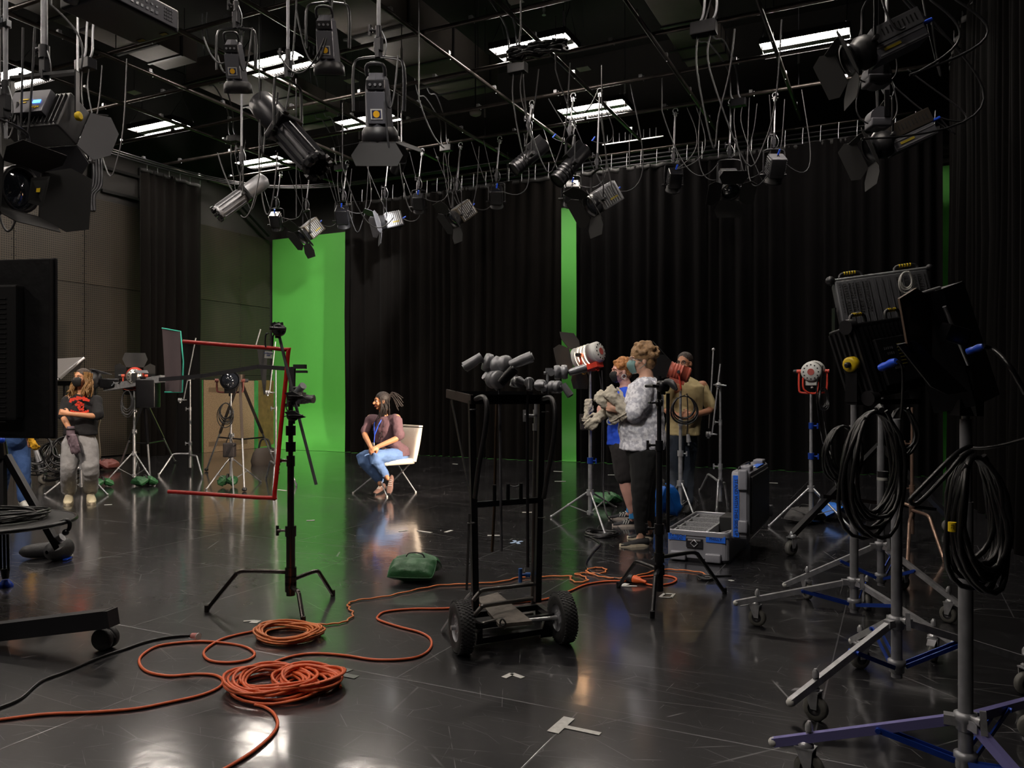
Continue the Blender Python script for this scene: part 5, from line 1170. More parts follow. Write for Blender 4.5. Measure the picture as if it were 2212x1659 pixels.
# ================================================================== HAND TRUCK WITH GRIP HEADS
ct = Thing('hand_truck', 'black steel grip cart on two fat treaded tyres, loaded with grip heads, in the foreground', 'cart', onz(1100, 1390))
WL, WR = onz(997, 1411), onz(1215, 1387); ax = (WR-WL).normalized(); ay = Vector((-ax.y, ax.x, 0)); RW = .135
def wheel(c):
    c = c+Vector((0,0,RW)); h = .042
    pr = [(RW*.52,-h*.8),(RW*.72,-h),(RW*.9,-h*.95),(RW*.985,-h*.6),(RW,0),(RW*.985,h*.6),(RW*.9,h*.95),(RW*.72,h),(RW*.52,h*.8)]
    w_ = ct.part('tyre', MB().lathe(c, ax, pr, 48, cap=False), M_RUBBER, w=True)
    mb = MB(); n = 44
    for i in range(n):
        for j, o in enumerate((-.03,-.015,0,.015,.03)):
            a = 2*PI*(i+(j%2)*.5)/n; rr = RW*(1.004-.02*abs(o)/.03); u = Vector((0,0,1))*math.sin(a)+ay*math.cos(a); tt = Vector((0,0,1))*math.cos(a)-ay*math.sin(a)
            mb.slab([c+ax*(o-.0062)+u*rr-tt*.0055, c+ax*(o+.0062)+u*rr-tt*.0055*(.3), c+ax*(o+.0062)+u*rr+tt*.0055, c+ax*(o-.0062)+u*rr+tt*.0055*.3], .005)
    ct.part('tread', mb, mat('tyre_tread', '38383a', .7), w=True, parent=w_)
    rim = MB().lathe(c, ax, [(RW*.53,-h*.85),(RW*.5,-h*.6),(RW*.3,-h*.5),(RW*.16,-h*.75),(RW*.05,-h*.8),(RW*.05,h*.8),(RW*.16,h*.75),(RW*.3,h*.5),(RW*.5,h*.6),(RW*.53,h*.85)], 28, cap=False)
    rm = ct.part('rim', rim, M_ALU, w=True)
    mb = MB().cyl(c-ax*h*1.35, c+ax*h*1.35, .012, n=10)
    for i in range(5):
        a = 2*PI*i/5; mb.cyl(c-ax*h*.75+ay*math.cos(a)*.035+Vector((0,0,.035*math.sin(a))), c-ax*h*.66+ay*math.cos(a)*.035+Vector((0,0,.035*math.sin(a))), .006, n=6)
    ct.part('axle_nut', mb, M_STEEL, w=True, parent=rm)
wheel(WL); wheel(WR)
ct.part('axle', MB().cyl(WL+ax*.04+Vector((0,0,RW)), WR-ax*.04+Vector((0,0,RW)), .011), M_STEEL, w=True)
DC = 4.35
PL = lambda py: at(1022+(865-py)*.012, py, 4.24); PR = lambda py: at(1164+(1300-py)*.014, py, 4.40)
zt = PL(862).z
def zz(p, z): return Vector((p.x, p.y, z))
pl0, pr0 = at(1027, 1300, 4.25), at(1161, 1300, 4.42); pl1, pr1 = at(1019, 865, 4.25), at(1170, 862, 4.42)
for a, b2 in ((pl0, pl1), (pr0, pr1)):
    ct.part('post', MB().bar(zz(a, .17), b2, .034, .034, up=ay), M_BLACK, w=True)
for a in (at(1022, 885, 4.2), at(1018, 1130, 4.2), at(1170, 1118, 4.4), at(1178, 890, 4.4)):
    ct.part('bungee_loop', MB().ring(a, (0,0,1) if True else ax, .018, .004, 14, 5), M_BLKP, w=True)
# top tray
fr_l, fr_r = at(1018, 863, 4.22), at(1188, 863, 4.42)
bk_l, bk_r = fr_l+ay*.30, fr_r+ay*.30
mb = MB().bar(fr_l, fr_r, .006, .05); mb.bar(fr_l+Vector((0,0,.025)), fr_r+Vector((0,0,.025)), .05, .006); mb.bar(bk_l+Vector((0,0,.03)), bk_r+Vector((0,0,.03)), .04, .03); mb.bar(fr_r, bk_r+Vector((0,0,.01)), .006, .04); ct.part('tray_frame', mb, M_BLACK, w=True)
far_l = at(965, 850, 4.75); mb = MB().bar(fr_l+Vector((0,0,.0)), far_l, .008, .05); ct.part('tray_arm', mb, mat('rusty_black', '352b27', .5, .3, var=.3), w=True)
ct.part('tray_strut', MB().bar(at(975, 865, 4.7), at(1020, 1090, 4.3), .02, .006, up=ax), M_BLACK, w=True)
for s, q in ((0, [(1028,862,4.2),(1045,858,4.1),(1052,880,4.06),(1048,930,4.06),(1034,1010,4.1),(1026,1075,4.18)]), (1, [(1172,862,4.38),(1190,860,4.26),(1199,890,4.2),(1196,950,4.2),(1184,1020,4.26),(1175,1075,4.36)])):
    ct.part('handle', MB().tube(smooth_path([at(*p) for p in q], 5), .0135, 10), M_BLKP, w=True)
# side strap hanging left
ct.part('strap', MB().bar(at(1014, 1110, 4.2), at(1008, 1275, 4.2), .004, .012), M_BLKM, w=True)
# crossbar with pins
ca, cb_ = at(1027, 1090, 4.25), at(1163, 1080, 4.42)
ct.part('crossbar', MB().bar(ca, cb_, .03, .03), M_BLACK, w=True)
mb = MB()
for px in (1067, 1096, 1124): p = ca.lerp(cb_, (px-1027)/136.); mb.cyl(p, p+Vector((0,0,.1)), .011, n=10); mb.cut()
ct.part('rod_pin', mb, M_BLACK, w=True)
q1, q2 = ca.lerp(cb_, .52)+Vector((0,0,.095)), ca.lerp(cb_, .71)+Vector((0,0,.095)); ct.part('pin_chain', MB().tube(catenary(q1, q2, .012, 8), .004, 5), M_STEEL, w=True)
# lower hoops
for k, (yl, yr, z) in enumerate(((1275,1262,0),(1308,1293,0),(1345,1325,0))):
    a, b2 = at(1022+k*3, yl+22, 4.2-k*.06), at(1150, yr, 4.45-k*.09); c0 = at(1045+k*3, yl, 4.22-k*.06)
    ct.part('guard_hoop', MB().tube(smooth_path([a, a.lerp(c0,.6)+Vector((0,0,.01)), c0, c0.lerp(b2,.5), b2], 5), .0115, 10), mat('worn_steel_tube', '6d6a68', .3, .8, var=.3), w=True)
# base frame
bl, br = at(1030, 1352, 4.08), at(1192, 1331, 4.28)
b2l, b2r = bl+ay*.2, br+ay*.2
mb = MB().bar(bl, br, .03, .03); mb.bar(b2l, b2r, .03, .03); mb.bar(bl, b2l, .03, .03); mb.bar(br, b2r, .03, .03); mb.bar(bl.lerp(br,.62)-Vector((0,0,.0)), b2l.lerp(b2r,.4), .03, .02); ct.part('base_frame', mb, M_BLACK, w=True)
lo_l, lo_r = zz(bl, .05)+ay*.02, zz(br, .05)+ay*.02
mb = MB().bar(lo_l, lo_r, .02, .03); mb.slab([br+Vector((0,0,.015)), zz(br,.02), zz(br,.02)-ax*.07, br-ax*.03+Vector((0,0,.015))], .01); mb.slab([bl, zz(bl,.06), zz(bl,.06)+ax*.03, bl+ax*.03], .01); mb.bar(b2r, zz(b2r,.03), .03, .03)
mb.slab([lo_l, lo_r, lo_r+ay*.16, lo_l+ay*.16], .006); ct.part('toe_plate', mb, M_BLACK, w=True)
def woodmat():
    return mat('dirty_wood', '5a544e', .8, var=.35, vscale=14, bump=.3, bscale=50)
mb = MB(); pw = at(1050, 1290, 4.5); pf = at(1108, 1345, 4.15)
mb.slab([at(1030,1295,4.55), at(1075,1283,4.6), at(1150,1345,4.1), at(1078,1352,4.06)], .02); ct.part('plank', mb, woodmat(), w=True)
mb = MB().tube(smooth_path([at(1080,1345,4.05), at(1085,1337,4.04), at(1092,1346,4.04), at(1086,1352,4.04)], 3, True), .005, 5, closed=True); ct.part('eye_bolt', mb, M_BLKM, w=True)
ct.part('kickstand', MB().bar(at(985,1320,4.25), onz(957,1366)+Vector((0,0,.01)), .025, .012), M_STEEL, w=True)
ct.part('strap', MB().tube(smooth_path([at(1003,1300,4.3), at(1010,1290,4.25), at(1018,1282,4.22)], 3), .01, 6), M_STEEL, w=True)
# rods in the cart : each its own thing
def cart_rod(pts, r, m, label): 
    solo('grip_rod', MB().tube([at(*p) for p in pts], r, 8), m, label, 'grip rod')
cart_rod([(1079,838,4.3),(1083,1190,4.3)], .008, M_MGREY, 'pale grip rod hanging straight down in the cart, nearest its middle')
cart_rod([(1073,868,4.42),(1068,1100,4.42),(1063,1192,4.42)], .0085, mat('rusty_rod', '4a3a2a', .5, .5, var=.3), 'rust-brown grip rod hanging beside the pale one in the cart')
cart_rod([(1139,845,4.34),(1140,1225,4.34)], .009, M_GREY, 'dark grey grip rod hanging at the right of the cart')
t = Thing('stand_riser', 'steel stand pole with a blue knob standing in the right side of the cart', 'stand pole', at(1150, 1310, 4.5))
t.part('pole', MB().cyl(at(1152,1310,4.5), at(1158,920,4.5), .0165, n=14), mat('worn_steel_tube', '6d6a68', .3, .8), w=True); t.part('pole', MB().cyl(at(1158,920,4.5), at(1159,868,4.5), .013, n=12), M_STEEL, w=True)
mb = MB().cyl(at(1158,930,4.5), at(1158,915,4.5), .02, n=12); mb.cyl(at(1159,895,4.5), at(1159,885,4.5), .02, n=12); wing_knob(mb, at(1154,898,4.48), -R_, 1.2); t.part('collar', mb, M_STEEL, w=True)
mb = MB().cyl(at(1146,1242,4.48), at(1135,1242,4.48), .014, n=10).cyl(at(1124,1228,4.46), at(1124,1258,4.46), .011, n=10).cyl(at(1135,1242,4.48), at(1124,1243,4.46), .008); t.part('blue_knob', mb, mat('pale_blue_metal', '3f6fb8', .35, .4), w=True)
# grip heads heaped on top of the cart
def loose_head(px, py, d, axis, handle, s, label, m=M_ALU, dark=False):
    p = at(px, py, d); t = Thing('grip_clamp', label, 'grip head', p); A = Vector(axis).normalized()
    mb = MB().lathe(p-A*.035*s, A, [(.012*s,0),(.033*s,.002),(.036*s,.01*s),(.036*s,.028*s),(.03*s,.031*s),(.03*s,.037*s),(.036*s,.04*s),(.036*s,.058*s),(.033*s,.066*s),(.012*s,.068*s)], 22); t.part('jaw_disc', mb, m, w=True)
    mb = MB().cyl(p-A*.06*s, p+A*.05*s, .009*s); h = p+A*.055*s; H_ = Vector(handle).normalized()
    mb.tube([h-H_*.018*s, h+H_*.02*s+A*.008*s, h+H_*.052*s+A*.018*s], [.016*s,.020*s,.021*s], 12); mb.cyl(h+H_*.052*s+A*.018*s, h+H_*.056*s+A*.019*s, .014*s); t.part('t_handle', mb, m if not dark else M_BLACK, w=True)
    mb = MB(); b_ = A.cross(H_).normalized(); mb.cyl(p-A*.05*s-b_*.05*s, p-A*.05*s+b_*.03*s, .017*s, n=12); mb.cyl(p-A*.05*s-b_*.02*s, p-A*.085*s-b_*.02*s, .008*s); t.part('receiver', mb, m, w=True)
loose_head(1062, 786, 4.3, -R_*.9+Vector((0,0,.3))-A_*.2, Vector((0,0,-.5))-R_*.5, 1.4, 'grip head with its handle slanting down left, on the heap atop the cart')
loose_head(1085, 790, 4.25, R_*.8-A_*.5+Vector((0,0,.15)), R_*.8+Vector((0,0,.35)), 1.45, 'grip head with its handle pointing up right, topmost of the heap on the cart')
loose_head(1072, 820, 4.22, -A_*.8+R_*.5, Vector((0,0,1))*.6+R_*.5, 1.35, 'grip head with a black wing handle facing the camera, on the cart top', dark=True)
loose_head(1118, 825, 4.35, R_*.4-A_*.6, -R_+Vector((0,0,.3)), .85, 'small grip head in the middle of the cart top, right of the heap')
loose_head(1143, 826, 4.3, -A_, Vector((0,0,-1)), .8, 'small grip head clamped at the top of the dark grey rod')
loose_head(1168, 832, 4.45, -R_*.3-A_*.6, R_, .9, 'grip head low at the right corner of the cart tray')
loose_head(1200, 836, 4.4, R_*.8-A_*.5, R_*.3-Vector((0,0,.8)), 1.0, 'grip head projecting past the right corner of the cart')
loose_head(1212, 804, 4.5, R_+Vector((0,0,.05)), R_*.8+Vector((0,0,.3)),  1.15, 'cylindrical grip head raised on an elbow at the right of the cart')
solo('elbow_rod', MB().tube(smooth_path([at(1184,870,4.5), at(1183,825,4.5), at(1186,802,4.5), at(1205,804,4.5)], 4), .009, 8).box(at(1186,800,4.5), (.04,.03,.025), rot=(0,0,YAW)), M_ALU, 'bent steel elbow holding the raised grip head at the right of the cart', 'elbow rod')

# ================================================================== CASE
c0 = onz(1440, 1208); cw, cl, chh = .49, 1.05, .235
cs_ = Thing('equipment_case', 'open grey hard case with a padded compartment tray and blue tape labels, lid standing upright', 'case', c0)
M_CASE = mat('case_grey', '7b7b82', .5, bump=.15, bscale=200)
x0, y0 = c0.x, c0.y
def rbox(mb, x0, y0, z0, x1, y1, z1, r=.05):
    """open tray with rounded corners"""
    pts = []
    for cx, cy2, a0 in ((x1-r,y1-r,0),(x0+r,y1-r,PI/2),(x0+r,y0+r,PI),(x1-r,y0+r,1.5*PI)):
        for i in range(5): a = a0+PI/2*i/4; pts.append((cx+r*math.cos(a), cy2+r*math.sin(a)))
    return pts
P_ = rbox(None, x0, y0, 0, x0+cw, y0+cl, chh); k = len(P_); mb = MB()
cxm, cym = x0+cw/2, y0+cl/2
def shr(p, f): return (cxm+(p[0]-cxm)*f, cym+(p[1]-cym)*f)
lv = [(.0,.95),(.03,1.0),(chh-.03,1.0),(chh-.028,1.015),(chh,1.015),(chh,.955),(.06,.94)]
vs = [(*shr(p, f), z) for z, f in lv for p in P_]
mb.add(vs, [(j*k+i, j*k+(i+1)%k, (j+1)*k+(i+1)%k, (j+1)*k+i) for j in range(len(lv)-1) for i in range(k)], False); mb.add([(*shr(p,.94),.06) for p in P_], [tuple(range(k))]); mb.add([(*shr(p,.95),.0) for p in P_], [tuple(range(k))[::-1]])
cs_.part('tray_shell', mb, M_CASE, w=True)
mb = MB().tube([Vector((*shr(p, .985), chh+.004)) for p in P_], .008, 6, closed=True); cs_.part('rim_seal', mb, mat('rim_aluminium', 'a9a9ae', .35, .7), w=True)
mb = MB()
for q in (.12, .68): mb.box((x0+cw*q+.04, y0-.012, .045), (.12,.05,.07), bev=.012); mb.cut()
cs_.part('skid_foot', mb, M_CASE, w=True)
mb = MB().box((x0+cw*.46, y0-.006, .15), (.13,.02,.07), bev=.004); lt = cs_.part('latch', mb, M_GREY, w=True)
mb = MB().ring((x0+cw*.46, y0-.022, .15), (0,1,0), .028, .005, 4, 6); mb.box((x0+cw*.46, y0-.018, .175), (.1,.008,.012)); cs_.part('latch_handle', mb, M_STEEL, parent=lt, w=True)
M_BTAPE = mat('blue_tape', '1f63d2', .5)
for xa_, wt in ((x0+.085, .14), (x0+cw-.1, .15)):
    cs_.part('blue_tape', MB().box((xa_, y0-.0045, .19), (wt,.004,.05)), M_BTAPE, w=True)
mb = MB(); text(mb, 'TV TECH', .03, (x0+.085, y0-.008, .2), (1,0,0), (0,0,1), .001); text(mb, 'LIGHT KIT', .022, (x0+.085, y0-.008, .176), (1,0,0), (0,0,1), .001); text(mb, 'PHILLY', .032, (x0+cw-.1, y0-.008, .192), (1,0,0), (0,0,1), .001); cs_.part('marker_lettering', mb, M_BLKM, w=True)
# dividers
M_FOAM = mat('speckled_foam', '8c8c8e', .9, var=.45, vscale=160, bump=.6, bscale=160)
mb = MB(); mb.box((cxm, cym, .12), (cw*.92, cl*.92, .02))
for i in range(1, 4): mb.box((x0+cw*.33, y0+cl*.94*i/4, .14), (cw*.56, .022, .19))
mb.box((x0+cw*.62, cym, .14), (.02, cl*.9, .19)); mb.box((x0+cw*.8, y0+cl*.35, .13), (.012, cl*.55, .13), rot=(0,0,-.35)); mb.box((cxm, y0+.035, .15), (cw*.9,.02,.15)); mb.box((cxm, y0+cl-.035, .15), (cw*.9,.02,.15)); mb.box((x0+.03, cym, .15), (.015,cl*.9,.15)); mb.box((x0+cw-.03, cym, .15), (.015,cl*.9,.15))
cs_.part('padded_divider', mb, M_FOAM, w=True)
cs_.part('inner_box', MB().box((x0+cw*.78, y0+cl*.62, .19), (.13,.3,.2), bev=.006), M_BLKM, w=True)
# lid
lx = x0+cw+.02; lt_, lh = .13, .53; z0 = chh-.04
mb = MB(); pts = []
ly0, ly1, lz0, lz1, r = y0+.01, y0+cl-.01, z0, z0+lh, .05
for cyy, czz, a0 in ((ly1-r,lz1-r,0),(ly0+r,lz1-r,PI/2),(ly0+r,lz0+r,PI),(ly1-r,lz0+r,1.5*PI)):
    for i in range(5): a = a0+PI/2*i/4; pts.append((cyy+r*math.cos(a), czz+r*math.sin(a)))
k = len(pts); cyy, czz = (ly0+ly1)/2, (lz0+lz1)/2; f = lambda p, s: (cyy+(p[0]-cyy)*s, czz+(p[1]-czz)*s)
lvx = [(lx,.97),(lx-.002,1.0),(lx+.02,1.01),(lx+lt_-.02,1.0),(lx+lt_,.95)]
vs = [(x, *f(p, s)) for x, s in lvx for p in pts]
mb.add(vs, [(j*k+i, j*k+(i+1)%k, (j+1)*k+(i+1)%k, (j+1)*k+i) for j in range(len(lvx)-1) for i in range(k)]); mb.add([(lx+.03, *f(p,.96)) for p in pts], [tuple(range(k))]); mb.add([(lx+lt_, *f(p,.95)) for p in pts], [tuple(range(k))[::-1]])
lid = cs_.part('lid', mb, M_CASE, w=True)
cs_.part('lid_lining', MB().box((lx+lt_+.006, cyy, czz), (.02, (ly1-ly0)*.86, lh*.84), bev=.006), mat('ribbed_black_lid', '17171a', .6, bump=.4, bscale=60), parent=lid, w=True)
# near end tape band, corner bumpers, text
ty = ly0-.007
cs_.part('blue_tape', MB().box((lx+.035, ty, czz), (.045,.005,lh*.9)), M_BTAPE, parent=lid, w=True)
mb = MB(); text(mb, 'STAND WITH THIS SIDE UP', .036, (lx+.035, ty-.004, czz-.01), (0,0,-1), (1,0,0), .001); cs_.part('marker_lettering', mb, M_BLKM, parent=lid, w=True)
mb = MB()
for zz_ in (lz0+.11, lz1-.06): mb.box((lx+.085, ty+.01, zz_), (.07,.05,.1 if zz_ < .5 else .16), bev=.015); mb.cut()
for yy in (ly0+.2, ly1-.2): mb.box((lx+.08, yy, lz1+.01), (.08,.16,.05), bev=.012); mb.cut()
mb.box((lx+lt_+.0, ly1-.02, lz0+.1), (.07,.06,.1), bev=.012)
cs_.part('corner_bumper', mb, M_CASE, parent=lid, w=True)
mb = MB().tube(smooth_path([(lx+.04,ly0+.1,lz1),(lx+.04,ly0+.12,lz1+.025),(lx+.04,ly0+.55,lz1+.03),(lx+.04,ly0+.57,lz1)], 3), .009, 6); cs_.part('lid_handle', mb, M_GREY, parent=lid, w=True)
cs_.part('blue_tape', MB().box((lx+.1, ly0+.62, lz1+.002), (.05,.35,.006)), M_BTAPE, parent=lid, w=True)
cs_.part('paper_label', MB().box((lx+.085, ly0+.42, lz1+.004), (.05,.14,.004)), M_WHITE, parent=lid, w=True)

# ================================================================== CORDS ON THE FLOOR
def fpath(pts, r, k=6, lift=None): 
    ps = [onz(*p) for p in pts]; out = smooth_path(ps, k)
    return [p+Vector((0,0,r+(lift(i/len(out)) if lift else 0))) for i, p in enumerate(out)]
def cord(name, label, mb, m, cat='extension cord', **kw): return solo(name, mb, m, label, cat, **kw)
g2 = lambda x, y: (900+x/2.911, 1080+y/2.911)
g1 = lambda x, y: (400+x/3.456, 1180+y/3.456)
RC = .0068
def floor_coil(c, Rx, Ry, loops, r, seed, jit=.16, wob=.0):
    rnd = random.Random(seed); pts = []; n = 26
    for k in range(loops):
        a = 1+rnd.uniform(-jit, jit*.4); ox, oy = rnd.uniform(-.07,.07)*Rx*2, rnd.uniform(-.07,.07)*Ry*2; ph = rnd.uniform(0, PI)
        for i in range(n):
            t = 2*PI*i/n; h = r*1.6*min(k, 7)*(.55+.25*math.sin(t*2+ph)) 
            wv = wob*math.sin(t*9+k) if wob else 0
            pts.append(Vector((c.x+ox+(Rx*a+wv)*math.cos(t), c.y+oy+(Ry*a*(1+.06*math.sin(2*t+ph))+wv)*math.sin(t), r+max(0,h))))
    out = []
    for i in range(len(pts)): lo, hi = max(0,i-3), min(len(pts), i+4); out.append(sum(pts[lo:hi], Vector())/(hi-lo))
    return out
# upper coil
cA = onz(620, 1376); RxA = abs((onz(700,1376)-onz(540,1376)).length)/2
mb = MB().tube(floor_coil(cA, RxA*.97, RxA*.80, 14, RC*.85, 11, .22, .009), RC*.85, 7)
tcoil = Thing('orange_cord_coil', 'upper coil of wavy orange extension cord, by the foot of the chrome-legged stand', 'extension cord', cA)
tcoil.part('loops', mb, mat('orange_cable_worn', 'c9713c', .45, var=.15), w=True)
l1 = [(-40,1562),(0,1558),(99,1546),(198,1542),(294,1534),(367,1520),(433,1505),(473,1488),(481,1472),(462,1461),(422,1459),(367,1463),(319,1454),(301,1435),(308,1417),(338,1399),(385,1391),(440,1388),(495,1393),(532,1401),(550,1415),(535,1428),(495,1434),(455,1430),(440,1416),(448,1402),(477,1384),(514,1373),(550,1365),(585,1352)]
tcoil.part('free_end', MB().tube(fpath(l1, RC), RC, 8), M_ORANGE, w=True)
l2 = [(665,1352),(675,1352),(718,1351),(747,1345),(763,1330),(754,1316),(754,1306),(776,1299),(834,1291),(892,1278),(950,1267),(1008,1264),(1082,1259),(1123,1250),(1175,1248),(1230,1247),g2(965,500),g2(1000,525),g2(1075,515),g2(1050,487),g2(1000,472),g2(1080,466),g2(1160,470),g2(1195,447),g2(1150,432),g2(1080,440),g2(1075,462),g2(1150,488),g2(1250,500),g2(1330,495),g2(1400,480),g2(1530,447),g2(1640,447),g2(1780,462),g2(1832,486)]
pp = fpath(l2, RC, 7); tw = [p+Vector((0,0,.0))+Vector((.0075*math.sin(i*1.25), .0075*math.cos(i*1.25), .002)) for i, p in enumerate(pp)]
tcoil.part('twisted_end', MB().tube(tw, RC*.8, 7), mat('orange_cable_worn', 'c9713c', .45), w=True)
# lower coil
cB = onz(592, 1487); RxB = (onz(712,1487)-onz(478,1487)).length/2
mb = MB().tube(floor_coil(cB, RxB*.95, RxB*.78, 12, RC, 5, .26), RC, 8)
c2_ = cB+Vector((.12,.1,0)); mb.tube(floor_coil(c2_, RxB*.7, RxB*.64, 12, RC, 8, .22), RC, 8)
tc2 = Thing('orange_cord_coil', 'lower, brighter coil of orange extension cord, nearest the camera', 'extension cord', cB)
tc2.part('loops', mb, M_ORANGE, w=True)
tc2.part('loose_loop', MB().tube(fpath([g1(900,930),g1(1000,935),g1(1100,955),g1(1170,1000),g1(1120,1060),g1(960,1105),g1(850,1120)], RC, 6, lambda t: .03*math.sin(PI*t)), RC, 8), M_ORANGE, w=True)
tc2.part('free_end', MB().tube(fpath([g1(520,1195),g1(590,1212),g1(660,1260),g1(690,1340),g1(640,1430),g1(500,1550),g1(330,1656),(440,1690),(380,1740)], RC), RC, 8), M_ORANGE, w=True)
l3 = [g1(560,940),g1(600,910),g1(700,860),g1(850,820),g1(1000,810),g1(1200,825),g1(1400,855),g1(1600,855),g1(1750,830),g1(1830,770),g1(1830,700),g1(1750,650),g1(1600,610),g1(1450,560),g1(1440,530),g1(1500,495),g1(1700,475),g1(1970,470),(1092,1306),(1154,1300),(1185,1295),(1230,1279),(1264,1265),(1305,1258),(1346,1257)]
tc2.part('long_run', MB().tube(fpath(l3, RC), RC, 8), M_ORANGE, w=True)
tc2.part('far_loop', MB().tube(fpath([(1390,1262),g2(1500,543),g2(1600,530),g2(1635,505),g2(1600,487),g2(1520,480),g2(1400,492),g2(1330,512),g2(1290,522)], RC), RC, 8), M_ORANGE, w=True)
pg = Thing('cord_connector', 'fat orange and black plug joining the cords between the legs of the black stand', 'plug', onz(1372,1262))
a, b2 = onz(1352,1256)+Vector((0,0,.03)), onz(1396,1264)+Vector((0,0,.02))
pg.part('socket_half', MB().tube([a, a.lerp(b2,.2), a.lerp(b2,.36)], [.026,.03,.03], 14), M_BLKP, w=True)
pg.part('plug_half', MB().tube([a.lerp(b2,.38), a.lerp(b2,.42), a.lerp(b2,.6), a.lerp(b2,.8), b2], [.028,.03,.026,.014,.01], 14), mat('orange_plug', 'e0602a', .45), w=True)
cord('black_power_cord', 'black power cord snaking in from the left edge to a clear plug', MB().tube(fpath([(-40,1545),(0,1531),(44,1512),(88,1475),(147,1452),(220,1421),(272,1404),(316,1389),(370,1378),(414,1375)], .007), .007, 8), M_CABLE)
cp = Thing('clear_plug', 'translucent pinkish plug on the floor beside the orange cord loop', 'plug', onz(424,1384)); q = onz(424,1383)
cp.part('body', MB().cyl(q+Vector((-.03,.0,.02)), q+Vector((.012,.0,.022)), .016, .02, n=14), mat('clear_pink_plastic', 'd99a96', .15, spec=.8, alpha=.75), w=True); cp.part('face', MB().cyl(q+Vector((.012,0,.022)), q+Vector((.018,0,.022)), .019, n=14), M_WHITE, w=True)
cc = onz(1302, 1158)
cord('black_lamp_cord', 'loose heap of black cord at the foot of the lit lamp stand', MB().tube(floor_coil(cc, .17, .15, 6, .007, 3, .4), .007, 7).tube(fpath([(1271,1160),(1290,1170),(1296,1178),(1280,1196),(1266,1217),(1268,1228),(1280,1238),(1312,1248),(1352,1256)], .007), .007, 7).tube(smooth_path([onz(1312,1150)+Vector((0,0,.02)), at(1296,1135,7.6), at(1291,1148,7.5), at(1303,1156,7.5)+Vector((0,0,.01))], 6), .006, 6), M_CABLE)
cord('grey_lamp_cord', 'thin grey cord curving down from the lit lamp to the black heap', MB().tube(smooth_path([at(1300,800,Dl-.05), at(1304,900,Dl-.05), at(1304,1060,Dl-.1), at(1310,1110,Dl-.3), onz(1330,1135)+Vector((0,0,.01)), onz(1345,1150)+Vector((0,0,.01))], 6), .006, 6), M_CABLEG)
q = onz(1525,1252); cord('plug_tangle', 'small dark tangle of cord ends beside the right leg of the black stand', MB().tube(floor_coil(q, .07, .06, 4, .006, 9, .5), .006, 6).tube(fpath([(1530,1250),(1548,1246),(1580,1245)], .006), .006, 6), M_CABLE)
# ------------------------------------------------------------------ tape marks
def tape(label, *segs, w_=.022, m=M_TAPE):
    mb = MB()
    for (a, b2, ww) in segs:
        p, q = onz(*a), onz(*b2); mb.bar(p+Vector((0,0,.0025)), q+Vector((0,0,.0025)), ww, .0015)
    solo('floor_tape_mark', mb, m, label, 'tape mark')
tape('large white tape T on the floor near the bottom of the picture', (g2(855,1465),g2(960,1372),.05), (g2(930,1428),g2(1155,1475),.028))
tape('small white tape chevron below the cart', (g2(548,1120),g2(600,1095),.03), (g2(598,1095),g2(668,1121),.03))
tape('worn grey tape L beside the lower orange coil', (g1(1115,962),g1(1225,918),.05), (g1(1150,955),g1(1280,982),.04), m=mat('worn_tape', '6a6e6a', .6))
tape('small white tape mark above the upper orange coil', (g1(435,562),g1(520,556),.02), (g1(505,576),g1(540,556),.05))
tape('small white tape square right of the black stand', (g2(1530,612),g2(1560,588),.018), (g2(1555,590),g2(1620,592),.018), (g2(1620,590),g2(1600,617),.018), (g2(1530,612),g2(1612,616),.018))
tape('white tape bar under the orange and black plug', (g2(1290,543),g2(1385,543),.02), (g2(1290,540),g2(1325,528),.04))
tape('pale blue tape cross seen through the cart', (g2(592,272),g2(665,260),.03), (g2(612,256),g2(645,277),.03), m=mat('pale_blue_tape', '9fb6d6', .6))
for k, (a, b2) in enumerate((((903,1147),(932,1151)),((962,1150),(976,1146)),((1053,1157),(1080,1157)),((862,1148),(880,1146)),((1128,1107),(1150,1107)),((1198,1040),(1222,1040)),((978,1002),(988,1003)),((1196,1018),(1216,1019)),((1313,1026),(1329,1026)),((1660,1043),(1680,1044)),((662,1125),(680,1124)),((225,1091),(242,1090)),((1576,1255),(1583,1254)),((1465,1027),(1482,1027)),((600,1058),(618,1060)))):
    tape('tiny white scrap of tape stuck on the black floor', (a, b2, .035))
for o in [o for o in C.objects if o.get('label','').startswith('tiny white scrap')]: o['group'] = 'tape scraps on the floor'

# ================================================================== SANDBAGS on the floor
sand_bag(onz(897, 1250), YAW+1.45, .33, .15, .13, M_GREENBAG, 'dark green saddle sandbag lying on the open floor behind the cart')
sand_bag(onz(1308, 1090), 1.1, .32, .12, .12, M_GREENBAG, 'green sandbag slung over the back leg of the lit lamp stand')
sand_bag(onz(1430, 1128), .5, .42, .26, .24, M_BLUEBAG, 'bright blue bag on the floor behind the black stand', lean=1.25)
# ================================================================== LEFT : monitor on a rolling stand
dT = 3.55
tv = Thing('monitor', 'large black flat monitor seen from behind at the left edge', 'monitor', at(0, 945, dT))
TRp, BRp = at(112, 559, dT), at(112, 945, dT); lft = (-R_*.985+A_*.17).normalized(); Wt = 1.45
n_ = lft.cross(Vector((0,0,1))).normalized(); n_ = -n_ if n_.dot(A_) > 0 else n_   # towards camera
tl = TRp+lft*Wt; hT = TRp.z-BRp.z
ctr = (TRp+BRp)/2+lft*Wt/2; Mt = frame(ctr, n_, (0,0,1)); xs = 1 if (Mt.to_3x3() @ Vector((1,0,0))).dot(lft) < 0 else -1
tv.part('rear_shell', LM(Mt).box((0,0,0), (Wt,hT,.03), bev=.004), mat('monitor_back', '101013', .45, bump=.3, bscale=15), w=True)
tv.part('bezel', LM(Mt).box((0,0,-.022), (Wt+.012,hT+.012,.014), bev=.003), M_GREY, w=True)
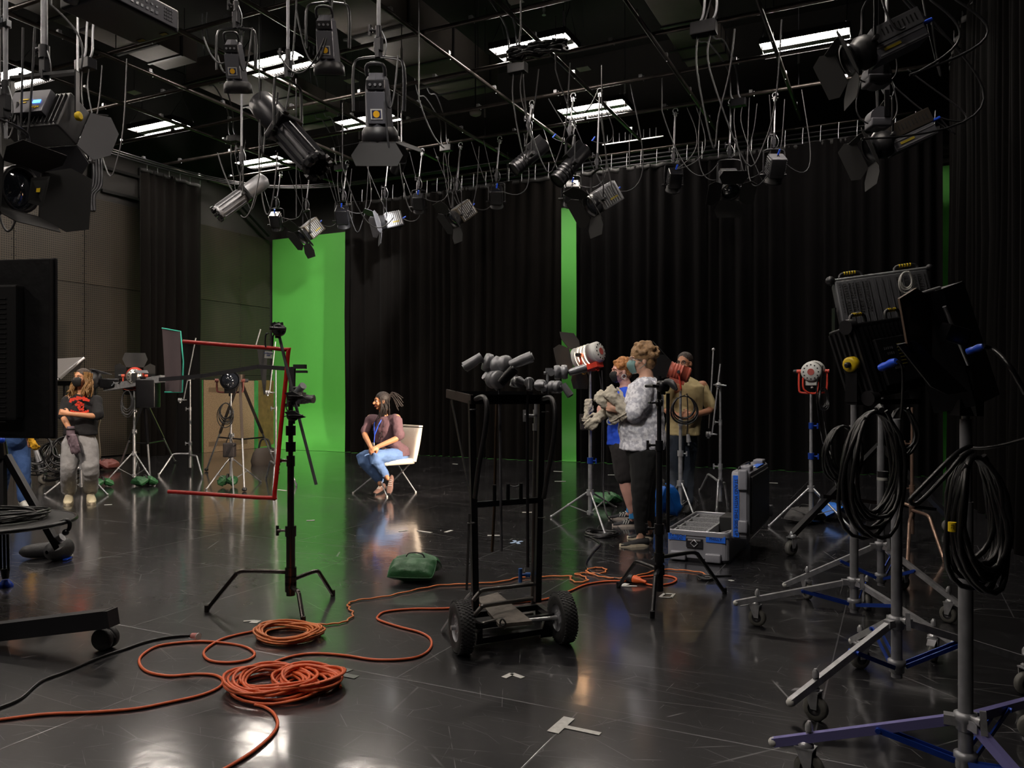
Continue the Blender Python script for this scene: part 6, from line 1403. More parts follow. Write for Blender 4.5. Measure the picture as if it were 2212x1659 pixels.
tv.part('electronics_cover', LM(Mt).box((0,-.02,.035), (Wt-.26,hT-.2,.05), bev=.01), mat('monitor_cover', '0d0d10', .5), w=True)
mb = LM(Mt)
for i in range(26): mb.box((0,-.33+i*.022,.062), (Wt-.36,.004,.003))
tv.part('vent_slot', mb, M_BLKM, w=True)
ms = Thing('monitor_stand', 'black rolling monitor stand, one long foot with a twin caster showing at the left', 'monitor stand', onz(-400, 1400))
a, b2 = at(-260, 1395, 4.3), at(236, 1335, 4.05); u_ = (b2-a).normalized()
mb = MB().bar(a, b2, .08, .09); ms.part('foot_beam', mb, mat('satin_black', '26262a', .4, .3), w=True)
ms.part('end_cap', MB().bar(b2, b2+u_*.025, .08, .086), M_BLKP, w=True)
cc_ = onz(228, 1402); side = Vector((-u_.y, u_.x, 0)).normalized()
wl = MB()
for k in (-1, 1): wl.lathe(cc_+side*k*.024+Vector((0,0,.058)), side, [(.012,-.018),(.052,-.018),(.058,-.01),(.058,.01),(.052,.018),(.012,.018)], 24); wl.cut()
ms.part('twin_caster', wl, M_RUBBER, w=True); ms.part('caster_hood', MB().ring(cc_+Vector((0,0,.05)), side, .046, .012, 14, 8, 0.2, PI-.2).cyl(cc_+Vector((0,0,.05)), cc_+Vector((0,0,.14)), .012), M_BLKP, w=True)
pp_ = ctr-A_*0; mb = MB().bar(Vector((ctr.x,ctr.y,.15))+A_*.35*0-n_*-.12, Vector((ctr.x,ctr.y,1.9))+n_*.12, .1, .05, up=n_); ms.part('upright', mb, M_BLACK, w=True)
ms.part('foot_beam', MB().bar(Vector((ctr.x,ctr.y,.15))+n_*.12, a.lerp(b2,.2), .08, .07), M_BLACK, w=True)

# tripod with the round cable tray
dt = 5.45
tr = Thing('camera_tripod', 'black tripod at the left edge with blue-ended spreader feet', 'tripod', onz(-5, 1262))
for px in (0, 8, 16): tr.part('leg_tube', MB().cyl(at(px,1130,dt-.02*px/8), at(px+2,1232,dt), .009), M_BLACK, w=True)
tr.part('leg_end', MB().cyl(at(11,1228,dt), at(12,1250,dt), .03, .02, n=12), M_BLKP, w=True)
tr.part('foot', MB().lathe(at(12,1268,dt), (0,0,1), [(.045,0),(.05,.012),(.035,.03),(.02,.05)], 16), M_BLUE, w=True)
lg0, lg1 = at(14, 985, dt+.2), at(128, 1185, dt+.1); tr.part('leg', MB().bar(lg0, lg1, .04, .05), M_BLACK, w=True)
tr.part('leg', MB().bar(at(-40, 985, dt+.2), at(-150, 1200, dt+.1), .04, .05), M_BLACK, w=True)
tr.part('leg', MB().bar(at(5, 985, dt+.2), at(6, 1130, dt), .04, .04, up=A_), M_BLACK, w=True)
tr.part('crown', MB().cyl(at(-5, 990, dt+.2), at(-5, 950, dt+.2), .07, .05), M_BLACK, w=True); tr.part('blue_knob', MB().ball(at(4, 951, dt), .022), M_BLUE, w=True)
tr.part('clamp', MB().cyl(at(128,1165,dt+.1), at(135,1160,dt+.1), .03), M_STEEL, w=True)
ty_ = Thing('cable_tray', 'round black tray piled with coiled cable, cut by the left edge', 'tray', at(20, 1140, dt-.3))
tcn = at(-10, 1128, dt-.3); Rt = (at(140,1128,dt-.3)-tcn).length
ty_.part('plate', MB().cyl(tcn-Vector((0,0,.01)), tcn+Vector((0,0,.01)), Rt, n=40), M_BLKM, w=True)
ty_.part('rim', MB().ring(tcn+Vector((0,0,.0)), (0,0,1), Rt+.01, .014, 40, 8), M_BLACK, w=True)
mb = MB().tube([p+Vector((0,0,tcn.z+.015)) for p in floor_coil(Vector((tcn.x,tcn.y,0)), Rt*.8, Rt*.8, 9, .007, 21, .3)], .007, 7); 
cbn = Thing('tray_cable', 'coil of black cable lying on the round tray at the left', 'cable', tcn+Vector((0,0,.02))); cbn.part('loops', mb, M_CABLE, w=True)
ty_.part('end_knob', MB().tube(smooth_path([at(128,1128,dt-.3), at(148,1124,dt-.3), at(150,1140,dt-.3), at(142,1150,dt-.3)], 4), .013, 8).ball(at(142,1150,dt-.3), .022), M_BLACK, w=True)
wt = Thing('weight_pouch', 'black weight pouch slumped at the foot of the left tripod', 'pouch', onz(110, 1222))
def slump(cx, cy2, L1, w1, h1, ang):
    c = onz(cx, cy2)
    def fn(u, v):
        z = (v-.5)*2; e = max(0, 1-abs(z)**3)**.5; th = 2*PI*u; x = z*L1/2; y = math.cos(th)*w1/2*(.2+.8*e); zz_ = h1*.5*(1+math.sin(th)*(.2+.8*e)*(1+.2*math.sin(5*x)))
        return (c.x+x*math.cos(ang)-y*math.sin(ang), c.y+x*math.sin(ang)+y*math.cos(ang), max(.003, zz_))
    return MB().grid(fn, 14, 12)
wt.part('pouch', slump(88, 1205, .3, .14, .12, .5+YAW), mat('black_nylon', '232326', .6, bump=.3), w=True); wt.part('pouch', slump(128, 1210, .24, .15, .17, 1.3+YAW), mat('black_nylon', '232326', .6, bump=.3), w=True)
wt.part('pen', MB().cyl(onz(145,1207)+Vector((0,0,.012)), onz(156,1203)+Vector((0,0,.012)), .012), M_WHITE, w=True); wt.part('blue_strap', MB().bar(onz(140,1212)+Vector((0,0,.01)), onz(152,1206)+Vector((0,0,.01)), .03, .008), M_BLUE, w=True)

# ================================================================== BACK LEFT GEAR
# plywood flats
M_OSB = mat('speckled_board', 'a3876c', .75, var=.28, vscale=45, bump=.2, bscale=90)
M_OSBG = mat('green_painted_edge', '3f8f4a', .7, var=.2)
def flat(pxa, pxb, ytop, yv, m, label, edge=None, th=.04):
    a, b2 = onx(pxa, 900, yv), onx(pxb, 900, yv); z = onx((pxa+pxb)/2, ytop, yv).z
    t = Thing('scenery_flat', label, 'flat', (yv, (a.y+b2.y)/2, 0)); y0_, y1_ = sorted((a.y, b2.y))
    t.part('board', MB().box((yv, (y0_+y1_)/2, z/2+.004), (th, y1_-y0_, z)), m, w=True)
    mb = MB().box((yv-.03, y0_+.03, z/2+.004), (.05,.06,z)).box((yv-.03, y1_-.03, z/2+.004), (.05,.06,z)); t.part('frame', mb, edge or M_OSBG, w=True)
    if edge: t.part('painted_edge', MB().box((yv+.022, y1_-.06, z/2+.004), (.006,.13,z)), edge, w=True)
    return t
t = flat(440, 556, 822, XL+1.0, M_OSB, 'tall speckled tan board standing behind the red-framed net', M_OSBG)
mb = MB(); bx = XL+1.0+.024
for (px, py, w_, h_) in ((470,842,.5,.1),(518,842,.4,.1),(470,958,.5,.1),(520,955,.4,.1)): p = onx(px, py, bx); mb.box((bx, p.y, p.z), (.004, w_, h_))
t.part('taped_patch', mb, mat('brown_tape', '7d6650', .7), w=True)
flat(556, 590, 822, XL+.75, mat('brown_board', '7a5f35', .8, var=.3, vscale=6), 'narrow brown board beside the green backdrop, behind the tan one')
t = Thing('fabric_bag', 'dark slouched bag with a loop handle, on the floor behind the net frame', 'bag', onz(575, 1005)); c = onz(572, 1003)
t.part('body', MB().lathe(c+Vector((0,0,.0)), (0,0,1), [(.3,0),(.32,.08),(.27,.22),(.2,.3),(.05,.31)], 16, sy=.5), mat('taupe_nylon', '3a322c', .7, bump=.4, bscale=20), w=True)
t.part('handle', MB().tube(smooth_path([c+Vector((-.15,0,.28)), c+Vector((-.08,0,.45)), c+Vector((.08,0,.45)), c+Vector((.15,0,.28))], 5), .018, 6), M_BLKM, w=True)

# camera crane with its two tripods
def tripod(label, apex, feet, m=M_BLACK, lower=M_STEEL, w_=.035, spread=.45, name='crane_tripod'):
    apex = Vector(apex); c = sum((Vector(f) for f in feet), Vector())/3; t = Thing(name, label, 'tripod', c)
    mids = []
    for f in feet:
        f = Vector(f); f.z = .02; mid = apex.lerp(f, .55); mids.append(apex.lerp(f, spread+.15))
        t.part('leg', MB().bar(apex, mid, w_, w_*.8), m, w=True); t.part('leg_tube', MB().cyl(mid, f, w_*.38), lower, w=True); t.part('foot', MB().ball(f+Vector((0,0,.01)), (.035,.035,.028)), M_BLKP, w=True)
    cm = sum(mids, Vector())/3
    for q in mids: t.part('spreader', MB().cyl(cm, q, .012), M_BLACK, w=True)
    t.part('bowl', MB().cyl(apex-Vector((0,0,.05)), apex+Vector((0,0,.06)), .06, .075), m, w=True)
    return t
dJ = 12.0
tripod('black and silver tripod of the camera crane, between the standing woman and the teal flag', at(312, 862, 11.6), [onz(378,1000), onz(258,1012), onz(325,1040)-R_*.0])
tripod('bronze tripod seen through the red-framed net', at(518, 818, 11.2), [onz(446,1018), onz(600,1018), onz(528,1062)], mat('bronze_leg', '4a4038', .4, .6))
cr = Thing('camera_crane', 'long dark camera crane arm reaching right behind the net frame to a remote camera', 'camera crane', at(312, 860, 11.6))
cr.part('rear_arm', MB().bar(at(228,838,11.9), at(352,818,11.5), .09, .1), M_STEEL, w=True)
cr.part('arm', MB().bar(at(345,820,11.5), at(440,812,10.9), .05, .055).bar(at(440,812,10.9), at(560,792,10.0), .045, .05).bar(at(560,792,10.0), at(632,797,9.5), .04, .05), M_GREY, w=True)
cr.part('counterweight', MB().box(at(245,828,11.9), (.3,.25,.14), bev=.02, rot=(0,0,YAW)).cut().box(at(320,850,11.6), (.28,.2,.42), bev=.02, rot=(0,0,YAW)), M_BLACK, w=True)
mb = MB()
for k in range(7): mb.cyl(at(240+k*17,832-k*2.5,11.75), at(246+k*17,826-k*2.5,11.75), .02); mb.cut()
cr.part('clamp', mb, M_CHROME, w=True)
cr.part('drop_arm', MB().bar(at(632,795,9.5), at(630,870,9.5), .06, .07, up=A_).box(at(648,792,9.5), (.14,.1,.05), rot=(0,0,YAW)).box(at(652,803,9.5), (.12,.09,.03), rot=(0,0,YAW)), M_BLACK, w=True)
cr.part('counter_post', MB().bar(at(312,862,11.6), at(312,815,11.6), .08, .1, up=A_), M_BLACK, w=True)
vc = Thing('video_camera', 'small video camera on the end of the crane arm, before the green backdrop', 'camera', at(645, 862, 9.4))
M9 = frame(at(640, 860, 9.4), R_-A_*.25)
vc.part('body', LM(M9).box((0,0,0), (.12,.14,.2), bev=.012), M_BLKP, w=True)
vc.part('lens', LM(M9).lathe((0,-.01,.1), (0,0,1), [(.05,0),(.055,.05),(.045,.07),(.05,.13),(.04,.13)], 18), M_BLKP, w=True)
vc.part('viewfinder', MB().cyl(at(640,848,9.38), at(655,833,9.3), .035, .045, n=14), mat('lens_hood', '4c5055', .4), w=True)
vc.part('eyepiece', MB().tube([at(650,866,9.35), at(662,860,9.3), at(677,864,9.25)], [.025,.028,.036], 12), M_BLKP, w=True)
vc.part('top_handle', LM(M9).tube(smooth_path([(0,.07,-.08),(0,.12,-.07),(0,.12,.06),(0,.07,.08)], 4), .014, 8), M_BLKP, w=True)
mb = MB().box(at(632,875,9.4), (.14,.12,.04), rot=(0,0,YAW)).tube(smooth_path([at(628,870,9.3), at(618,880,9.3), at(625,895,9.3), at(612,900,9.3)], 4), .008, 6); vc.part('mount_plate', mb, M_BLACK, w=True)
# teal-framed flag on a grip stand
dF = 12.2; foot = at(411, 900, dep(onz(408,1022))); foot.z = 0; dF = dep(foot)
c_stand('grip stand in front of the left curtain, with a slanted arm carrying the teal-edged flag', foot, at(411, 818, dF).z, [(p.x, p.y) for p in (onz(343,1028), onz(437,1032), onz(415,1008))], hz=(.32,.3,.3), m=M_STEEL, r=.02)
ga = Thing('knuckle_rod', 'slanted steel grip arm left of the red frame, holding the teal-edged flag', 'grip arm', at(393, 862, dF))
ga.part('rod', MB().tube([at(423,730,dF-.05), at(397,862,dF-.05)], .01, 8), M_STEEL, w=True); grip_head(ga, at(389, 864, dF-.05), R_, 1.0, M_STEEL); grip_head(ga, at(408, 817, dF-.05), -A_, .9, M_STEEL)
ga.part('cross_pin', MB().cyl(at(395,817,dF-.1), at(420,818,dF-.1), .009), M_STEEL, w=True)
fg = Thing('teal_edged_flag', 'narrow mauve-black cloth flag with a teal edge, hung on the slanted arm', 'flag', at(372, 848, dF))
A0, A1, A2, A3 = at(350,709,dF), at(390,716,dF-.1), at(394,847,dF-.1), at(356,847,dF)
fg.part('cloth', MB().grid(lambda u, v: A0.lerp(A1,u).lerp(A3.lerp(A2,u),v)+A_*.02*math.sin(u*4+v*2), 6, 8), mat('mauve_cloth', '3d3438', .85), w=True)
fg.part('teal_binding', MB().tube([A0,A1,A1.lerp(A2,.5)+R_*.03,A2,A3], .012, 8), mat('teal_binding', '2aa08c', .6), w=True)
# second arm behind the net with the dark pennant
ga = Thing('knuckle_rod', 'thin grip arm behind the right part of the net, with a dark tapering pennant', 'grip arm', at(575, 848, 10.6))
ga.part('rod', MB().tube([at(563,711,10.6), at(553,745,10.6)], .009, 8), M_STEEL, w=True); ga.part('rod', MB().tube([at(595,738,10.5), at(582,850,10.5)], .009, 8), M_STEEL, w=True); grip_head(ga, at(578,848,10.5), R_, .9, M_STEEL)
ga.part('pennant', MB().slab([at(555,750,10.6), at(578,757,10.6), at(574,845,10.6), at(570,855,10.6)], .006), M_BLKM, w=True)
foot = at(596, 900, dep(onz(598,1050))); foot.z = 0
c_stand('steel grip stand just behind the right side of the net frame', foot, at(596, 800, dep(foot)).z, [(p.x, p.y) for p in (onz(640,1050), onz(590,1066), onz(575,1035))], hz=(.34,.3,.3), m=M_STEEL, r=.018)

# two lamp stands at left
d1 = dep(onz(290, 1040)); foot = at(290, 900, d1); foot.z = 0
light_stand('steel lamp stand behind the standing woman, with a green sandbag on its leg', foot, at(290, 842, d1).z, [(p.x, p.y) for p in (onz(228,1043), onz(334,1047), onz(300,1012))], r=.02, hub=.42, knob=M_STEEL)
lt = Thing('open_faced_lamp', 'lamp with a bright dish and red yoke on the stand behind the standing woman', 'stage lamp', at(290, 842, d1))
stand_head(lt, at(291, 812, d1), at(300, 790, d1+2), 1.3, M_RED, mat('dish_silver', 'c8c4bc', .25, .8), hang=at(290, 842, d1), doors=(75,60,60,60), yk=mat('coral_red', 'd4583f', .5))
lt.part('door_flap', MB().slab([at(289,800,d1-.15), at(318,800,d1-.15), at(321,806,d1-.25), at(296,806,d1-.25)], .004), M_MGREY, w=True); lt.part('door_flap', MB().slab([at(284,806,d1-.2), at(296,806,d1-.2), at(296,824,d1-.2), at(284,824,d1-.2)], .004), M_BLKM, w=True)
solo('hanging_cable', MB().tube(coil(at(275, 868, d1-.15), -A_, .09, .006, 7, 2.0, .2, 14, .02), .0065, 6), M_CABLEG, 'oval coil of cable hanging under the open-faced lamp at the left', 'cable')
sand_bag(onz(312, 1050), .9+YAW, .3, .11, .12, M_GREENBAG, 'green sandbag hung on the stand behind the standing woman')
sand_bag(onz(222, 1052), 1.2, .22, .1, .1, M_GREENBAG, 'green sandbag at the feet of the standing woman')
d2 = dep(onz(500, 1052)); foot = at(499, 900, d2); foot.z = 0
light_stand('steel lamp stand seen through the red-framed net, weighted by a green bag', foot, at(499, 838, d2).z, [(p.x, p.y) for p in (onz(446,1058), onz(563,1042), onz(505,1072))], r=.02, hub=.40)
lt = Thing('net_shaded_fresnel_lamp', 'fresnel lamp seen as a dark disc through the red-framed net', 'stage lamp', at(498, 838, d2))
stand_head(lt, at(497, 822, d2), at(497, 815, d2-2), 1.45, M_BLACK, M_BLKP, hang=at(499, 848, d2), doors=None, yk=mat('dull_red', '7c4038', .5))
solo('hanging_cable', MB().tube(coil(at(488, 892, d2-.15), -A_, .1, .006, 8, 1.5, .25, 17, .03), .0065, 6), M_CABLE, 'coil of cable hanging on the stand behind the red-framed net', 'cable')
t = Thing('counterweight_pouch', 'dark square pouch hanging on the stand behind the net', 'pouch', at(495, 985, d2)); t.part('bag', MB().box(at(496,972,d2-.1), (.16,.1,.2), bev=.02, rot=(0,0,YAW)), mat('dark_nylon','2c2626',.7), w=True); t.part('strap', MB().tube([at(488,958,d2-.1), at(496,935,d2-.1), at(502,958,d2-.1)], .008, 6), M_BLKM, w=True)
c_ = onz(492, 1052); sand_bag(c_+Vector((0,0,.0)), .2+YAW, .26, .11, .13, M_GREENBAG, 'green sandbag heaped at the foot of the stand behind the net', lean=.7)
sand_bag(onz(226, 1016), .3, .36, .16, .16, mat('maroon_nylon', '5a2a26', .6, bump=.4), 'maroon sandbag on the floor behind the standing woman')
# dolly and clutter behind the left people
dl_ = Thing('equipment_dolly', 'metal dolly with grey casters behind the people at the left', 'dolly', onz(95, 1045))
for (px, py) in ((92, 1046), (128, 1026), (60, 1030)):
    q = onz(px, py); caster(dl_, (q.x, q.y, 0), 1.6, 2.0, Vector((q.x, q.y, .3)), M_ALU)
q0, q1, q2 = (Vector((p.x, p.y, .28)) for p in (onz(92,1046), onz(128,1026), onz(60,1030)))
dl_.part('deck_rail', MB().bar(q0, q1, .05, .05).bar(q1, q2, .05, .05).bar(q2, q0, .05, .05), M_BLACK, w=True)
dl_.part('push_bar', MB().cyl(at(75,965,dep(onz(92,1046))), at(88,1018,dep(onz(92,1046))), .03).cyl(q0, at(75,965,dep(onz(92,1046))), .025), M_ALU, w=True)
cl = Thing('cable_heap', 'dark heap of coiled cables on the dolly at the far left', 'cable', at(110, 990, 11.3))
mb = MB()
for k in range(4): mb.tube(coil(at(85+28*k, 975+10*(k%2), 11.5), -A_+Vector((0,0,.3)), .22, .012, 7, 1.1, .3, 30+k, .1), .012, 6)
cl.part('loops', mb, M_CABLE, w=True)
sb = Thing('softbox_lamp', 'grey folded softbox lamp at the far left, above the masked woman’s shoulder', 'lamp', at(150, 850, 11.8))
sb.part('shell', MB().slab([at(98,778,11.8), at(182,773,11.5), at(130,818,11.2), at(98,815,11.4)], .03).slab([at(98,778,11.8), at(182,773,11.5), at(170,800,12.2), at(98,815,12.2)], .02), mat('softbox_grey', '6b6867', .5), w=True)
sb.part('rim', MB().cyl(at(182,773,11.5), at(118,824,11.2), .02), M_STEEL, w=True)
sb.part('stand', MB().cyl(at(140,825,11.6), onz(140,1040), .022), M_BLACK, w=True); sb.part('bracket', MB().box(at(138,828,11.5), (.5,.06,.07), rot=(0,0,YAW)), M_BLACK, w=True)
t = Thing('silver_reflector_flap', 'pale triangular metal flap above the masked woman’s head, right side', 'flap', at(215, 805, 11.8)); t.part('flap', MB().slab([at(193,797,11.8), at(205,798,11.8), at(242,809,11.6), at(207,806,11.9)], .01), M_ALU, w=True); t.part('lamp_back', MB().lathe(at(205,820,11.9), -A_, [(.12,0),(.14,.05),(.1,.12),(.02,.14)], 16), M_BLKP, w=True); t.part('pole', MB().cyl(at(207,830,11.9), onz(207,1035), .02), M_BLACK, w=True)
solo('rope_hank', MB().tube(smooth_path([at(212,895,9.55), at(216,905,9.55), at(212,930,9.55), at(216,985,9.55), at(210,985,9.55), at(209,930,9.55), at(212,895,9.55)], 5), .012, 6).tube([at(206,908,9.55), at(212,985,9.55)], .01, 6), mat('rope', '9a8f7c', .8), 'pale hank of rope hanging beside the masked woman’s hip', 'rope')
# legs/stand in front (behind the woman)
foot = onz(175, 1062); light_stand('steel light stand standing behind the masked woman, its legs spread beside her feet', foot, 1.1, [(p.x, p.y) for p in (onz(97,1070), onz(232,1070), onz(176,1030))], r=.019, hub=.33)
# ================================================================== PEOPLE
def oval(mb, secs, front, n=20, cap=True):
    """stacked oval sections: (centre, half width, half depth[, lean])"""
    f = Vector(front); f.z = 0; f.normalize(); sd = Vector((-f.y, f.x, 0)); vs = []
    for s in secs:
        c = Vector(s[0]); vs += [c+sd*s[1]*math.cos(2*PI*i/n)+f*s[2]*math.sin(2*PI*i/n) for i in range(n)]
    k = len(secs); fs = [(j*n+i, j*n+(i+1)%n, (j+1)*n+(i+1)%n, (j+1)*n+i) for j in range(k-1) for i in range(n)]
    fs += [tuple(range(n))[::-1], tuple(range((k-1)*n, k*n))]
    return mb.add(vs, fs, True)
def limb(mb, pts, rs, k=5, n=14):
    """tapered limb with rounded joints"""
    pts = [Vector(p) for p in pts]; P = []; Rr = []
    for i in range(len(pts)-1):
        for j in range(k): t = j/k; P.append(pts[i].lerp(pts[i+1], t)); Rr.append(rs[i]*(1-t)+rs[i+1]*t)
    P.append(pts[-1]); Rr.append(rs[-1])
    Q = [P[0]]+[(P[i-1]+P[i]*2+P[i+1])/4 for i in range(1, len(P)-1)]+[P[-1]]
    mb.tube(Q, Rr, n)
    for p, r in ((P[0], Rr[0]), (P[-1], Rr[-1])): mb.ball(p, r*.98, 12, 8)
def blob(t, name, mb, m, voxel=.008, sm=4, wr=0, ws=.09, parent=None, label=None):
    o = t.part(name, mb, m, w=True, parent=parent, label=label)
    r = o.modifiers.new('remesh', 'REMESH'); r.mode = 'VOXEL'; r.voxel_size = voxel; r.use_smooth_shade = True
    s = o.modifiers.new('smooth', 'SMOOTH'); s.iterations = sm; s.factor = .5
    if wr:
        tx = bpy.data.textures.new('wrinkle', 'CLOUDS'); tx.noise_scale = ws; tx.noise_depth = 2
        d = o.modifiers.new('displace', 'DISPLACE'); d.texture = tx; d.strength = wr; d.mid_level = .5; d.texture_coords = 'LOCAL'
    return o
def head(mb, c, face, neck, s=1., up=(0,0,1)):
    M = frame(c, face, up); q = MB(); q.M = M
    q.ball((0,.025*s,-.014*s), (.074*s,.092*s,.096*s), 20, 14); q.ball((0,-.03*s,.02*s), (.058*s,.075*s,.066*s), 18, 12); q.ball((0,-.09*s,.05*s), (.027*s,.02*s,.024*s))
    q.tube([(0,.012*s,.084*s),(0,-.01*s,.098*s),(0,-.032*s,.108*s)], [.007*s,.010*s,.014*s], 10); q.ball((0,-.032*s,.100*s), (.018*s,.011*s,.013*s))
    q.ball((0,.026*s,.07*s), (.052*s,.012*s,.02*s))
    for k in (-1,1): q.ball((k*.076*s,-.01*s,-.01*s), (.011*s,.031*s,.019*s)); q.ball((k*.042*s,-.03*s,.052*s), (.024*s,.026*s,.026*s))
    mb.v += q.v if False else []
    n = len(mb.v); mb.v += q.v
    for f, sm, mi in zip(q.f, q.s, q.m): mb.f.append([n+i for i in f]); mb.s.append(sm); mb.m.append(mi)
    limb(mb, [M @ Vector((0,-.05*s,-.02*s)), Vector(neck)], [.052*s,.058*s])
    return M
M_EYEW = mat('eye_white', 'cfc8c0', .3); M_IRIS = mat('eye_brown', '2a1a12', .2)
def face_parts(t, M, s, skin_dark, lips='9a4a44', brow='2a1c16', mouth=True, body=None):
    mb = LM(M); ir = LM(M)
    for k in (-1,1): mb.ball((k*.031*s,.004*s,.070*s), (.0145*s,.0085*s,.012*s)); ir.ball((k*.031*s,.003*s,.079*s), (.0065*s,.0065*s,.005*s))
    e = t.part('eye', mb, M_EYEW, w=True, parent=body); o = t.part('iris', ir, M_IRIS, parent=body, w=True)
    mb = LM(M)
    for k in (-1,1): mb.tube([(k*.014*s,.024*s,.088*s),(k*.032*s,.031*s,.084*s),(k*.05*s,.022*s,.07*s)], [.003*s,.0042*s,.002*s], 6)
    for k in (-1,1): mb.tube([(k*.017*s,.006*s,.083*s),(k*.031*s,.013*s,.0825*s),(k*.045*s,.005*s,.075*s)], .002*s, 5)
    t.part('eyebrow', mb, mat('brow_'+brow, brow, .8), w=True, parent=body)
    if mouth:
        mb = LM(M); mb.tube([(-.024*s,-.06*s,.078*s),(-.008*s,-.056*s,.089*s),(0,-.058*s,.09*s),(.008*s,-.056*s,.089*s),(.024*s,-.06*s,.078*s)], [.002*s,.005*s,.0045*s,.005*s,.002*s], 8)
        mb.tube([(-.022*s,-.063*s,.078*s),(0,-.069*s,.088*s),(.022*s,-.063*s,.078*s)], [.002*s,.007*s,.002*s], 8); t.part('lips', mb, mat('lips_'+lips, lips, .4), w=True, parent=body)
def mask_part(t, M, s, m):
    q = LM(M); yv = (.004,-.02,-.045,-.07,-.092,-.108); zf = (.090,.111,.112,.098,.084,.062); xw = (.058,.064,.063,.06,.054,.045)
    def fn(u, v):
        a = (u-.5)*PI*.74; i = min(4, int(v*5)); f = v*5-i; L3 = lambda A: A[i]*(1-f)+A[i+1]*f
        y, z, x = L3(yv), L3(zf), L3(xw); e = abs(u-.5)*2
        return (math.sin(a)*x*1.06*s, (y-.012*e*(.5-v)*2)*s, (.022+(z-.022)*math.cos(a)**.75)*s)
    q.grid(fn, 20, 10); o = t.part('face_mask', q, m, w=True)
    so = o.modifiers.new('solid', 'SOLIDIFY'); so.thickness = .003
    q = LM(M)
    for k in (-1,1): q.tube([(k*.064*s,-.02*s,.04*s),(k*.078*s,.01*s,-.01*s),(k*.08*s,-.03*s,-.02*s),(k*.06*s,-.07*s,.03*s)], .0022*s, 5)
    t.part('mask_strap', q, m, w=True, parent=o)
def hand(mb, wrist, d, n, side=1, curl=.5, s=1., r=.0088):
    """palm and five separate fingers; d = wrist to knuckles, n = back of hand, side = which way the thumb lies"""
    d = Vector(d).normalized(); n = Vector(n); n = (n-d*n.dot(d)).normalized(); x = d.cross(n)*side; w_ = Vector(wrist); W = lambda a, b, c: w_+(x*a+d*b+n*c)*s
    mb.tube([W(0,-.01,0), W(0,.03,0), W(0,.07,0), W(0,.095,0)], [(.028*s,.02*s),(.036*s,.017*s),(.040*s,.015*s),(.036*s,.012*s)] if False else [.024*s,.027*s,.026*s,.018*s], 12)
    for i, a in enumerate((-.03,-.01,.01,.03)): limb(mb, [W(a*.6,.02,0), W(a,.088,.003)], [.015*s,.0115*s], 3, 8)
    for i, (a, L_) in enumerate(((.031,.068),(.0105,.078),(-.0105,.073),(-.031,.058))):
        p = W(a,.088,.002); c = curl*(.9+.12*i); ang = c*.5; pts = [p]; dd = d
        for k, f in enumerate((.45,.32,.23)):
            v = d*math.cos(ang)-n*math.sin(ang)+x*a*1.2; p = p+v*L_*f*s; pts.append(p); ang += c*(.9 if k == 0 else .7)
        limb(mb, pts, [r*s*1.08, r*s*1.0, r*s*.92, r*s*.8], 3, 8)
    th = [W(.028,.012,-.006), W(.052,.04,-.014), W(.06,.066,-.02-.015*curl), W(.056,.09,-.026-.028*curl)]
    limb(mb, th, [.014*s,.0125*s,.0105*s,.0088*s], 3, 8)
def strands(mb, roots, fn, r, n=6):
    for i, p in enumerate(roots): mb.tube(fn(i, Vector(p)), r, n)
def shoe(t, heel, toe, m, sole, s=1., name='shoe', h=.075, laces=True, stripes=None):
    heel, toe = Vector(heel), Vector(toe); d = (toe-heel); L_ = d.length; d /= L_; sd = Vector((-d.y,d.x,0)).normalized(); up = Vector((0,0,1)); mb = MB()
    P = lambda a, b, c: heel+d*a*L_+sd*b*s+up*c*s
    secs = [(-.03,.03,.06,h),(.12,.036,.07,h*1.05),(.35,.036,.06,h*.95),(.6,.044,.04,h*.6),(.85,.042,.02,h*.42),(1.0,.024,.01,h*.28)]
    vs = []; n = 14
    for a, w_, _, hh in secs:
        vs += [P(a, w_*math.cos(2*PI*i/n), .018+max(-.012, hh*(.5+.5*math.sin(2*PI*i/n))-.012)) for i in range(n)]
    k = len(secs); mb.add(vs, [(j*n+i, j*n+(i+1)%n, (j+1)*n+(i+1)%n, (j+1)*n+i) for j in range(k-1) for i in range(n)]+[tuple(range(n))[::-1], tuple(range((k-1)*n,k*n))], True)
    o = t.part(name, mb, m, w=True); q = MB(); n = 20
    ou = []
    for i in range(n):
        a = 2*PI*i/n; f = .49+.55*math.cos(a); wd = (.046 if math.cos(a) > 0 else .038)*math.sin(a); ou.append((f, wd))
    q.add([P(f, w_, z) for z in (.0, .024) for f, w_ in ou], [tuple(range(n))[::-1], tuple(range(n,2*n))]+[(i,(i+1)%n,n+(i+1)%n,n+i) for i in range(n)]); t.part('sole', q, sole, w=True, parent=o)
    if laces:
        q = MB()
        for j in range(4): q.tube([P(.36+.08*j,-.026,h*.92-.01*j), P(.38+.08*j,0,h*1.04-.012*j), P(.36+.08*j,.026,h*.92-.01*j)], .0035*s, 5)
        t.part('lace', q, M_WHITE, w=True, parent=o)
    if stripes:
        q = MB()
        for j in range(3):
            for k_ in (-1,1): q.slab([P(.42+.09*j,k_*.040,.03), P(.46+.09*j,k_*.043,.03), P(.40+.09*j,k_*.034,.066), P(.36+.09*j,k_*.033,.066)], .004)
        t.part('stripe', q, stripes, w=True, parent=o)
    return o
SKIN = lambda n, c: mat(n, c, .5, bump=.05, bscale=120, spec=.4)

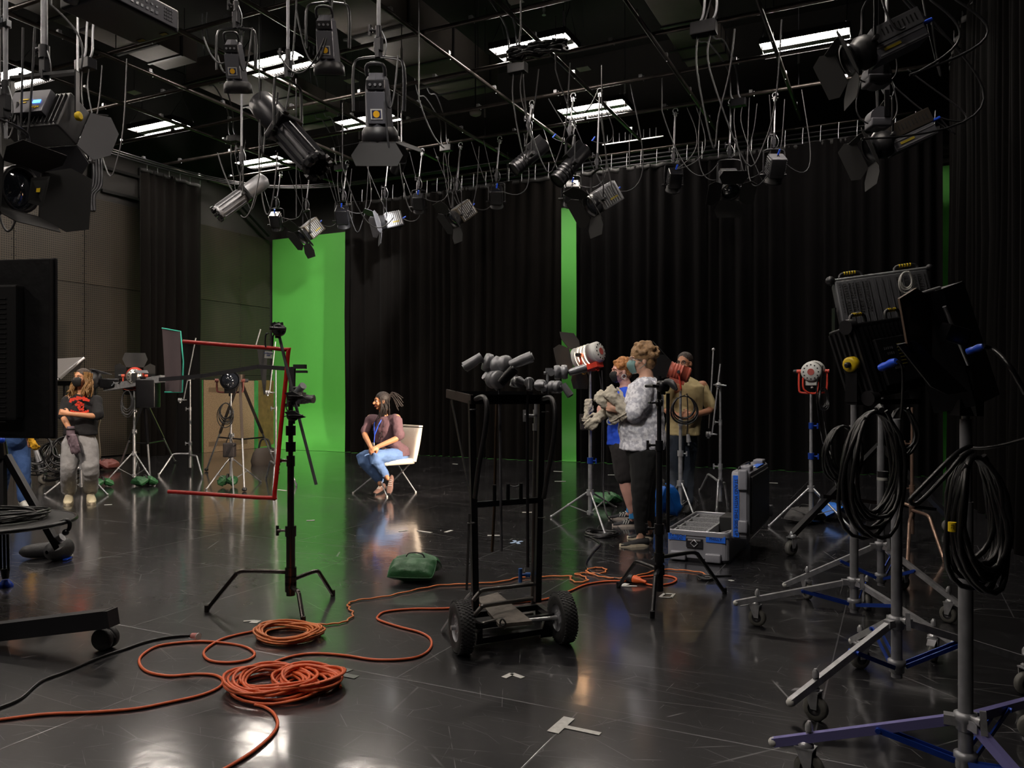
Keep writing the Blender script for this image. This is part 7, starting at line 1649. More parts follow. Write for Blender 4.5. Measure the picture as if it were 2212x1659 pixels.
# ---------- seated woman with braids
sk = SKIN('brown_skin', 'b07a58')
ds = 10.3
t = Thing('seated_person', 'seated woman with long dark braids in a plum shirt, blue lanyard and pale jeans', 'person', at(825, 1066, ds))
fdir = (-R_*.93-A_*.38).normalized(); bdir = (-R_*.72-A_*.62).normalized(); side = Vector((-bdir.y, bdir.x, 0))
hipc = at(853, 972, 10.45); neck = at(829, 893, 10.35); chest = at(833, 922, 10.36); belly = at(838, 955, 10.38)
shA, shB = at(800, 903, 10.5), at(857, 903, 10.22)       # far (image left) and near (image right) shoulders
elA, elB = at(787, 938, 10.42), at(863, 945, 10.10); wrA, wrB = at(801, 966, 10.02), at(816, 965, 9.98)
knA, knB = at(776, 988, 10.15), at(806, 989, 9.95); hpA, hpB = at(842, 984, 10.55), at(866, 984, 10.38); anA, anB = at(820, 1037, 10.25), at(832, 1026, 10.12)
mb = MB(); Mh = head(mb, at(824, 867, 10.33), fdir, neck, 1.0)
limb(mb, [neck-Vector((0,0,.0)), chest], [.055,.11])
limb(mb, [shA, elA, wrA], [.05,.04,.027]); limb(mb, [shB, elB, wrB], [.052,.042,.028])
hd = (Vector(at(806,972,9.98))-wrA); hand(mb, wrA, at(808,975,9.97)-wrA, -A_+Vector((0,0,.5)), 1, .7, .95); hand(mb, wrB, at(803,972,9.94)-wrB, -A_+Vector((0,0,.8)), -1, .8, .95)
limb(mb, [shA, chest, shB], [.05,.1,.05]); limb(mb, [chest, belly, hipc, hpA], [.12,.12,.13,.08]); limb(mb, [hpB, hipc], [.08,.12]); limb(mb, [hpA, knA, anA], [.075,.05,.035]); limb(mb, [hpB, knB, anB], [.075,.05,.035]); limb(mb, [anA, at(821,1046,10.2)], [.034,.03]); limb(mb, [anB, at(838,1034,10.05)], [.034,.03])
bd = blob(t, 'body', mb, sk, .0075, 3); face_parts(t, Mh, 1.0, sk, '8a4440', body=bd)
M_PLUM = mat('plum_cotton', '5b4249', .85, bump=.2, bscale=200); M_JEAN = mat('pale_denim', '5a78a8', .8, bump=.3, bscale=150, var=.12)
mb = MB(); oval(mb, [(neck-Vector((0,0,.035)),.075,.06),(neck-Vector((0,0,.06)),.15,.085),(chest+Vector((0,0,.05)),.21,.12),(chest-Vector((0,0,.03)),.2,.145),(belly,.19,.155),(hipc+Vector((0,0,.03)),.215,.17),(hipc-Vector((0,0,.07)),.235,.18)], bdir)
limb(mb, [chest+Vector((0,0,.045)), shA-Vector((0,0,.004)), shA.lerp(elA,.55), shA.lerp(elA,.85)], [.09,.066,.06,.064]); limb(mb, [chest+Vector((0,0,.045)), shB-Vector((0,0,.004)), shB.lerp(elB,.55), shB.lerp(elB,.9)], [.09,.068,.064,.072])
blob(t, 'shirt', mb, M_PLUM, .010, 4, .02, .07)
mb = MB(); limb(mb, [hipc-Vector((0,0,.07)), hpA, knA+Vector((0,0,.01)), anA], [.15,.11,.078,.056]); limb(mb, [hipc-Vector((0,0,.07)), hpB, knB+Vector((0,0,.01)), anB], [.15,.112,.082,.056]); blob(t, 'jeans', mb, M_JEAN, .010, 3, .015, .06)
M_BRAID = mat('dark_braids', '1d1614', .6, bump=.6, bscale=80)
mb = MB(); mb.M = Mh; mb.ball((0,.045,-.022), (.081,.088,.098), 18, 12); mb.M = Matrix(); blob(t, 'hair', mb, M_BRAID, .009, 2)
mb = MB(); rnd = random.Random(4)
for i in range(72):
    a = rnd.uniform(.25, 1)*rnd.choice((-1,1)); bk = rnd.uniform(-.07,.042); q = Mh @ Vector((a*.07, .1-.05*abs(a), bk))
    q1 = Mh @ Vector((a*.088, -.02, bk-.015)); q2 = Mh @ Vector((a*.10+rnd.uniform(-.01,.01), -.12, bk-.02+rnd.uniform(-.02,.02)))
    e = chest+side*(-a*.13)+bdir*rnd.uniform(.09,.14)-Vector((0,0,rnd.uniform(-.02,.16))) if bk > -.035 else chest-bdir*.1+side*(-a*.14)-Vector((0,0,rnd.uniform(-.04,.1)))
    pts = smooth_path([q, q1, q2, q2.lerp(e,.55)+Vector((0,0,-.01)), e], 5); mb.tube(pts, [.0062+.0012*math.sin(j*2.2) for j in range(len(pts))], 6)
for i in range(12):
    q = Mh @ Vector((rnd.uniform(-.02,.02), .07+rnd.uniform(-.02,.02), -.1)); e = q+R_*rnd.uniform(.1,.19)+Vector((0,0,rnd.uniform(-.2,.03))); mb.tube(smooth_path([q, q.lerp(e,.4)+Vector((0,0,.06)), e], 5), .005, 5)
t.part('braid', mb, M_BRAID, w=True, kind='stuff')
mb = MB(); lan = mat('lanyard_blue', '2750c8', .5); f0 = chest+bdir*.165-Vector((0,0,.1)); mb.tube(smooth_path([neck+side*.05, chest+side*.06+bdir*.13+Vector((0,0,.05)), f0], 4), (.003,.009), 6); mb.tube(smooth_path([neck-side*.05, chest-side*.06+bdir*.13+Vector((0,0,.05)), f0], 4), (.003,.009), 6); mb.tube([f0, f0-Vector((0,0,.1))+bdir*.01], (.003,.007), 6); t.part('lanyard', mb, lan, w=True)
t.part('badge', MB().box(f0-Vector((0,0,.14))+bdir*.02, (.05,.008,.08), rot=(0,0,math.atan2(side.y, side.x))), M_WHITE, w=True)
M_BOOT = mat('brown_suede', '6b5048', .8, bump=.3)
shoe(t, onz(829,1060)+Vector((0,0,.0)), onz(810,1069), M_BOOT, M_BLKP, .95, 'boot', .10); hb_ = at(846,1040,10.05); shoe(t, hb_-Vector((0,0,.02)), hb_+(-R_*.02-A_*.1-Vector((0,0,.16))), M_BOOT, M_BLKP, .95, 'boot', .10)
# chair
M_CREAM = mat('cream_leather', 'c9c0b4', .55, bump=.15, bscale=60)
ch = Thing('padded_chair', 'cream padded chair with slim splayed metal legs, under the seated woman', 'chair', onz(850, 1066))
sc = at(845, 994, 10.38); sc.z = .445; sd = side
crn = lambda a, b2: sc+sd*a+bdir*b2
def cushion(P, th, rb=.02):
    m_ = MB(); 
    def fn(u, v):
        return P(u, v)
    return m_
mb = MB(); ang = math.atan2(bdir.y, bdir.x); mb.box(sc-Vector((0,0,.015)), (.46,.44,.075), rot=(0,0,ang), bev=.03); ch.part('seat', mb, M_CREAM, w=True)
bb = sc-bdir*.22; tp = bb-bdir*.1+Vector((0,0,.44)); mb = MB()
def bf(u, v):
    th = 2*PI*u; w_ = .235*(1-.03*v); r = lambda c: math.copysign(abs(c)**.35, c)
    return bb.lerp(tp, v)+sd*w_*r(math.cos(th))+bdir*(.032+.012*math.sin(PI*v))*r(math.sin(th))-bdir*.03*(math.cos(th)**2*-1)*.0+Vector((0,0,-.02))
mb.grid(bf, 28, 8); mb.slab([tp+sd*.22-bdir*.03, tp-sd*.22-bdir*.03, tp-sd*.22+bdir*.03, tp+sd*.22+bdir*.03], .02); ch.part('backrest', mb, M_CREAM, w=True)
legf = [onz(763,1066), onz(836,1074), onz(898,1064), onz(836,1054)]
for p, (a, b2) in zip(legf, ((.19,.16),(-.19,.16),(-.19,-.18),(.19,-.18))):
    q = crn(a, b2); q.z = .41; ch.part('leg', MB().cyl(q, p+Vector((0,0,.01)), .011, .008, n=10), M_STEEL, w=True); ch.part('foot_cap', MB().cyl(p, p+Vector((0,0,.02)), .013, n=10), M_WHITE, w=True)
ch.part('under_frame', MB().bar(crn(.19,.16)-Vector((0,0,.045)), crn(-.19,-.18)-Vector((0,0,.045)), .02, .02).bar(crn(-.19,.16)-Vector((0,0,.045)), crn(.19,-.18)-Vector((0,0,.045)), .02, .02), M_GREY, w=True)

# ---------- generic standing builder helpers
def stand_legs(mb, hips, kn, an, r=(.095,.065,.045)):
    for h, k, a in zip(hips, kn, an): limb(mb, [h, k, a], r)
def feet(mb, an, toe):
    for a, b2 in zip(an, toe): limb(mb, [a, Vector((a.x*.88+b2.x*.12,a.y*.88+b2.y*.12,.06))], [.034,.03])

# ---------- white shirt person
sk3 = SKIN('fair_skin', 'd3a48c'); d3 = 6.87
t = Thing('standing_person', 'person with tousled brown hair, teal mask, pale patterned shirt and black trousers', 'person', at(1390, 1180, d3))
fd = (-R_*.97-A_*.12).normalized(); bd3 = (-R_*.95-A_*.3).normalized(); sdv = Vector((-bd3.y, bd3.x, 0))
hc = at(1384, 779, d3); nk = at(1397, 812, d3); che = at(1392, 850, d3); bel = at(1385, 915, d3); hip = at(1390, 958, d3)
sN, sF = at(1392, 836, d3-.17), at(1400, 836, d3+.17); eN, eF = at(1378, 893, d3-.21), at(1384, 890, d3+.2); wN, wF = at(1340, 886, d3-.14), at(1335, 880, d3+.1)
hpN, hpF = at(1392, 975, d3-.09), at(1394, 975, d3+.09); kN, kF = at(1384, 1068, d3-.08), at(1396, 1062, d3+.1); aN, aF = at(1385, 1160, dep(onz(1385,1178))), at(1402, 1148, dep(onz(1400,1164)))
mb = MB(); Mh = head(mb, hc, fd, nk, 1.06)
limb(mb, [nk, che, bel, hip], [.06,.13,.13,.14]); limb(mb, [sN, eN, wN], [.06,.045,.03]); limb(mb, [sF, eF, wF], [.06,.045,.03]); limb(mb, [sN, che, sF], [.06,.1,.06])
hand(mb, wN, -R_+Vector((0,0,.3)), -A_, 1, .9); hand(mb, wF, -R_*.8-A_*.5, Vector((0,0,1)), -1, .9)
stand_legs(mb, (hpN,hpF), (kN,kF), (aN,aF), (.095,.06,.036)); feet(mb, (aN,aF), (onz(1352,1178), onz(1368,1163)))
bd_ = blob(t, 'body', mb, sk3, .0075, 3); face_parts(t, Mh, 1.06, sk3, mouth=False, brow='6b4a30', body=bd_)
mask_part(t, Mh, 1.08, mat('teal_mask', '6f8f8c', .8))
def shirt_mat():
    m, n, L, b = nodes('grey_patterned_cotton'); tc = n.new('ShaderNodeTexCoord'); t_ = n.new('ShaderNodeTexNoise'); t_.inputs['Scale'].default_value = 32; t_.inputs['Detail'].default_value = 2; L.new(tc.outputs['Object'], t_.inputs['Vector'])
    r = n.new('ShaderNodeValToRGB'); r.color_ramp.elements[0].position = .42; r.color_ramp.elements[1].position = .6; r.color_ramp.elements[0].color = lin('b4b5c0'); r.color_ramp.elements[1].color = lin('ececf2'); L.new(t_.outputs['Fac'], r.inputs[0]); L.new(r.outputs[0], b.inputs['Base Color']); b.inputs['Roughness'].default_value = .9; return m
mb = MB(); oval(mb, [(nk-Vector((0,0,.01)),.07,.075),(nk-Vector((0,0,.05)),.13,.1),(che+Vector((0,0,.08)),.2,.12),(che-Vector((0,0,.03)),.2,.155),(bel+Vector((0,0,.08)),.195,.19),(bel-Vector((0,0,.05)),.205,.205),(hip+Vector((0,0,.02)),.21,.205),(hip-Vector((0,0,.05))-bd3*-.02,.21,.195)], bd3, 28)
limb(mb, [sN, sN.lerp(eN,.6), eN.lerp(wN,.22)], [.09,.085,.085]); limb(mb, [sF, sF.lerp(eF,.6), eF.lerp(wF,.2)], [.09,.08,.08])
sh = blob(t, 'shirt', mb, shirt_mat(), .011, 4, .028, .09)
mb = MB(); limb(mb, [hip-Vector((0,0,.03)), hpN, kN, aN+Vector((0,0,.05))], [.17,.135,.082,.055]); limb(mb, [hip-Vector((0,0,.03)), hpF, kF, aF+Vector((0,0,.05))], [.17,.13,.082,.055]); blob(t, 'trousers', mb, mat('black_cotton', '121213', .9), .011, 3, .012, .07)
M_HAIRB = mat('light_brown_hair', '8a6a48', .6, bump=.8, bscale=60, var=.3, vscale=30)
def hair_cap(t, Mh, s, m, vol=1., back=.0, name='hair', curls=True, seed=1, long=0):
    mb = MB(); mb.M = Mh; mb.ball((0,.048*s,-.028*s), (.086*s*vol,.085*s*vol,.1*s*vol), 18, 12); mb.ball((0,0.0,-.058*s), (.072*s*vol,.085*s,.066*s*vol), 14, 10)
    rn = random.Random(seed)
    if curls:
        for i in range(70):
            a, e = rn.uniform(-PI, PI), rn.uniform(-.15, 1.4); x, y, z = math.cos(e)*math.sin(a)*.086, .045+math.sin(e)*.088, -.028+math.cos(e)*math.cos(a)*.1
            if z > .04 and y < .075: continue
            mb.ball((x*s*vol, y*s*vol, z*s*vol), rn.uniform(.014,.026)*s, 8, 6)
    mb.M = Matrix(); return blob(t, name, mb, m, .007, 1, .006, .02)
hair_cap(t, Mh, 1.06, M_HAIRB, 1.12, seed=3)
mb = LM(Mh)
for k in (-1,1): mb.ring((k*.033,.006,.095), (0,0,1), .024, .0018, 20, 5)
mb.tube([(.056,.008,.09),(.085,.01,0)], .0018, 5).tube([(-.056,.008,.09),(-.085,.01,0)], .0018, 5).tube([(-.01,.008,.097),(.01,.008,.097)], .0018, 5); t.part('eyeglasses', mb, M_STEEL, w=True)
M_FLAT = mat('black_slip_on', '161617', .7)
shoe(t, onz(1399,1179), onz(1340,1181), M_FLAT, mat('cream_sole', 'c9bca4', .6), 1.0, 'shoe', .062, False); shoe(t, onz(1408,1163), onz(1356,1164), M_FLAT, mat('cream_sole', 'c9bca4', .6), 1.0, 'shoe', .062, False)
# pale work gloves held in the folded arms
M_GLOVE = mat('cream_work_glove', 'b8b0a0', .85, bump=.4, bscale=60)
def glove(p, d, n, s, label, m=M_GLOVE, curl=.5, side=1, cuff=True):
    t = Thing('work_glove', label, 'glove', p); mb = MB(); hand(mb, p, d, n, side, curl, s, .0125)
    dv = Vector(d).normalized()
    if cuff: mb.tube([Vector(p)-dv*.09*s, Vector(p)-dv*.04*s, Vector(p)+dv*.02*s], [.055*s,.043*s,.03*s], 14)
    blob(t, 'shell', mb, m, .008, 2, .028, .035); mb = MB(); mb.ring(Vector(p)-dv*.06*s, dv, .05*s, .006, 18, 6); t.part('cuff_band', mb, m, w=True)
glove(at(1338, 875, d3-.16), Vector((0,0,1))*.7-R_*.5, -A_, 1.35, 'cream work glove, upper one bunched on the folded arms of the pale-shirted person', curl=.9)
glove(at(1318, 885, d3-.08), -R_*.5+Vector((0,0,.6))-A_*.2, -A_, 1.3, 'cream work glove puffing out in front of the blue-shirted person', curl=.8)
glove(at(1300, 898, d3-.0), -R_*.6-Vector((0,0,.5)), -A_-R_*.2, 1.15, 'cream work glove, lowest of the bunch, hanging beside the lamp stand pouch', curl=.5)
glove(at(1268, 893, Dl-.1), Vector((0,0,1))*.8+R_*.1, -A_, .95, 'cream work glove stuffed in the pouch on the lit lamp stand', curl=.3)

# ---------- blue shirt person
d4 = 7.95; sk4 = SKIN('pink_skin', 'd8a596')
t = Thing('standing_person', 'shorter person with ginger hair, black mask, blue shirt and black shorts, facing the lit lamp', 'person', at(1348, 1130, d4))
fd = (-R_*.97-A_*.2).normalized(); b4 = (-R_*.9-A_*.4).normalized()
hc = at(1341, 803, d4); nk = at(1352, 832, d4); che = at(1348, 868, d4); bel = at(1342, 925, d4); hip = at(1344, 960, d4)
sN, sF = at(1352, 850, d4-.15), at(1350, 850, d4+.17); eN, eF = at(1336, 905, d4-.2), at(1345, 900, d4+.2); wN, wF = at(1315, 895, d4-.22), at(1322, 888, d4-.05)
hpN, hpF = at(1345, 975, d4-.08), at(1343, 975, d4+.1); kN, kF = at(1349, 1035, d4-.12), at(1347, 1030, d4+.18); aN, aF = at(1368, 1113, 7.87), at(1362, 1100, 8.3)
mb = MB(); Mh = head(mb, hc, fd, nk, 1.0); limb(mb, [nk, che, bel, hip], [.055,.12,.115,.13]); limb(mb, [sN, eN, wN], [.05,.04,.028]); limb(mb, [sF, eF, wF], [.05,.04,.028]); limb(mb, [sN, che, sF], [.05,.09,.05])
hand(mb, wN, -R_+Vector((0,0,.5)), -A_, 1, .8, .95); hand(mb, wF, -R_-A_*.3, Vector((0,0,1)), -1, .8, .95)
limb(mb, [hpN, kN, aN.lerp(kN,.7), aN], [.09,.06,.062,.034]); limb(mb, [hpF, kF, aF.lerp(kF,.7), aF], [.09,.06,.062,.034]); feet(mb, (aN,aF), (onz(1338,1136), onz(1330,1121)))
bd_ = blob(t, 'body', mb, sk4, .0075, 3); face_parts(t, Mh, 1.0, sk4, mouth=False, brow='8a5030', body=bd_); mask_part(t, Mh, 1.02, mat('black_mask', '161618', .8))
mb = MB(); oval(mb, [(nk-Vector((0,0,.02)),.07,.065),(nk-Vector((0,0,.05)),.13,.09),(che+Vector((0,0,.07)),.18,.11),(che-Vector((0,0,.03)),.175,.13),(bel,.165,.13),(hip+Vector((0,0,.03)),.175,.14),(hip-Vector((0,0,.01)),.18,.145)], b4)
limb(mb, [sN, sN.lerp(eN,.5), sN.lerp(eN,.75)], [.07,.065,.07]); limb(mb, [sF, sF.lerp(eF,.75)], [.07,.07]); blob(t, 'shirt', mb, mat('royal_blue_cotton', '1c4fd6', .8), .010, 4, .02, .08)
mb = MB(); lp_ = at(1316,910,d4-.16); text(mb, 'V', .07, at(1317,908,d4-.2), R_, (0,0,1), .002); t.part('shirt_emblem', MB().ring(at(1318,911,d4-.19), -A_, .03, .006, 16, 6), M_WHITE, w=True)
mb = MB(); limb(mb, [hip, hpN, kN.lerp(hpN,.12)], [.14,.115,.095]); limb(mb, [hip, hpF, kF.lerp(hpF,.12)], [.14,.115,.095]); blob(t, 'shorts', mb, mat('black_shorts', '1b1718', .9), .010, 3, .015, .08)
hair_cap(t, Mh, 1.0, mat('ginger_hair', 'a8703f', .6, bump=.8, bscale=60, var=.25, vscale=30), 1.03, seed=5)
t.part('hoop_earring', MB().ring(Mh @ Vector((.08,-.05,-.005)), R_.cross(Vector((0,0,1))), .022, .004, 16, 6).ring(Mh @ Vector((-.08,-.05,-.005)), A_, .022, .004, 16, 6), M_WHITE, w=True)
for an_, c1_ in ((aN,'sock'),(aF,'sock')):
    mb = MB().tube([an_+Vector((0,0,.1)), an_+Vector((0,0,.02)), an_-Vector((0,0,.03))], [.046,.042,.045], 14); so_ = t.part('sock', mb, mat('bright_blue_sock', '2e86c8', .8), w=True)
    mb = MB().tube([an_+Vector((0,0,.11)), an_+Vector((0,0,.065))], [.0475,.0455], 14); t.part('sock_band', mb, mat('pale_blue_sock', 'a8c0d4', .8), w=True, parent=so_); mb = MB().tube([an_+Vector((0,0,.045)), an_+Vector((0,0,.03))], [.0448,.0438], 14); t.part('sock_band', mb, M_BLKM, w=True, parent=so_)
M_CANV = mat('dark_canvas', '1c1c22', .8)
shoe(t, onz(1379,1137), onz(1324,1137), M_CANV, mat('pale_rubber', 'bfb2a8', .6), 1.0, 'sneaker', .08, True, M_WHITE); shoe(t, onz(1372,1121), onz(1316,1121), M_CANV, mat('pale_rubber', 'bfb2a8', .6), 1.0, 'sneaker', .08, True, M_WHITE)

# ---------- man in tan shirt
d5 = 9.15; sk5 = SKIN('tan_skin', 'b07c60')
t = Thing('standing_person', 'man in a tan short-sleeved shirt and dark jeans, partly hidden by the black stand', 'person', at(1475, 1105, d5))
fd = (-A_*.8-R_*.6).normalized(); b5 = (-A_*.75-R_*.65).normalized()
hc = at(1478, 785, d5); nk = at(1480, 814, d5); che = at(1482, 848, d5); bel = at(1478, 900, d5); hip = at(1474, 935, d5)
sL, sR = at(1446, 832, d5-.05), at(1518, 832, d5+.12); eL, eR = at(1436, 885, d5-.12), at(1538, 886, d5+.05); wL, wR = at(1472, 902, d5-.32), at(1494, 898, d5-.3)
hL, hR = at(1460, 950, d5), at(1488, 950, d5+.05); kL, kR = at(1455, 1025, d5-.03), at(1484, 1022, d5+.08); aL, aR = at(1453, 1092, dep(onz(1453,1110))), at(1486, 1085, dep(onz(1486,1102)))
mb = MB(); Mh = head(mb, hc, fd, nk, 1.05); limb(mb, [nk, che, bel, hip], [.06,.13,.13,.13]); limb(mb, [sL, eL, wL], [.055,.044,.03]); limb(mb, [sR, eR, wR], [.055,.044,.03]); limb(mb, [sL, che, sR], [.055,.1,.055]); hand(mb, wL, R_+Vector((0,0,.2)), -A_, -1, .9); hand(mb, wR, -R_+Vector((0,0,.1)), -A_, 1, .9)
stand_legs(mb, (hL,hR), (kL,kR), (aL,aR), (.09,.06,.036)); feet(mb, (aL,aR), (onz(1447,1116), onz(1482,1108)))
bd_ = blob(t, 'body', mb, sk5, .008, 3); face_parts(t, Mh, 1.05, sk5, body=bd_)
mb = MB(); oval(mb, [(nk-Vector((0,0,.01)),.075,.07),(nk-Vector((0,0,.05)),.15,.1),(che+Vector((0,0,.07)),.225,.125),(che-Vector((0,0,.03)),.215,.145),(bel,.21,.15),(hip,.215,.155),(hip-Vector((0,0,.03)),.215,.155)], b5)
limb(mb, [sL-Vector((0,0,.02)), sL.lerp(eL,.5), sL.lerp(eL,.85)], [.066,.068,.075]); limb(mb, [sR-Vector((0,0,.02)), sR.lerp(eR,.5), sR.lerp(eR,.85)], [.066,.068,.075]); blob(t, 'shirt', mb, mat('tan_cotton', 'a3936a', .85), .011, 4, .022, .09)
mb = MB(); limb(mb, [hip, hL, kL, aL], [.14,.115,.085,.065]); limb(mb, [hip, hR, kR, aR], [.14,.115,.085,.065]); blob(t, 'jeans', mb, mat('dark_denim', '1b2431', .85), .011, 3, .015, .08)
hair_cap(t, Mh, 1.05, mat('dark_brown_hair', '2a1f1a', .6, bump=.6, bscale=60), .98, curls=False)
mb = LM(Mh)
for k in (-1,1): mb.ring((k*.033,.004,.094), (0,0,1), .024, .003, 20, 5)
mb.tube([(-.01,.006,.096),(.01,.006,.096)], .003, 5).tube([(.056,.006,.088),(.082,.008,0)], .0025, 5).tube([(-.056,.006,.088),(-.082,.008,0)], .0025, 5); t.part('eyeglasses', mb, M_BLKP, w=True)
shoe(t, onz(1455,1107), onz(1444,1119), M_FLAT, M_BLKP, 1.0, 'shoe', .07, False); shoe(t, onz(1489,1100), onz(1480,1111), M_FLAT, M_BLKP, 1.0, 'shoe', .07, False)

# ---------- masked woman at left
d6 = 9.45; sk6 = SKIN('warm_skin', 'c88f6c')
t = Thing('standing_person', 'woman in a black mask and black T-shirt with red print, grey sweatpants, long gold-tipped hair', 'person', at(172, 1086, d6))
fd = (-A_*.9-R_*.25+Vector((0,0,.12))).normalized(); b6 = (-A_-R_*.05).normalized()
hc = at(176, 818, d6); nk = at(179, 846, d6+.03); che = at(176, 880, d6+.03); bel = at(174, 925, d6); hip = at(172, 950, d6)
sL, sR = at(145, 862, d6+.03), at(209, 862, d6+.03); eL, eR = at(136, 900, d6-.05), at(212, 900, d6-.08); wL, wR = at(153, 932, d6-.22), at(147, 894, d6-.26)
hL, hR = at(156, 965, d6), at(190, 965, d6); kL, kR = at(148, 1018, d6-.03), at(196, 1018, d6-.02); aL, aR = at(149, 1068, dep(onz(149,1082))), at(196, 1066, dep(onz(196,1080)))
mb = MB(); Mh = head(mb, hc, fd, nk, .98); limb(mb, [nk, che, bel, hip], [.05,.115,.11,.12]); limb(mb, [sL, eL, wL], [.048,.038,.026]); limb(mb, [sR, eR, wR], [.048,.038,.026]); limb(mb, [sL, che, sR], [.048,.09,.048]); hand(mb, wR, -R_+Vector((0,0,.25)), -A_+Vector((0,0,.3)), 1, .9, .95)
hand(mb, wL, Vector((0,0,-1))+R_*.2, -A_, 1, .4, .95)
stand_legs(mb, (hL,hR), (kL,kR), (aL,aR), (.085,.058,.034)); feet(mb, (aL,aR), (onz(147,1089), onz(197,1087)))
bd_ = blob(t, 'body', mb, sk6, .0075, 3); face_parts(t, Mh, .98, sk6, mouth=False, brow='33221a', body=bd_); mask_part(t, Mh, 1.0, mat('black_mask', '161618', .8))
mb = MB(); oval(mb, [(nk-Vector((0,0,.03)),.075,.06),(nk-Vector((0,0,.06)),.14,.085),(che+Vector((0,0,.05)),.2,.11),(che-Vector((0,0,.04)),.195,.13),(bel,.195,.13),(bel-Vector((0,0,.08)),.205,.14)], b6)
limb(mb, [sL-Vector((0,0,.015)), sL.lerp(eL,.6), sL.lerp(eL,.9)], [.064,.062,.068]); limb(mb, [sR-Vector((0,0,.015)), sR.lerp(eR,.6), sR.lerp(eR,.9)], [.064,.062,.068]); sh6 = blob(t, 'tee_shirt', mb, mat('black_tee', '18171a', .88), .010, 4, .016, .09)
mb = MB(); rn = random.Random(2); fz = d6-.125
for k in range(9):
    a = -1+2*k/8; mb.box(at(172+a*19, 860+5*a*a, fz), (.028,.006,.05-.012*(k%3)), rot=(0,rn.uniform(-.3,.3),YAW))
    mb.box(at(172+a*18, 888-4*a*a+4, fz-.02), (.022,.006,.03), rot=(0,rn.uniform(-.3,.3),YAW))
for k in range(22): mb.box(at(172+rn.uniform(-8,8), 877+rn.uniform(-9,9), fz-.012), (rn.uniform(.01,.035),.006,rn.uniform(.01,.03)), rot=(0,rn.uniform(-.8,.8),YAW))
t.part('red_print', mb, mat('red_print', 'd83a24', .7), w=True, parent=sh6)
mb = MB(); limb(mb, [hip+Vector((0,0,.04)), hL, kL, aL+Vector((0,0,.05))], [.15,.12,.092,.085]); limb(mb, [hip+Vector((0,0,.04)), hR, kR, aR+Vector((0,0,.05))], [.15,.12,.092,.085]); blob(t, 'sweatpants', mb, mat('heather_grey_fleece', 'a5a4a6', .9, bump=.3, bscale=80), .010, 3, .022, .09)
M_HG = mat('gold_brown_hair', '7d5a2e', .55, bump=.7, bscale=50, var=.45, vscale=7); M_HD = mat('dark_root_hair', '33241a', .6, bump=.6, bscale=60)
hair_cap(t, Mh, .98, M_HD, 1.0, curls=False)
mb = MB(); rn = random.Random(8)
for i in range(60):
    k = rn.choice((-1,1)); z = rn.uniform(-.07,.035); q = Mh @ Vector((k*rn.uniform(.035,.08), .08-.4*abs(z)*.3, z)); q1 = Mh @ Vector((k*rn.uniform(.085,.1), -.03, z-.01)); q2 = Mh @ Vector((k*rn.uniform(.09,.13), -.11, z+rn.uniform(-.01,.02))); q3 = Mh @ Vector((k*rn.uniform(.06,.15), -.17-rn.uniform(0,.06), z+.01+rn.uniform(-.02,.03)))
    pts = smooth_path([q,q1,q2,q3], 5); mb.tube([p+R_*.007*math.sin(j*.8+i) for j, p in enumerate(pts)], [.011]*(len(pts)-3)+[.009,.007,.003], 6)
t.part('long_hair', mb, M_HG, w=True, kind='stuff')
gl = Thing('work_glove', 'mauve-grey work gloves held in the masked woman’s lowered hand', 'glove', wL); mb = MB(); hand(mb, wL, Vector((0,0,-1))+R_*.25, -A_, 1, .35, 1.25, .0125); hand(mb, wL+R_*.05-A_*.03-Vector((0,0,.05)), Vector((0,0,-1))+R_*.1, -A_, 1, .2, 1.3, .0125); mb.tube([wL+Vector((0,0,.06)), wL+Vector((0,0,.0)), wL-Vector((0,0,.05))], [.042,.046,.048], 12); blob(gl, 'shell', mb, mat('mauve_leather', '71606a', .8, bump=.3), .008, 2, .012, .03); gl.part('wrist_strap', MB().ring(wL+Vector((0,0,.03)), (0,0,1), .046, .008, 18, 6), M_BLKM, w=True)
M_CRS = mat('cream_canvas', 'c8bd9f', .8)
shoe(t, onz(150,1078), onz(146,1092), M_CRS, mat('cream_sole', 'c9bca4', .6), 1.2, 'sneaker', .085); shoe(t, onz(194,1076), onz(199,1090), M_CRS, mat('cream_sole', 'c9bca4', .6), 1.2, 'sneaker', .085)

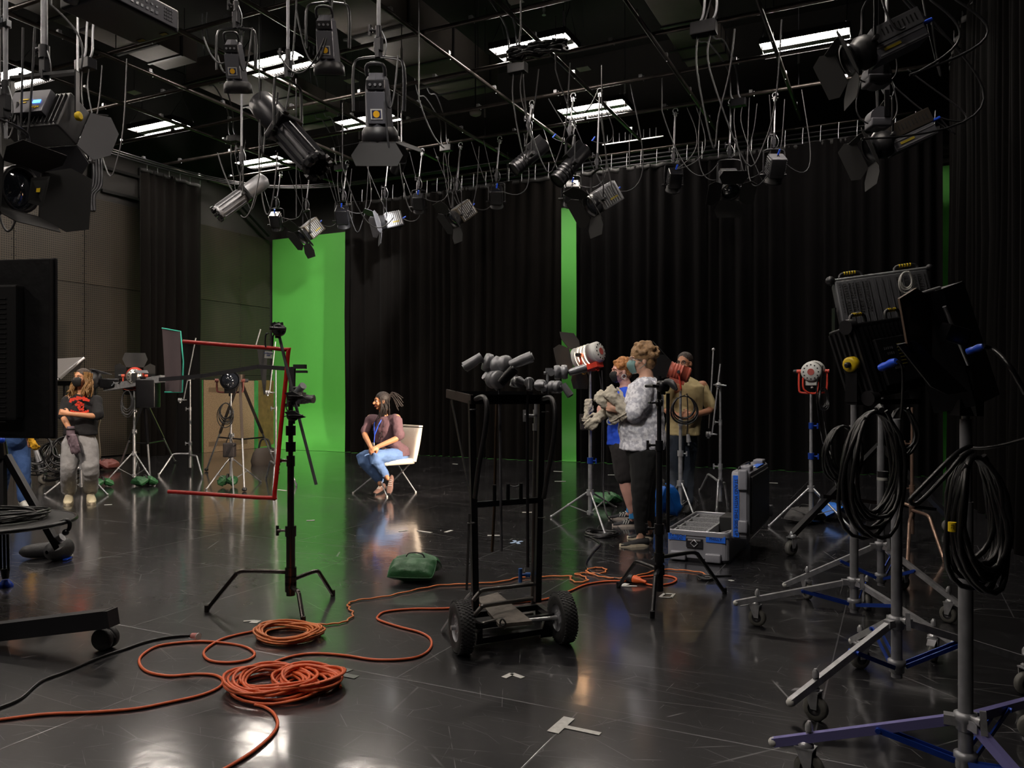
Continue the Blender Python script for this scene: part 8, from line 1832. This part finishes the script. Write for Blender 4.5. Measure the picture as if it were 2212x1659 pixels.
# ---------- person in jeans behind the monitor
d7 = 9.2
t = Thing('standing_person', 'person in blue jeans and white sneakers, seen only from the hips down behind the monitor', 'person', at(40, 1098, d7))
b7 = (-A_*.6+R_*.5).normalized(); nk = at(28, 838, d7); che = at(28, 870, d7); bel = at(28, 915, d7); hip = at(30, 945, d7)
sL, sR = at(-6, 855, d7), at(60, 855, d7+.1); eR = at(72, 905, d7+.05); wR = at(68, 940, d7-.12); eL, wL = at(-14, 905, d7), at(-8, 945, d7-.1)
hL, hR = at(18, 962, d7), at(42, 962, d7+.1); kL, kR = at(6, 1020, d7), at(50, 1022, d7); aL, aR = at(0, 1070, dep(onz(0,1085))), at(52, 1080, dep(onz(52,1096)))
mb = MB(); Mh = head(mb, at(30, 806, d7), (R_-A_*.6), nk, 1.02); limb(mb, [nk, che, bel, hip], [.055,.12,.12,.13]); limb(mb, [sL, eL, wL], [.05,.04,.028]); limb(mb, [sR, eR, wR], [.05,.04,.028]); limb(mb, [sL, che, sR], [.05,.09,.05]); hand(mb, wR, Vector((0,0,-1))-R_*.1, -A_, 1, .4); hand(mb, wL, Vector((0,0,-1)), -A_, -1, .4)
stand_legs(mb, (hL,hR), (kL,kR), (aL,aR), (.09,.06,.036)); feet(mb, (aL,aR), (onz(4,1092), onz(60,1104))); bd_ = blob(t, 'body', mb, sk5, .008, 3); face_parts(t, Mh, 1.0, sk5, body=bd_); hair_cap(t, Mh, 1.02, M_HD, 1., curls=False)
mb = MB(); oval(mb, [(nk-Vector((0,0,.02)),.075,.06),(nk-Vector((0,0,.05)),.14,.09),(che+Vector((0,0,.05)),.2,.12),(bel,.19,.14),(hip+Vector((0,0,.05)),.195,.145)], b7); limb(mb, [sL, sL.lerp(eL,.8)], [.07,.075]); limb(mb, [sR, sR.lerp(eR,.8)], [.07,.075]); blob(t, 'shirt', mb, mat('black_tee', '18171a', .88), .012, 4, .015)
mb = MB(); limb(mb, [hip, hL, kL, aL+Vector((0,0,.02))], [.14,.11,.085,.07]); limb(mb, [hip, hR, kR, aR+Vector((0,0,.02))], [.14,.11,.085,.07]); blob(t, 'jeans', mb, mat('blue_denim', '2c4a7c', .85, bump=.3, bscale=120), .010, 3, .02, .08)
shoe(t, onz(46,1094), onz(66,1104), mat('white_knit', 'b9b9b4', .7, bump=.5, bscale=60), M_WHITE, 1., 'sneaker', .085); shoe(t, onz(-4,1083), onz(8,1094), mat('white_knit', 'b9b9b4', .7), M_WHITE, 1., 'sneaker', .085)
glove(at(67, 946, d7-.15), R_*.25-Vector((0,0,.6)), -A_, 1.0, 'yellow work glove on the hand of the person behind the monitor', mat('yellow_glove', 'c9971c', .8, bump=.3), curl=.6)
